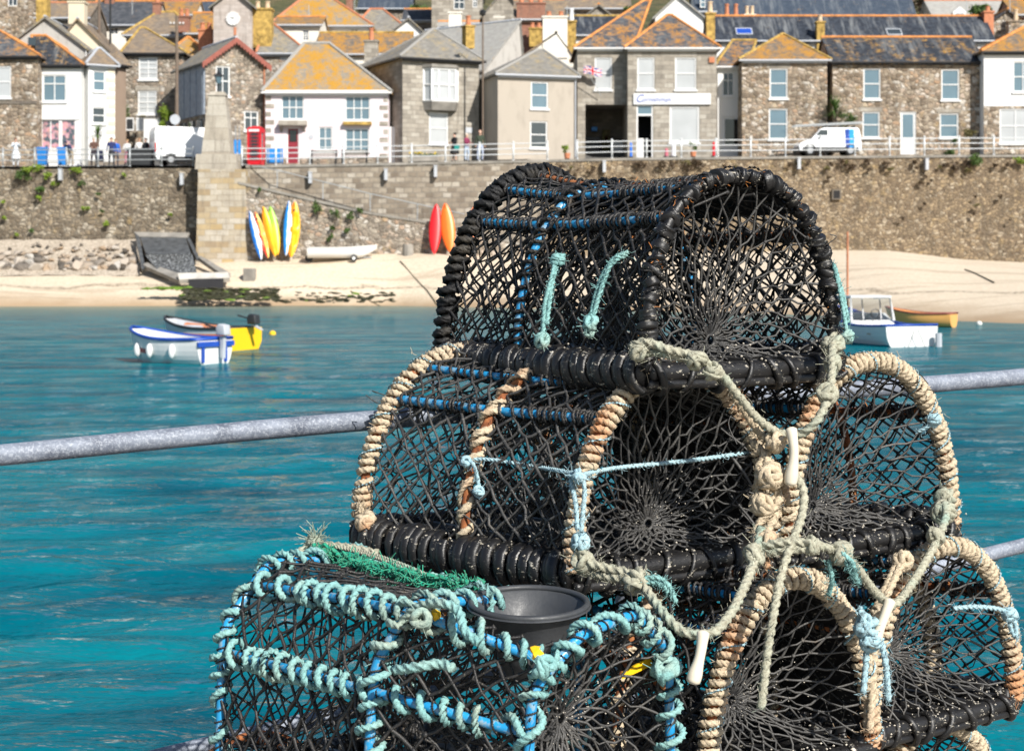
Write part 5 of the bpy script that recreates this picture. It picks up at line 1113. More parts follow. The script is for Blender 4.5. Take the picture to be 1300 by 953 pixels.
# cabin boat
r=boat('fishing_boat',1110,51.5,math.radians(17),'white and blue open motor boat with windscreen frame, stern to the viewer',z=-.22); V,w=loft_boat(r,4.4,1.75,.80,('white_paint','teal_paint','white_paint'),sheer=.3,wl=.24,inside='deep_blue',gun='deep_blue',transom=.96)
mb=MB(); mb.prism([(-.75,.7),(.95,.7),(1.15,1.0),(.4,1.12),(-.0,1.12)],'x',-.72,.72) ; mb.v[0][:,1]+=.6; mb.build('foredeck_cabin',M['white_paint'],r,bevel=.03)
mb=MB()
fr=[(-.72,.1,.9),(-.66,.25,1.62),(.66,.25,1.62),(.72,.1,.9)]; mb.tube(fr,.04,6); mb.tube([(-.66,.25,1.62),(-.66,1.2,1.58)],.04,6); mb.tube([(.66,.25,1.62),(.66,1.2,1.58)],.04,6); mb.tube([(-.3,.23,1.6),(-.3,.12,.95)],.02,5); mb.tube([(.3,.23,1.6),(.3,.12,.95)],.02,5); mb.box((-.68,.2,1.60),(.68,1.25,1.66)); mb.build('windscreen_frame',M['white_paint'],r)
t=NT('boat_clear_screen'); M['clear']=t.out((.75,.8,.82),.05); t.b.inputs['Transmission Weight'].default_value=.95; t.b.inputs['IOR'].default_value=1.1
mb=MB(); mb.box((-.66,.16,.98),(.66,.175,1.58)); o=mb.build('windscreen',M['clear'],r)
thwart(r,-1.2,.85,.55); mb=MB(); mb.box((-.35,-1.9,.3),(.35,-1.35,.62)); mb.build('engine_box',M['sky_blue'],r,bevel=.03); mb=MB(); mb.tube([(.72,-2.45,.2),(.72,-2.45,.62)],.1,8,caps=True); mb.build('fender',M['lead'],r)
mb=MB(); mb.tube([(-.3,-2.44,.15),(-.05,-2.44,.72)],.012,4); mb.tube([(.05,-2.44,.72),(.3,-2.44,.2)],.012,4); mb.build('stern_rope',M['black_plastic'],r)
mb=MB(); mb.tube([(-.42,.9,.9),(-.42,.9,3.6)],.035,8,caps=True); mb.build('mast',M['terracotta'],r); mb=MB(); th=np.linspace(0,6.28,14); mb.tube([(.0+.14*math.cos(a),-.05,1.12+.14*math.sin(a)) for a in th[:-1]],.015,5,closed=True); mb.build('steering_wheel',M['black_plastic'],r)
r=boat('rowing_boat',1170,65.,math.radians(58),'small orange-cream rowing boat with red gunwale at the edge of the sand',z=.0); loft_boat(r,2.5,1.15,.52,('cream_hull','cream_hull','cream_hull'),sheer=.14,inside='cream_hull',gun='bargeboard',transom=.8); thwart(r,-.3,.46,.3); thwart(r,.4,.42,.3)
mb=MB(); mb.box((-.42,.1,.34),(.42,.25,.42)); mb.build('blue_bag',M['blue_plastic'],r,bevel=.02)
# boat on trolley
q=P(433,320,104.9); q[2]=sand_z(433,104.9)+.05; r=empty('beached_dinghy',(q[0],q[1],q[2]+.12),math.radians(-86),'white dinghy on a launching trolley in front of the slipway wall','boat'); loft_boat(r,4.1,1.5,.62,('white_paint','white_paint','white_paint'),sheer=.10,inside='white_paint',gun='white_paint',transom=.85); thwart(r,-.3,.6,.45)
mb=MB(); mb.tube([(q[0]-1.7,q[1],q[2]+.15),(q[0]+1.9,q[1],q[2]+.15)],.04,6)
mb.tube([(q[0]+.85,q[1]-.65,q[2]+.1),(q[0]+.85,q[1]+.65,q[2]+.1)],.04,6); o=mb.build('trolley_frame',M['galv_thin']); r2=empty('launching_trolley',q,0,'low wheeled launching trolley under the white beached dinghy','trolley'); o.parent=r2; o.matrix_parent_inverse=Matrix.Translation(-Vector(q)); 
for sy in (-.65,.65): mb=MB(); mb.tube([(.85,sy-.07,.12),(.85,sy+.07,.12)],.21,16,caps=True); w_=mb.build('wheel',M['tyre'],r2); mb=MB(); mb.tube([(.85,sy-.08,.12),(.85,sy+.08,.12)],.1,12,caps=True); mb.build('rim',M['white_paint'],w_)
mb=MB(); mb.tube([(-1.95,-.3,.1),(-1.95,-.14,.1)],.24,14,caps=True); mb.build('jockey_wheel',M['tyre'],r2)
# kayaks
def kmat(n,a,b,c=None,horizontal=False,mid=0.):
    t=NT(n); se=t.new('ShaderNodeSeparateXYZ'); t.link(t.co(),se.inputs[0])
    nz=t.noise(2.2,2,.5); f=t.math('ADD',se.outputs[2] if (horizontal or c) else t.math('ADD',t.math('MULTIPLY',se.outputs[0],1.),.5),t.math('MULTIPLY',t.math('SUBTRACT',nz,.5),.3 if (horizontal or c) else .22))
    return t.out(t.mix(t.ramp(f,[(.47+mid,0.),(.52+mid,1.)]) if not c else t.ramp(t.math('MULTIPLY_ADD',f,.33,.05),[(.2,0.),(.8,1.)]),a,b),.35)
def kayak(top,bot,d,lab,mats,w=.72,sit=True,facing=0.,lean=.16):
    A=P(bot[0],bot[1],d-.9); A[2]=max(A[2]-.25,sand_z(bot[0],d-.9)-.03); Bp=P(top[0],top[1],d-.12); ax=Bp-A; L=np.linalg.norm(ax); r=empty('kayak',A,0,lab,'kayak'); r['group']='kayaks leaning on the slipway wall'
    z=Vector(ax/L); y=Vector((math.sin(facing),1,0)); y=(y-z*y.dot(z)).normalized(); x=y.cross(z); 
    r.rotation_mode='QUATERNION'; r.rotation_quaternion=Matrix((x,y,z)).transposed().to_quaternion()
    mb=MB(); n=28; m=18; V=[]
    for i in range(n+1):
        t_=i/n; s_=max(math.sin(math.pi*t_),0)**.62; b=w/2*s_+.004; hgt=.20*s_+.004; zz=t_*L; rock=.10*(2*t_-1)**2*1.2
        for k in range(m):
            a=2*math.pi*k/m; cx=b*math.copysign(abs(math.cos(a))**.8,math.cos(a)); cy=hgt*math.sin(a)*(1.05 if math.sin(a)>0 else .75)
            if sit and cy<0 and abs(cx)<b*.66 and (.22<t_<.46 or .56<t_<.76): cy*=.05
            V.append((cx,cy-rock+.05,zz))
    i=np.arange((n+1)*m).reshape(n+1,m); i2=np.roll(i,-1,1); mb.add(V,np.stack([i[:-1],i2[:-1],i2[1:],i[1:]],-1).reshape(-1,4)); mb.build('hull',mats,r,smooth=True)
    mb=MB(); mb.tube([(0,-.14,L*.9),(0,-.18,L*.93),(0,-.14,L*.96)],.015,5); mb.build('carry_handle',M['black_plastic'],r)
    if sit:
        mb=MB(); mb.tube([(0,-.16,L*.84),(0,-.175,L*.84)],.07,10,caps=True); mb.build('hatch',M['black_plastic'],r)
    return r
K=[((317,268),(332,325),'leftmost kayak, white with a blue edge',kmat('white_blue_plastic',(.01,.16,.55),(.75,.77,.8)),.52,False),
   ((324,269),(341,323),'second kayak from the left, pale yellow with a red edge',kmat('red_yellow_plastic',(.75,.06,.03),(.85,.55,.12)),.52,True),
   ((334,262),(350,321),'third kayak from the left, orange yellow leaning right',kmat('orange_yellow_plastic',(.80,.28,.01),(.85,.50,.01)),.62,False),
   ((343,262),(353,319),'fourth kayak from the left, lime green fading to yellow',kmat('green_yellow_plastic',(.85,.42,.01),(.30,.62,.05),True),.62,False),
   ((367,255),(363,320),'slim white and blue kayak beside the orange sit-on-top kayak',kmat('blue_white_plastic',(.01,.22,.65),(.7,.72,.75),None,False,.0),.52,False),
   ((374.5,256),(369.5,322),'orange-yellow sit-on-top kayak with moulded seats',kmat('amber_plastic',(.85,.24,.01),(.85,.46,.01)),.85,True),
   ((554,259),(551,318),'bright red kayak right of the concrete stump',kmat('red_plastic',(.62,.01,.015),(.72,.02,.02)),.78,False),
   ((565,258),(572,316),'orange kayak immediately right of the red one',kmat('orange_plastic',(.80,.13,.01),(.82,.2,.02)),.88,False),
   ((604,260),(592,318),'pale orange kayak partly hidden behind the stacked pots',kmat('pale_orange_plastic',(.80,.17,.05),(.8,.25,.1)),.8,False)]
for tp,bt,l,m,w,s_ in K: kayak(tp,bt,106.05,l,m,w,s_)
# buoys
for (px,py,lab,c) in ((346,425,'small yellow mooring buoy right of the yellow dinghy',(.8,.5,.02)),(1243,412,'small pale mooring buoy off the right beach',(.7,.7,.65))):
    d=EYE*F/(py-HY); mb=MB(); mb.blob((0,0,0),.12,2,0); o=mb.build('mooring_buoy',cloth(c),smooth=True,loc=((px-650)/F*d,d,.03)); tag(o,lab,'buoy')
# ================================================================= FOREGROUND
rs=random.Random(21)
def V3(*a): return np.array(a,float)
E_=EYE
# materials
def rope_mat(name,a,b,stain=None,samt=.5,dirt=(.16,.13,.09)):
    t=NT(name); n=t.noise(9,4,.6); n2=t.noise(160,3,.7); n3=t.noise(4.5,4,.65)
    col=t.mix(n,a,b); 
    if stain: col=t.mix(t.ramp(n3,[(.52,0.),(.66,samt)]),col,stain)
    col=t.mix(t.ramp(n2,[(.35,.55),(.6,0.)]),col,dirt)
    return t.out(col,.9,0,t.bump(n2,.0025,.9),.2)
M['rope_tan']=rope_mat('tan_rope',(.46,.36,.24),(.68,.58,.43),(.53,.20,.06),.75)
M['rope_pale']=rope_mat('pale_weathered_rope',(.30,.32,.25),(.52,.49,.38),(.22,.38,.33),.75)
M['rope_teal']=rope_mat('teal_rope',(.16,.38,.38),(.34,.56,.53),(.40,.36,.25),.6,(.10,.17,.16))
M['rope_blue']=rope_mat('faded_blue_rope',(.28,.50,.60),(.45,.62,.66),None)
M['rope_green']=rope_mat('bright_green_fibre',(.0,.22,.13),(.02,.38,.25),None)
M['rope_black']=rope_mat('black_rope',(.012,.012,.013),(.03,.03,.03),(.12,.10,.07),.5,(.01,.01,.01)); M['rope_black'].node_tree.nodes['Principled BSDF'].inputs['Roughness'].default_value=.45
M['rope_orange']=rope_mat('orange_fibre',(.55,.17,.04),(.70,.30,.08),None)
def twine(name,c0,c1):
    t=NT(name); n=t.noise(14,5,.7); n2=t.noise(220,2,.6); col=t.ramp(n,[(.35,c0),(.62,c1),(.8,(.13,.10,.07))]); col=t.mix(t.ramp(n2,[(.62,0.),(.75,.6)]),col,(.26,.23,.18)); return t.out(col,.55,0,t.bump(n2,.0015,.8))
M['twine']=twine('tarred_net_twine',(.005,.005,.0055),(.030,.028,.027)); M['twine_dusty']=twine('dusty_net_twine',(.014,.014,.015),(.078,.075,.071))
t=NT('black_rubber'); n=t.noise(6,4,.6); sp=t.noise(60,4,.78,vec=t.mapping(t.co(),(1,1,2.4),(0,.6,0))); sp2=t.noise(24,3,.6,vec=t.mapping(t.co(),(1,1,3)))
col=t.mix(n,(.004,.004,.0045),(.016,.015,.015)); f=t.math('MULTIPLY',t.ramp(sp,[(.585,0.),(.62,1.)]),t.ramp(sp2,[(.47,0.),(.57,1.)])); col=t.mix(f,col,(.50,.46,.38)); M['rubber']=t.out(col,t.ramp(n,[(.3,.28),(.7,.5)]),0,t.bump(sp,.002,.7))
t=NT('blue_pipe'); n=t.noise(10,4,.6); sp=t.noise(60,3,.7); col=t.mix(n,(.005,.17,.42),(.03,.36,.66)); col=t.mix(t.ramp(sp,[(.50,0.),(.62,.7)]),col,(.30,.36,.36)); M['pipe']=t.out(col,.32,0,t.bump(sp,.0015,.6))
t=NT('rusty_steel'); n=t.noise(30,5,.7); M['rust']=t.out(t.ramp(n,[(.3,(.06,.02,.01)),(.5,(.26,.085,.03)),(.7,(.42,.17,.06))]),.95,0,t.bump(n,.004,.9))
t=NT('galvanised_rail'); n=t.noise(9,6,.7,vec=t.mapping(t.co(),(1,1,1))); n2=t.noise(150,3,.8); col=t.mix(t.ramp(n,[(.35,0.),(.65,1.)]),(.085,.10,.135),(.24,.27,.33)); col=t.mix(t.ramp(n2,[(.48,0.),(.66,.5)]),col,(.50,.53,.58)); M['rail']=t.out(col,.62,.1,t.bump(n2,.0012,.6))
M['hook']=simple('ivory_plastic_hook',(.66,.60,.48),.4,var=.12,scale=20)
M['yellow_tag']=simple('yellow_plastic',(.85,.5,.01),.4)
M['barnacle']=simple('barnacle_crust',(.55,.5,.42),.95,var=.4,scale=90)
# quay edge, railing
r=empty('quay_railing',(-1.155,3.85,E_-1.5),0,'galvanised two-bar quay railing running behind the stacked pots','railing'); o0=V3(-1.155,3.85,E_-1.5)
Dv=V3(2.643,1.11,0); 
def railp(s,h0,h1): return V3(-1.155,3.85,E_)+Dv*s+V3(0,0,h0+(h1-h0)*s)-o0
mb=MB(); mb.tube([railp(s,-.4311,-.316)+V3(0,0,.012*math.sin(s*5)) for s in np.linspace(-1.2,2.2,40)],.0243,20,caps=True); mb.build('top_bar',M['rail'],r,smooth=True)
mb=MB(); mb.tube([railp(s,-1.20,-.817) for s in np.linspace(-1.2,2.2,30)],.021,16,caps=True); mb.build('lower_bar',M['rail'],r,smooth=True)
for s in (-.62,.55,1.72): 
    p=railp(s,-.4311,-.316); mb=MB(); mb.tube([(p[0],p[1],0),(p[0],p[1],p[2])],.03,14); mb.blob(p,.045,2,0); p2=railp(s,-1.20,-.817); mb.blob(p2,.042,2,0); mb.tube([(p[0],p[1],0),(p[0],p[1],.03)],.07,12,caps=True); mb.build('post',M['rail'],r,smooth=True)
nrm=V3(-1.11,2.643,0)/np.linalg.norm(V3(1.11,2.643,0)); uD=Dv/np.linalg.norm(Dv)
c=V3(-1.155,3.85,0); A=c-uD*9+nrm*.16; B=c+uD*12+nrm*.16; zq=E_-1.5
t=NT('quay_granite'); n=t.noise(1.2,5,.6); n2=t.noise(40,4,.6); M['quay']=t.out(t.mix(n2,(.22,.20,.18),(.40,.37,.33)),.9,0,t.bump(n2,.004,.6))
mb=MB(); back_=-nrm*14
V=[A,B,B+back_,A+back_]; mb.add([(v[0],v[1],zq) for v in V]+[(v[0],v[1],-3.6) for v in V],[(0,1,2,3),(0,4,5,1),(1,5,6,2),(2,6,7,3),(3,7,4,0)]); tag(mb.build('quay',M['quay'],uv=True),kind='structure')
# rope helpers
def smooth_path(pts,n=10):
    pts=[np.array(p,float) for p in pts]; 
    if len(pts)==2: return np.array([pts[0]+(pts[1]-pts[0])*i/n for i in range(n+1)])
    P_=[pts[0]*2-pts[1]]+pts+[pts[-1]*2-pts[-2]]; out=[]
    for i in range(1,len(P_)-2):
        a,b,c,d=P_[i-1:i+3]
        for k in range(n):
            t_=k/n; out.append(.5*((2*b)+(-a+c)*t_+(2*a-5*b+4*c-d)*t_*t_+(-a+3*b-3*c+d)*t_**3))
    out.append(pts[-1]); return np.array(out)
def resamp(pts,step):
    pts=np.asarray(pts); L=np.concatenate([[0],np.cumsum(np.linalg.norm(np.diff(pts,axis=0),axis=1))]); n=max(2,int(L[-1]/step)); s=np.linspace(0,L[-1],n+1)
    return np.stack([np.interp(s,L,pts[:,k]) for k in range(3)],1)
def rope(mb,pts,r,pitch=None,mi=None,step=None):
    q=resamp(smooth_path(pts,8),step or r*.9); pitch=pitch or r*6.5
    mb.tube(q,r,12,lobes=3,amp=.20,twist=2*math.pi/pitch,mi=mi,caps=True)
def fray(mb,c,n,l,r=.0007,d=None,mi=None):
    c=np.asarray(c,float); 
    if c.ndim==1: c=np.repeat(c[None],n,0)
    D=RNG.normal(0,1,(n,3)); D/=np.linalg.norm(D,axis=1)[:,None]
    if d is not None: D=D*.55+np.asarray(d)[None]
    ll=l*RNG.uniform(.4,1.3,(n,1)); Mm=c+D*ll*.5+RNG.normal(0,l*.1,(n,3)); B_=c+D*ll+RNG.normal(0,l*.25,(n,3)); mb.segs(c,Mm,B_,r,3,mi)
def coil(mb,path,core,rr,pitch,jit=.15,kind='rope',mi=None,u0=0.,u1=1.,pp=16,ph=0.,twp=None):
    q=resamp(path,.006); n=len(q); q=q[int(n*u0):max(int(n*u1),int(n*u0)+4)]
    L=np.concatenate([[0],np.cumsum(np.linalg.norm(np.diff(q,axis=0),axis=1))])
    T=np.gradient(q,axis=0); T/=np.linalg.norm(T,axis=1)[:,None]; A_=np.empty_like(q); a=np.cross(T[0],(.1,.9,.3)); a/=np.linalg.norm(a)
    for i in range(len(q)):
        a=a-T[i]*a.dot(T[i]); a/=np.linalg.norm(a); A_[i]=a
    B_=np.cross(T,A_); turns=L[-1]/pitch; m=max(6,int(turns*pp)); s=np.linspace(0,L[-1],m)
    ph_=s/pitch*2*math.pi+ph+jit*3*np.interp(s,np.linspace(0,L[-1],max(3,int(turns/2)+2)),RNG.normal(0,1,max(3,int(turns/2)+2)))
    f=lambda X:np.stack([np.interp(s,L,X[:,k]) for k in range(3)],1)
    qc,Ac,Bc=f(q),f(A_),f(B_); rad=core+rr*.85+np.interp(s,np.linspace(0,L[-1],int(turns)+2),np.abs(RNG.normal(0,rr*jit,int(turns)+2)))
    N_=Ac*np.cos(ph_)[:,None]+Bc*np.sin(ph_)[:,None]; pt=qc+N_*rad[:,None]
    if kind=='rope': mb.tube(pt,rr,9,lobes=3,amp=.2,twist=2*math.pi/(twp or rr*6.5),mi=mi)
    else: # flat band
        mb.tube(pt,rr*1.0,8,mi=mi,up=N_,flat=2.6 if kind=='band' else 1.6)
    return pt
def knot(mb,c,R_,r,n=3,mi=None):
    c=np.array(c,float)
    for k in range(n):
        a=RNG.normal(0,1,3); a/=np.linalg.norm(a); b=np.cross(a,RNG.normal(0,1,3)); b/=np.linalg.norm(b); d=np.cross(a,b); th=np.linspace(0,2*math.pi,15)[:-1]
        pts=[c+RNG.normal(0,R_*.2,3)*0+b*math.cos(t_)*R_+d*math.sin(t_)*R_*.8+a*math.sin(2*t_)*R_*.3 for t_ in th]
        mb.tube(pts,r,9,closed=True,lobes=3,amp=.2,twist=0,mi=mi)
    fray(mb,c,14,R_*1.7,.0008,mi=mi)
# hoops
def arch(L,R_,h,e=.72,n=61,lean=0.,bulge=.02):
    L=np.array(L,float); R_=np.array(R_,float); t_=np.linspace(0,math.pi,n); c=np.cos(t_); s=np.sin(t_)
    x=-np.sign(c)*np.abs(c)**e; z=np.abs(s)**e; w=R_-L; 
    P_=L[None]+w[None]*((x+1)/2)[:,None]; P_[:,2]+=h*z
    ax=np.cross(w,(0,0,1)); ax/=np.linalg.norm(ax); P_+=-ax[None]*(lean*z)[:,None]
    return resamp_n(P_,n)
def resamp_n(pts,n):
    pts=np.asarray(pts,float); L=np.concatenate([[0],np.cumsum(np.linalg.norm(np.diff(pts,axis=0),axis=1))]); s=np.linspace(0,L[-1],n); return np.stack([np.interp(s,L,pts[:,k]) for k in range(3)],1)
def side_net(mb,H,cell=.03,r=.0022,jit=.09,push=.006,n5=5,mi=None,holes=None):
    # H hoops (arrays n x 3) in order
    K=len(H); seg=[np.linalg.norm(H[i+1].mean(0)-H[i].mean(0)) for i in range(K-1)]; tot=sum(seg); nu=max(4,int(round(tot/cell))); arc=np.linalg.norm(np.diff(H[0],axis=0),axis=1).sum(); nv=int(round(arc/cell))//2*2
    cum=np.concatenate([[0],np.cumsum(seg)])/tot
    hv=[resamp_n(h,nv+1) for h in H]
    def S(u,v):
        k=min(int(np.searchsorted(cum,u,side='right'))-1,K-2); f=(u-cum[k])/(cum[k+1]-cum[k]); 
        v=min(max(v,0),1)*nv; j=min(int(v),nv-1); g=v-j
        a=hv[k][j]*(1-g)+hv[k][j+1]*g; b=hv[k+1][j]*(1-g)+hv[k+1][j+1]*g; p=a*(1-f)+b*f
        sag=math.sin(f*math.pi)*.014; cen=(hv[k].mean(0)*(1-f)+hv[k+1].mean(0)*f); d=cen-p; d/=max(np.linalg.norm(d),1e-6); return p+d*(sag-push)
    nodes={}
    for i in range(nu+1):
        for j in range(nv+1):
            if (i+j)%2==0:
                q=S((i+(RNG.normal(0,jit) if 0<i<nu else 0))/nu if 0<i<nu else i/nu,(j+RNG.normal(0,jit))/nv if 0<j<nv else j/nv); nodes[(i,j)]=q+RNG.normal(0,.002,3)
    if holes is not None: nodes={k:p for k,p in nodes.items() if np.linalg.norm(p-holes[0])>holes[1]}
    A_=[];B_=[]
    for (i,j),p in nodes.items():
        for di in (-1,1):
            k=(i+di,j+1)
            if k in nodes: A_.append(p); B_.append(nodes[k])
    A_=np.array(A_);B_=np.array(B_); Mm=(A_+B_)/2+RNG.normal(0,.0022,A_.shape)-V3(0,0,.0012); rr_=r*RNG.uniform(.75,1.35,len(A_)); mb.segs(A_,Mm,B_,rr_,n5,mi)
    mb.knots(list(nodes.values()),r*2.05,mi); return nodes
def face_net(mb,hoop,eyev,depth,ax,N=48,rings=9,er=.013,r=.0024,mi=None,back=False):
    base=np.linspace(hoop[-1],hoop[0],20)[1:-1]; loop=np.concatenate([hoop,base]); q=resamp_n(np.concatenate([loop,loop[:1]]),N+1)[:-1]
    c=np.array(eyev)+ax*depth; w=hoop[-1]-hoop[0]; w/=np.linalg.norm(w)
    nodes={}
    for i in range(rings+1):
        f=(i/rings); g=f**.78
        for j in range(N):
            if (i+j)%2: continue
            d=q[j]-np.array(eyev); dl=d/np.linalg.norm(d)
            p=q[j]*(1-g)+(c+dl*er)*g+ax*depth*(.35*math.sin(g*math.pi))*(-1 if False else .2)
            if 0<i<rings: p=p+RNG.normal(0,.003*(1-f*.6),3)
            nodes[(i,j)]=p
    A_=[];B_=[]
    for (i,j),p in nodes.items():
        for dj in (-1,1):
            k=(i+1,(j+dj)%N)
            if k in nodes: A_.append(p); B_.append(nodes[k])
    A_=np.array(A_);B_=np.array(B_); Mm=(A_+B_)/2+RNG.normal(0,.0028,A_.shape)-V3(0,0,.0025); mb.segs(A_,Mm,B_,r*RNG.uniform(.8,1.3,len(A_)),5,mi); mb.knots(list(nodes.values()),r*2,mi)
    th=np.linspace(0,2*math.pi,17)[:-1]; 
    mb.tube([c+w*er*math.cos(a)+V3(0,0,1)*er*math.sin(a) for a in th],.004,6,closed=True,mi=mi)
    return c
def loose(mb,H,n,mi=None,r=.0013):
    a=[];
    for _ in range(n):
        h=H[rs.randrange(len(H))]; p=h[rs.randrange(len(h))]; d=RNG.normal(0,1,3)*.02; q=p+d; e=q+RNG.normal(0,.02,3)-V3(0,0,.012); mb.tube(smooth_path([p,q,e],4),r,4,mi=mi)
def make_pot(label,H,style,name='lobster_pot',cell=.03,eye=None,eyedepth=.2,rolls='rubber',group='lobster pots in the stacked pile',back_net=True,twi='twine',inner=True,bars=('rust','pipe'),hoop_r=.0105,N=48,rope_r=.0078,roll_r=.026,facerings=9,topnet=None,sheet=False,patch=None,hole=None,dense=False):
    # H[0] = end facing the viewer ... H[-1] far end; each from near-left foot over the top to the right foot
    allp=np.concatenate(H); base=V3(allp[:,0].mean(),allp[:,1].mean(),allp[:,2].min()-.03); r=empty(name,base,0,label,'lobster pot'); r['group']=group
    if hole: hole=(np.array(hole[0])-base,hole[1])
    H=[h-base for h in H]; ax=(H[-1].mean(0)-H[0].mean(0)); ax/=np.linalg.norm(ax)
    for k,h in enumerate(H):
        st=style[min(k,len(style)-1)]; hr=hoop_r
        core={'tan':'rust','black':'rubber','band':'rubber','teal':'pipe','pipe':'pipe','tanthin':'rust','rust':'rust','bluewrap':'pipe'}[st]
        mb=MB(); mb.tube(h,hr*(1.25 if st in('pipe','teal') else 1),10,caps=True); ho=mb.build('hoop',M[core],r,smooth=True)
        mb=MB()
        if st=='tan':
            coil(mb,h,hr*.8,rope_r,rope_r*2.5,.3,mi=0,twp=rope_r*4.2); coil(mb,h,hr*.8,rope_r*.7,rope_r*9,.6,mi=0,twp=.03); pth=resamp(h,.03); fray(mb,pth[RNG.integers(0,len(pth),260)]+RNG.normal(0,.012,(260,3)),260,.018,mi=0)
            coil(mb,h,hr+rope_r*1.5,.0026,.085,.3,mi=1,pp=22)
            mb.build('rope_wrapping',[M['rope_tan'],M['rope_blue']],ho,smooth=True)
        elif st=='tanthin':
            coil(mb,h,.003,.0085,.062,.5,mi=0); coil(mb,h,.004,.008,.058,.5,mi=0,ph=3.1); coil(mb,h,.012,.0055,.11,.6,mi=0,ph=1); fray(mb,h[RNG.integers(0,len(h),120)],120,.02,mi=0); mb.build('rope_wrapping',[M['rope_tan']],ho,smooth=True)
        elif st=='black':
            coil(mb,h,hr,.0092,.0255,.35,mi=0,twp=.07); coil(mb,h,hr*.8,.0085,.043,.6,mi=0,twp=.07); pth=resamp(h,.05); fray(mb,pth[RNG.integers(0,len(pth),120)],120,.009,mi=1); mb.build('rope_wrapping',[M['rope_black'],M['rope_tan']],ho,smooth=True)
        elif st=='band':
            # inner-tube rubber bound round the hoop in separate turns, rust showing between
            q=resamp(h,.002); n=len(q); i=0; mb.tube(q,hr*1.15,10)
            while i<n-20:
                ln=rs.randint(7,12); sub=q[i:i+ln].copy(); tl=V3(0,0,1)*rs.uniform(-.35,.35)*.02; tt=(sub[-1]-sub[0]); tt/=np.linalg.norm(tt); r0=(hr+.0105)*rs.uniform(.8,1.22)
                # a tilted strip of inner tube, squarish edges
                k=len(sub); rad=np.full(k,r0)*(1+RNG.normal(0,.03,k)); rad[0]*=.9; rad[-1]*=.9; mb.tube(sub+np.linspace(-1,1,k)[:,None]*RNG.normal(0,.0025,3)[None],rad,11,caps=True,flat=rs.uniform(.75,1.25),lobes=2,amp=rs.uniform(0,.14),twist=rs.uniform(-30,30)); i+=ln+rs.choice((0,1,2,3,5,7,10))
                if rs.random()<.22: # loose flap
                    p=sub[k//2]; dd=RNG.normal(0,1,3); dd/=np.linalg.norm(dd); mb.tube([p,p+dd*.018,p+dd*.03+V3(0,0,-.006)],[.008,.007,.005],4,flat=.25,caps=True)
            coil(mb,h,hr+.007,.003,.07,.6,mi=0); fray(mb,q[RNG.integers(0,n,200)]+RNG.normal(0,.01,(200,3)),200,.012,.0008,mi=1); mb.build('rubber_wrapping',[M['rubber'],M['rope_orange']],ho,smooth=True)
        elif st=='bluewrap':
            coil(mb,h,hr,.005,.028,.5,mi=0); coil(mb,h,hr,.003,.05,.6,mi=0,ph=2); mb.build('rope_wrapping',[M['rope_black']],ho,smooth=True)
        elif st=='teal':
            coil(mb,h,hr*1.25,.0074,.050,.9,mi=0,twp=.036); coil(mb,h,hr*1.2,.002,.024,.5,mi=1); pth=resamp(h,.04); fray(mb,pth[RNG.integers(0,len(pth),150)],150,.016,mi=0); mb.build('rope_wrapping',[M['rope_teal'],M['twine']],ho,smooth=True)
    # long bars
    def along(v,rad,mat,nm='long_bar',wrap=None,H=H):
        idx=int(v*(len(H[0])-1)); pts=[h[idx] for h in H]; cen=[h.mean(0) for h in H]; pts=[p+(c_-p)*.03 for p,c_ in zip(pts,cen)]; path=resamp(smooth_path(pts,6),.02); mb=MB(); mb.tube(path,rad,10,caps=True); b=mb.build(nm,M[mat],r,smooth=True); m2=MB()
        coil(m2,path,rad,.0036 if wrap is None else .0022,.029 if wrap is None else .03,.5,mi=0)
        if wrap is None: coil(m2,path,rad,.0042,.021,.7,mi=0,u1=.38); coil(m2,path,rad,.004,.03,.7,mi=0,u0=.62,u1=.75)
        if wrap is None: fray(m2,path[RNG.integers(0,len(path),90)],90,.02,.0009,mi=2 if mat=='rust' else 0)
        if wrap: coil(m2,path,rad,.0074,.048,.9,mi=1,twp=.036)
        m2.build('lashing',[M['twine'],M[wrap or 'twine'],M['rope_orange']],b,smooth=True); return path
    if topnet: along(.232,.0092,bars[1],wrap=topnet); along(.365,.0092,bars[1],wrap=topnet); along(.66,.009,bars[1],wrap=topnet,H=H[1:]); along(.77,.009,bars[0])
    else: along(.30,.0105,bars[1]); along(.50,.009,bars[0]); along(.74,.009,bars[0]); along(.40,.0095,bars[1])
    # base rolls
    def bar_roll(a,b,rad):
        path=resamp(smooth_path([a,(a+b)/2+V3(0,0,-.004),b],8),.01); mb=MB(); mb.tube(path,rad,16,caps=True); mb.tube(path+V3(0,-.012,-rad*1.1),rad*.5,10,caps=True); ro=mb.build('base_roll',M['rubber'],r,smooth=True); L_=len(path); k=2
        while k<L_-3:
            m2=MB(); c=path[k]; T_=path[min(k+1,L_-1)]-path[k-1]; T_/=np.linalg.norm(T_); U_=np.cross(T_,(0,0,1)); W_2=np.cross(U_,T_); sl=rs.uniform(-.018,.018); R2=rad*rs.uniform(1.12,1.3); wd2=rs.uniform(.004,.009)
            m2.tube([c+U_*R2*math.cos(a_)+W_2*(R2*1.25*math.sin(a_)-.008)+T_*sl*math.sin(a_) for a_ in np.linspace(0,2*math.pi,21)[:-1]],wd2,8,closed=True,up=[U_*math.cos(a_)+W_2*math.sin(a_) for a_ in np.linspace(0,2*math.pi,21)[:-1]],flat=1.5 if wd2<.006 else 1.2); m2.build('rubber_strap',M['rubber'],ro,smooth=True); k+=rs.randint(4,8)
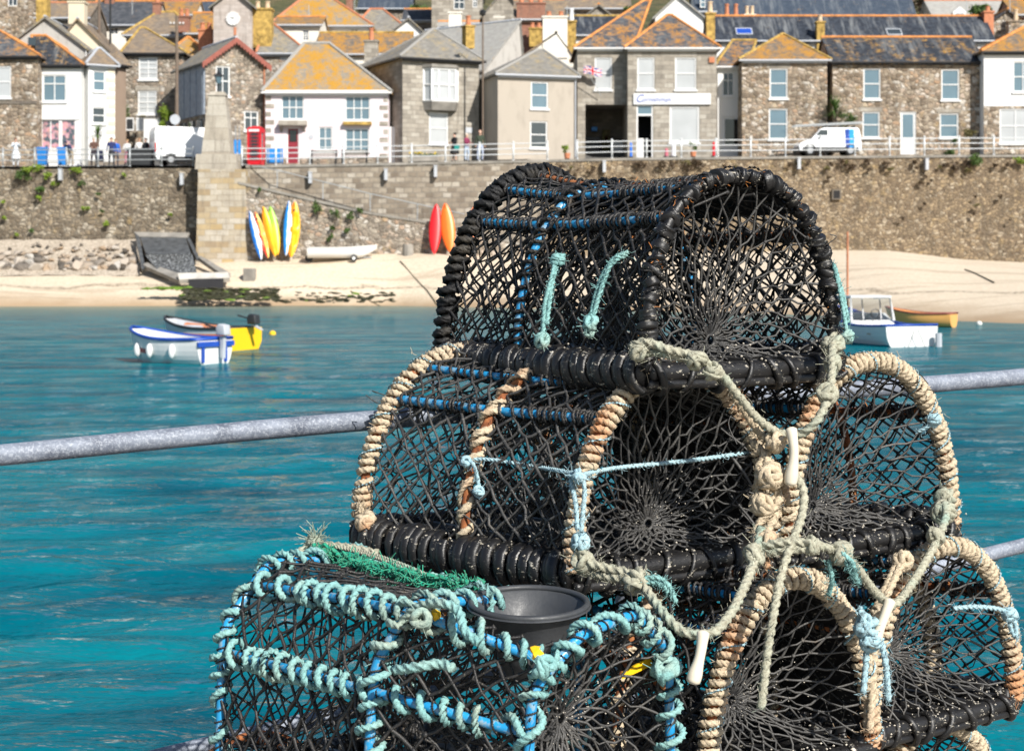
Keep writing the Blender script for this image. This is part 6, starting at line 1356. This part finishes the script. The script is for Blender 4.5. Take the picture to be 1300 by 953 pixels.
    def roll(a,b,rad,nm='base_roll'):
        path=resamp(smooth_path([a,(a+b)/2+V3(0,0,-.006),b],8),.01); mb=MB(); mb.tube(path,rad*(1+.05*np.sin(np.arange(len(path))*.9)),16,caps=True); ro=mb.build(nm,M['rubber'],r,smooth=True); m2=MB(); coil(m2,path,rad-.005,.010,.041,.7,kind='band2',mi=0,u1=.55); coil(m2,path,rad-.005,.0085,.033,.8,kind='band2',mi=0,u0=.5); coil(m2,path,rad-.007,.008,.056,.9,kind='band2',mi=0,ph=2.); fray(m2,path[RNG.integers(0,len(path),60)]+V3(0,-.02,.01),60,.03,.0008,mi=2); coil(m2,path,rad+.002,.0035,.05,.5,mi=1,ph=1); m2.build('binding',[M['rubber'],M['rope_black'],M['rope_tan']],ro,smooth=True)
    if rolls:
        roll(H[0][0]+V3(0,0,-.005),H[-1][0]+V3(0,0,-.005),roll_r); bar_roll(H[0][0]+V3(0,0,-.005),H[0][-1]+V3(0,0,-.005),roll_r*.72); roll(H[0][-1],H[-1][-1],roll_r*.8); roll(H[-1][0],H[-1][-1],roll_r*.7)
    # floor
    mb=MB(); 
    for k in range(5):
        f=(k+.5)/5; a=H[0][0]*(1-f)+H[0][-1]*f; b=H[-1][0]*(1-f)+H[-1][-1]*f; mb.tube([a+V3(0,0,.004),b+V3(0,0,.004)],.011,8,caps=True,flat=1.4)
    mb.build('floor_bar',M['rubber'],r)
    mb=MB(); side=[np.linspace(h[0],h[-1],21) for h in H]; side_net(mb,side,cell*1.05,.002,push=0); mb.build('floor_netting',M[twi],r,smooth=True)
    mb=MB(); side_net(mb,H,cell,.0030,holes=hole); H2=[h.mean(0)+(h-h.mean(0))*.93 for h in H]; side_net(mb,H2,cell*1.35,.0019,jit=.2,holes=hole); loose(mb,H,22)
    if dense: H3=[h.mean(0)+(h-h.mean(0))*.84 for h in H[:2]]; side_net(mb,H3,cell*1.15,.0024,jit=.25); side_net(mb,[h.mean(0)+(h-h.mean(0))*.78 for h in H],cell*1.7,.003,jit=.3)
    if 1: mb.build('side_netting',M[twi],r,smooth=True)
    w=H[0][-1]-H[0][0]
    mb=MB(); ey=H[0][0]+w*(eye[0] if eye else .5)+V3(0,0,1)*((H[0][:,2].max()-H[0][0][2])*(eye[1] if eye else .2)); face_net(mb,H[0],ey,eyedepth,ax,N=N,rings=facerings); loose(mb,[H[0]],6); mb.build('entrance_netting',M['twine_dusty'],r,smooth=True)
    if back_net: mb=MB(); w2=H[-1][-1]-H[-1][0]; face_net(mb,H[-1],H[-1][0]+w2*.5+V3(0,0,.18),-.12,ax,N=36,rings=7,er=.05); mb.build('end_netting',M[twi],r,smooth=True)
    if inner and len(H)>2:
        mb=MB(); h=H[1]; cen=h.mean(0)+V3(0,0,.02); hh=cen+(h-cen)*.93; face_net(mb,hh,hh[0]*.5+hh[-1]*.5+V3(0,0,.15),.14,ax,N=52,rings=8,er=.05,r=.0028); mb.build('inner_netting',M[twi],r,smooth=True)
    if patch:
        a_,b_=patch; mb=MB(); G=[]
        for h in (H[0],H[0]*.5+H[1]*.5,H[1]):
            c_=h.mean(0); G.append([p+(c_-p)*.10 for p in h[a_:b_:3]])
        w_=len(G[0]); V=[p for g in G for p in g]; i_=np.arange(len(G)*w_).reshape(len(G),w_); qd=np.stack([i_[:-1,:-1],i_[1:,:-1],i_[1:,1:],i_[:-1,1:]],-1).reshape(-1,4); mb.add(V,qd); mb.add(np.array(V)+V3(0,0,-.005),qd[:,::-1]); mb.build('rubber_top_mat',M['rubber'],r,smooth=True)
    if sheet:
        mb=MB(); j0,j1=int(.52*60),60; G=[]
        for h in (H[0],H[0]*.5+H[1]*.5,H[1],H[1]*.7+H[2]*.3):
            c_=h.mean(0); G.append([p+(c_-p)*.06 for p in h[j0:j1:3]])
        w_=len(G[0]); V=[p for g in G for p in g]; i_=np.arange(len(G)*w_).reshape(len(G),w_); qd=np.stack([i_[:-1,:-1],i_[1:,:-1],i_[1:,1:],i_[:-1,1:]],-1).reshape(-1,4); mb.add(V,qd); mb.add(np.array(V)+V3(.004,.004,0),qd[:,::-1]); mb.build('rubber_side_darkener',M['rubber'],r,smooth=True)  # black sheet added along the far side to darken the pot's shaded inside
        mb=MB(); f_=[H[0][0],H[0][-1],H[-1][-1],H[-1][0]]; f_=[p+V3(0,0,-.012) for p in f_]; mb.add(f_+[p+V3(0,0,.005) for p in f_],[(0,3,2,1),(4,5,6,7),(0,1,5,4),(1,2,6,5),(2,3,7,6),(3,0,4,7)]); mb.build('rubber_floor_darkener',M['rubber'],r)  # black floor sheet, likewise added so the inside reads as deep shade
    # crust
    mb=MB(); 
    src=np.concatenate([np.linspace(H[0][0],H[0][-1],60),np.linspace(H[0][0],H[-1][0],60)]); k=RNG.integers(0,120,150); mb.knots(src[k]+RNG.normal(0,.018,(150,3))+V3(0,-.012,.012),.0024); ec=ey+ax*eyedepth*.6; pp_=H[0][RNG.integers(5,55,50)]; ff=RNG.uniform(.35,.9,(50,1))**.7; mb.knots(pp_*(1-ff)+ec*ff+RNG.normal(0,.012,(50,3)),.0014); tag(mb.build('barnacles',M['barnacle'],r),kind='stuff')
    return r,base,H
Z1=E_-.225
def lerp(a,b,t_): return a*(1-t_)+b*t_
# --- top pot
A0,A1=V3(.286,3.60,Z1),V3(.741,3.90,Z1); B0,B1=V3(-.172,4.27,Z1),V3(.276,4.60,Z1)
H=[arch(A0,A1,.418,.84,lean=.02),arch(lerp(A0,B0,.6),lerp(A1,B1,.6),.415,.9,lean=-.01),arch(B0,B1,.458,1.02,lean=-.02)]
make_pot('topmost lobster pot bound in black rubber with two teal cords on its side',H,('band','bluewrap','black'),eye=(.5,.12),eyedepth=.12,N=60,facerings=9,roll_r=.03,cell=.0275,patch=(22,43),dense=True)
# --- second row
Z2=E_-.64
A0,A1=V3(.128,3.55,Z2),V3(.595,3.85,Z2); B0,B1=V3(-.355,4.00,Z2+.01),V3(.10,4.31,Z2+.01)
H=[arch(A0,A1,.412,.98,lean=.015),arch(lerp(A0,B0,.48),lerp(A1,B1,.48),.40,.92,lean=.02),arch(B0,B1,.415,.98)]
make_pot('middle-row left lobster pot with three tan rope wrapped hoops',H,('tan','tanthin','tan'),eye=(.58,.14),eyedepth=.13,N=64,facerings=9,roll_r=.034,cell=.0285,twi='twine_dusty',sheet=True,dense=True)
A0,A1=V3(.622,3.84,Z2),V3(1.07,4.15,Z2+.005); B0,B1=V3(.27,4.18,Z2),V3(.66,4.50,Z2)
H=[arch(A0,A1,.41,.95,lean=.01),arch(lerp(A0,B0,.5),lerp(A1,B1,.5),.39,.9),arch(B0,B1,.385,.9)]
make_pot('middle-row right lobster pot against the water with tan rope hoop',H,('tan','rust','rust'),eye=(.42,.16),eyedepth=.13,N=60,facerings=9,roll_r=.028,cell=.0285)
# --- third row: blue pot (flat topped), middle, right
def poly(pts,n=61):
    return resamp_n(smooth_path([np.array(p) for p in pts],7),n)
def flat(nb,ns,nt,ft,fs,fb): # near base, near shoulder, near top, far top, far shoulder, far base
    out=[]; pts=[nb,ns,nt,ft,fs,fb]; out=[pts[0]]
    for i in range(1,5):
        a,b,c=map(np.array,(pts[i-1],pts[i],pts[i+1])); out.append(b+(a-b)*.14); out.append(b+ (a-b)*.03+(c-b)*.03); out.append(b+(c-b)*.14)
    out.append(pts[5]); return resamp_n(np.array(out,float),61)
Z3=E_-1.06
Hb=[flat((.02,2.99,Z3),(.035,3.01,E_-.752),(.125,3.08,E_-.668),(.232,3.20,E_-.655),(.30,3.285,E_-.745),(.31,3.30,Z3)),
    flat((-.27,3.10,Z3),(-.2535,3.14,E_-.742),(-.185,3.125,E_-.622),(.02,3.37,E_-.66),(.13,3.50,E_-.75),(.14,3.52,Z3)),
    flat((-.60,3.49,Z3),(-.592,3.50,E_-.748),(-.512,3.59,E_-.628),(-.335,3.79,E_-.655),(-.25,3.90,E_-.75),(-.24,3.91,Z3))]
rb,bb,HB=make_pot('bottom-row left lobster pot with blue pipe frame whipped in teal rope',Hb,('teal','teal','teal'),eye=(.5,.5),eyedepth=.1,N=44,facerings=6,cell=.030,bars=('rust','pipe'),topnet='rope_teal',hoop_r=.0078,roll_r=.024,hole=(V3(.036,3.22,E_-.665),.125))
# funnel ring lying in its top
fc=V3(.032,3.22,E_-.648)-bb; mb=MB(); prof_=[(.114,.004),(.110,.009),(.102,.003),(.084,-.035),(.06,-.085),(.045,-.12),(.002,-.13)]; n=40; V=[]
for rr_,zz in prof_:
    for k in range(n): a=2*math.pi*k/n; V.append(fc+V3(rr_*1.0*math.cos(a),rr_*1.05*math.sin(a),zz+.007*math.sin(a)))
V=np.array(V); i=np.arange(len(prof_)*n).reshape(-1,n); i2=np.roll(i,-1,1); mb.add(V,np.stack([i[:-1],i2[:-1],i2[1:],i[1:]],-1).reshape(-1,4))
V2=V.copy().reshape(len(prof_),n,3); cc=V2.mean(1,keepdims=True); V2=cc+(V2-cc)*1.035; mb.add(V2.reshape(-1,3),np.stack([i[:-1],i[1:],i2[1:],i2[:-1]],-1).reshape(-1,4)); mb.tube(V[n:2*n],.0065,6,closed=True)
t=NT('grey_black_plastic'); nz=t.noise(8,4,.6); M['funnel']=t.out(t.mix(nz,(.018,.019,.021),(.075,.08,.088)),t.ramp(t.noise(30,4,.7),[(.3,.35),(.7,.7)]),0,t.bump(t.noise(50,4,.7),.002,.5)); mb.build('entrance_funnel',M['funnel'],rb,smooth=True)
# tattered green strip + white cord on top
mb=MB(); pA=[P(400,700,3.72),P(440,712,3.66),P(480,724,3.58),P(525,735,3.50),P(570,742,3.46),P(612,748,3.42)]; q=resamp(smooth_path(pA,8),.01)-bb
for k in range(3): mb.tube(q+RNG.normal(0,.005,q.shape)+V3(0,0,.006*k),.0045,6)
fray(mb,q[RNG.integers(0,len(q),700)]+RNG.normal(0,.008,(700,3)),700,.022,.0011); mb.build('tattered_green_cord',M['rope_green'],rb)
mb=MB(); rope(mb,np.array([P(412,690,3.74),P(450,697,3.70),P(500,712,3.6),P(556,735,3.52)])-bb,.0042); rope(mb,np.array([P(412,691,3.74),P(455,701,3.68),P(505,718,3.58),P(545,740,3.52)])-bb,.004); mb.build('white_cord',M['rope_pale'],rb,smooth=True)
mb=MB(); rope(mb,np.array([P(370,712,3.70),P(385,698,3.76),P(405,692,3.78),P(440,694,3.75),P(480,702,3.72)])-bb,.009); knot(mb,P(398,687,3.77)-bb,.012,.006,3); fray(mb,P(400,685,3.77)-bb,90,.035,.001); mb.build('pale_knot',M['rope_pale'],rb,smooth=True)
for q3,r3 in (((552,780,3.09),.012),((684,832,3.0),.012),((679,824,3.0),.009)): mb=MB(); mb.blob(P(*q3)-bb,r3,1,.2); mb.build('yellow_tag',M['yellow_tag'],rb)
mb=MB(); a=P(790,862,3.28)-bb; b=P(842,838,3.32)-bb; mb.add([a,b,b+V3(0,0,.022),a+V3(0,0,.012),a+V3(0,.01,0),b+V3(0,.01,0),b+V3(0,.01,.022),a+V3(0,.01,.012)],[(0,1,2,3),(4,7,6,5),(0,4,5,1),(3,2,6,7),(1,5,6,2),(0,3,7,4)]); mb.build('yellow_plate',M['yellow_tag'],rb)
# extra teal rope swags at the corner
def part_rope(f):
    mb=MB(); f(mb); mb.build('corner_rope',M['rope_teal'],rb,smooth=True)
part_rope(lambda mb: rope(mb,np.array([P(508,792,3.12),P(530,770,3.1),P(560,765,3.06),P(582,775,3.04),P(590,800,3.0),P(608,815,2.98)])-bb,.0085))
part_rope(lambda mb: rope(mb,np.array([P(500,850,3.05),P(530,846,3.02),P(560,842,3.02),P(575,848,3.0)])-bb,.009))
part_rope(lambda mb: knot(mb,P(845,850,3.27)-bb,.024,.008,4))
part_rope(lambda mb: knot(mb,P(690,846,3.0)-bb,.02,.007,3))
part_rope(lambda mb: knot(mb,P(535,785,3.08)-bb,.016,.007,3))

A0,A1=V3(.40,3.50,Z3),V3(.792,3.76,Z3); B0,B1=V3(.05,3.86,Z3),V3(.44,4.13,Z3)
H=[arch(A0,A1,.392,1.0),arch(lerp(A0,B0,.5),lerp(A1,B1,.5),.38,.9),arch(B0,B1,.375,.9)]
r5,b5,H5=make_pot('bottom-row middle lobster pot with orange-stained rope arch',H,('tan','tanthin','rust'),eye=(.4,.3),eyedepth=.12,N=56,facerings=8,sheet=True)
A0,A1=V3(.81,3.86,Z3),V3(1.225,4.16,Z3); B0,B1=V3(.50,4.16,Z3),V3(.90,4.44,Z3)
H=[arch(A0,A1,.398,.95),arch(lerp(A0,B0,.5),lerp(A1,B1,.5),.38,.9),arch(B0,B1,.375,.9)]
r6,b6,H6=make_pot('bottom-row right lobster pot at the lower right corner of the pile',H,('tan','tan','rust'),eye=(.42,.35),eyedepth=.12,N=56,facerings=8)
# row beneath the frame that the pile stands on
for k,(src,dx,dy,l) in enumerate(((r5,.02,.03,'hidden lobster pot under the middle bottom pot'),(r6,-.02,.02,'hidden lobster pot under the right bottom pot'),(r5,-.46,-.08,'hidden lobster pot under the blue pipe pot, right one'),(r5,-.86,.02,'hidden lobster pot under the blue pipe pot, left one'))):
    p=np.array(src.location)+V3(dx,dy,-.425); dup(src,p,None,l)
# --- bridle ropes and hooks (things of their own)
def ropes(label,paths,mat,knots_=(),r=.0095,name='rope',fr=0):
    allp=np.concatenate([np.array([P(*p) for p in q]) for q in paths]); base=allp.mean(0); base[2]=allp[:,2].min(); mb=MB()
    for q in paths:
        pts=np.array([P(*p) for p in q])-base; rope(mb,pts,r*.86)
        if fr: s_=resamp(pts,.01); fray(mb,s_[RNG.integers(0,len(s_),fr)]+RNG.normal(0,r*.6,(fr,3)),fr,.014,.0006)
    for (px,py,d,R_,rr_,n) in knots_: knot(mb,P(px,py,d)-base,R_*.92,rr_*.82,n+1)
    o=mb.build(name,M[mat],smooth=True,loc=tuple(base)); return tag(o,label,'rope')
ropes('thick frayed rope from the left foot of the top pot down to the upper hook',[[(800,440,3.55),(820,434,3.53),(850,444,3.52),(880,452,3.52),(910,470,3.53),(935,500,3.56),(960,530,3.6),(985,548,3.62),(1005,553,3.62)],[(803,452,3.55),(830,447,3.54),(858,452,3.53),(880,458,3.53)]],'rope_pale',[(812,446,3.54,.018,.0085,3),(884,456,3.52,.02,.009,3),(905,472,3.52,.018,.008,2)],.0108,fr=130)
ropes('green-grey rope hanging from the right foot of the top pot to the upper hook',[[(1058,425,3.80),(1057,450,3.72),(1056,480,3.66),(1050,510,3.62),(1036,535,3.6),(1018,550,3.61),(1006,553,3.62)]],'rope_pale',[(1058,438,3.78,.022,.010,4),(1057,462,3.72,.018,.009,3),(1050,500,3.63,.02,.009,3)],.011,fr=130)
ropes('pale rope running down from the upper hook to the bottom of the pile',[[(1008,600,3.6),(1020,622,3.58),(1018,655,3.55),(1005,690,3.5),(992,730,3.46),(982,780,3.42),(974,830,3.40),(966,900,3.38)]],'rope_pale',[],.0105,fr=120)
ropes('tangled mass of pale rope lashed between the two middle-row pots',[[(955,560,3.66),(975,585,3.62),(960,620,3.62),(985,650,3.6),(965,690,3.56),(975,720,3.52)],[(985,560,3.64),(962,600,3.62),(990,630,3.6),(962,668,3.58),(958,700,3.55)],[(930,500,3.62),(950,530,3.64),(972,560,3.64)],[(968,620,3.64),(990,600,3.64),(1000,640,3.62)]],'rope_tan',[(978,605,3.6,.028,.010,5),(968,640,3.6,.024,.010,4),(972,690,3.54,.026,.010,5),(985,560,3.62,.022,.009,3)],.0105,fr=200)
ropes('thick rope stretched across the base of the right middle pot with a teal knot',[[(962,694,3.52),(995,688,3.5),(1030,690,3.5),(1060,700,3.52),(1085,718,3.56),(1105,745,3.62),(1128,768,3.66)],[(965,703,3.52),(1000,697,3.5),(1040,698,3.5)]],'rope_pale',[(1068,702,3.52,.022,.0095,4),(1030,692,3.5,.016,.009,2)],.011,fr=130)
ropes('teal frayed rope tail hanging off the knot above the lower right pot',[[(1068,700,3.5),(1082,715,3.5),(1086,735,3.52)],[(1070,702,3.51),(1078,722,3.51),(1090,740,3.53)],[(1052,712,3.52),(1056,735,3.53),(1052,755,3.55)]],'rope_teal',[],.006,fr=90)
ropes('rope from the right middle pot down to the lower right hook',[[(1205,642,4.0),(1196,672,3.92),(1180,705,3.85),(1160,738,3.75),(1142,762,3.68),(1130,770,3.66)]],'rope_pale',[(1198,650,4.0,.024,.011,4),(1188,680,3.9,.018,.009,3),(1200,632,4.05,.022,.01,3)],.011,fr=110)
ropes('thick knotted rope from the left middle pot down to the lower left hook',[[(728,690,3.48),(745,712,3.44),(775,722,3.42),(800,728,3.4),(818,745,3.36),(840,775,3.3),(865,800,3.27),(890,806,3.26)],[(735,722,3.46),(765,730,3.43),(795,735,3.4)]],'rope_pale',[(740,712,3.45,.02,.009,3),(808,738,3.38,.024,.010,4)],.0115,fr=170)
ropes('greenish rope rising from the lower left hook to the middle tangle',[[(890,806,3.26),(910,800,3.27),(930,775,3.32),(945,745,3.38),(957,715,3.46),(963,690,3.52),(966,670,3.55)]],'rope_pale',[(958,704,3.48,.02,.0095,3)],.0112,fr=120)
ropes('frayed teal rope end beside the black base roll of the left middle pot',[[(812,735,3.37),(835,733,3.36),(850,745,3.36),(858,765,3.36)],[(812,738,3.37),(838,740,3.36),(848,752,3.36)]],'rope_teal',[],.0062,fr=80)
ropes('light blue lashing on the left post of the front rope hoop',[[(722,605,3.52),(735,600,3.49),(742,620,3.48),(740,650,3.47),(738,675,3.46)],[(725,608,3.52),(731,640,3.48),(733,672,3.46)],[(738,603,3.5),(770,596,3.64),(800,592,3.70),(880,584,3.78),(950,574,3.84),(985,566,3.84)]],'rope_blue',[(735,604,3.49,.014,.0055,3),(737,688,3.46,.018,.006,4)],.0058,fr=60)
ropes('light blue lashing on the middle tan hoop of the left middle pot',[[(590,582,3.78),(600,588,3.76),(606,605,3.76),(608,620,3.76)],[(588,584,3.78),(620,583,3.76),(680,592,3.7),(735,602,3.5)]],'rope_blue',[(608,624,3.75,.013,.005,3),(592,586,3.77,.011,.005,2)],.0052,fr=50)
ropes('left teal cord knotted on the side of the top pot',[[(716,324,3.83),(706,333,3.80),(700,355,3.77),(692,385,3.76),(690,415,3.75),(688,434,3.75)],[(712,328,3.82),(703,350,3.78),(698,380,3.76),(694,412,3.75)]],'rope_teal',[(708,330,3.80,.014,.0065,3),(688,432,3.75,.016,.0065,4)],.0062,fr=70)
ropes('right teal cord looped on the side of the top pot',[[(798,320,3.62),(780,328,3.62),(765,350,3.63),(755,380,3.63),(750,405,3.62)],[(796,323,3.62),(776,335,3.62),(762,370,3.62),(753,402,3.62)]],'rope_teal',[(750,410,3.62,.016,.0065,4),(748,422,3.62,.010,.005,2)],.0062,fr=70)
ropes('thin teal cord hanging down the right side of the top pot',[[(1058,335,3.88),(1064,360,3.88),(1070,390,3.87),(1074,415,3.86),(1076,425,3.86)],[(1060,340,3.88),(1070,375,3.88),(1077,410,3.87)]],'rope_teal',[(1076,427,3.86,.014,.006,3)],.0058,fr=50)
ropes('pale blue rope tail hooked round the right bottom pot hoop',[[(1210,772,4.02),(1240,770,4.03),(1275,775,4.05),(1288,790,4.05),(1290,808,4.05)],[(1280,775,4.05),(1284,800,4.05),(1292,810,4.05)]],'rope_blue',[(1282,780,4.05,.016,.007,3)],.0068,fr=60)
ropes('tan rope tail knotted on the right hoop of the right middle pot',[[(1165,548,3.98),(1180,540,3.97),(1190,532,3.97),(1188,524,3.97)]],'rope_blue',[(1186,533,3.97,.014,.006,3)],.0055,fr=30)
ropes('blue and green tangle hanging on the lower right hook',[[(1092,770,3.66),(1098,800,3.62),(1100,830,3.62),(1096,880,3.6)],[(1118,810,3.62),(1124,840,3.6),(1128,890,3.6)],[(1095,790,3.64),(1110,800,3.62),(1095,815,3.62)]],'rope_blue',[(1100,795,3.62,.026,.008,5),(1105,815,3.61,.02,.007,3)],.008,fr=120)
ropes('ragged tan rope end at the left foot of the left middle pot',[[(455,640,3.97),(462,655,3.95),(468,672,3.94)]],'rope_tan',[(464,662,3.94,.022,.009,4)],.009,fr=220)
# wrapped binding post between bottom pots
ropes('tan rope whipping running down between the middle and right bottom pots',[[(1150,705,3.9),(1138,730,3.84),(1122,765,3.8),(1112,800,3.77),(1108,860,3.74),(1104,930,3.72)],[(1142,708,3.9),(1130,735,3.84),(1112,775,3.8),(1104,830,3.77),(1100,930,3.73)]],'rope_tan',[(1146,712,3.88,.02,.01,3),(1118,780,3.78,.02,.01,3)],.0105,fr=120)
def hook(p0,p1,p2,lab):
    a,m,b=P(*p0),P(*p1),P(*p2); base=b; path=resamp(smooth_path([a,m,b],8),.004)-base; n=len(path); u=np.linspace(0,1,n); rad=.0108+.0015*np.exp(-((u-.08)/.10)**2)+.0035*np.exp(-((u-.85)/.18)**2)-.001*np.exp(-((u-.45)/.2)**2); rad[0]*=.5; rad[-1]*=.55
    mb=MB(); mb.tube(path,rad,14,caps=True); o=mb.build('plastic_hook',M['hook'],smooth=True,loc=tuple(base)); tag(o,lab,'hook')
hook((1004,542,3.585),(1008,575,3.575),(1003,616,3.575),'ivory plastic hook at the middle of the pile, uppermost of three')
hook((1131,760,3.635),(1120,790,3.62),(1106,824,3.62),'ivory plastic hook tilted above the bottom right pots')
hook((893,800,3.235),(889,830,3.22),(879,868,3.21),'ivory plastic hook at the bottom centre beside the teal knot')
for o in C.objects:
    if o.name.startswith('motor_dinghy') and o.type=='EMPTY': o.scale=(1.2,1.12,1.2)
# ================================================================= CAMERA, LIGHT
cd=bpy.data.cameras.new('camera'); cam=bpy.data.objects.new('camera',cd); C.objects.link(cam); bpy.context.scene.camera=cam
cam.location=(0,0,EYE); cam.rotation_euler=(math.pi/2,0,0); cd.lens=60; cd.sensor_width=36; cd.shift_y=-(476.5-HY)/1300; cd.clip_end=2000; cd.clip_start=.1
cd.dof.use_dof=True; cd.dof.focus_distance=3.72; cd.dof.aperture_fstop=11.5
to_sun=Vector((.46,-.70,.66)).normalized(); el=math.asin(to_sun.z); az=math.atan2(to_sun.x,to_sun.y)
sl=bpy.data.lights.new('sun','SUN'); sl.energy=5.0; sl.angle=R(.55); sl.color=(1,.955,.88); so=bpy.data.objects.new('sun',sl); C.objects.link(so); so.rotation_euler=to_sun.to_track_quat('Z','Y').to_euler(); so.location=(0,0,60)
wd_=bpy.data.worlds.new('World'); bpy.context.scene.world=wd_; wd_.use_nodes=True; nt=wd_.node_tree; sk=nt.nodes.new('ShaderNodeTexSky'); sk.sky_type='NISHITA'; sk.sun_disc=False; sk.sun_elevation=el; sk.sun_rotation=az; sk.altitude=0; sk.air_density=1.; sk.dust_density=.6
nt.links.new(sk.outputs[0],nt.nodes['Background'].inputs[0]); nt.nodes['Background'].inputs[1].default_value=.085
vs=bpy.context.scene.view_settings; vs.view_transform='Standard'; vs.look='None'; vs.exposure=.5; vs.gamma=1; vs.use_curve_mapping=False
sc=bpy.context.scene; sc.cycles.max_bounces=6; sc.cycles.transparent_max_bounces=4; sc.cycles.caustics_reflective=False; sc.cycles.caustics_refractive=False
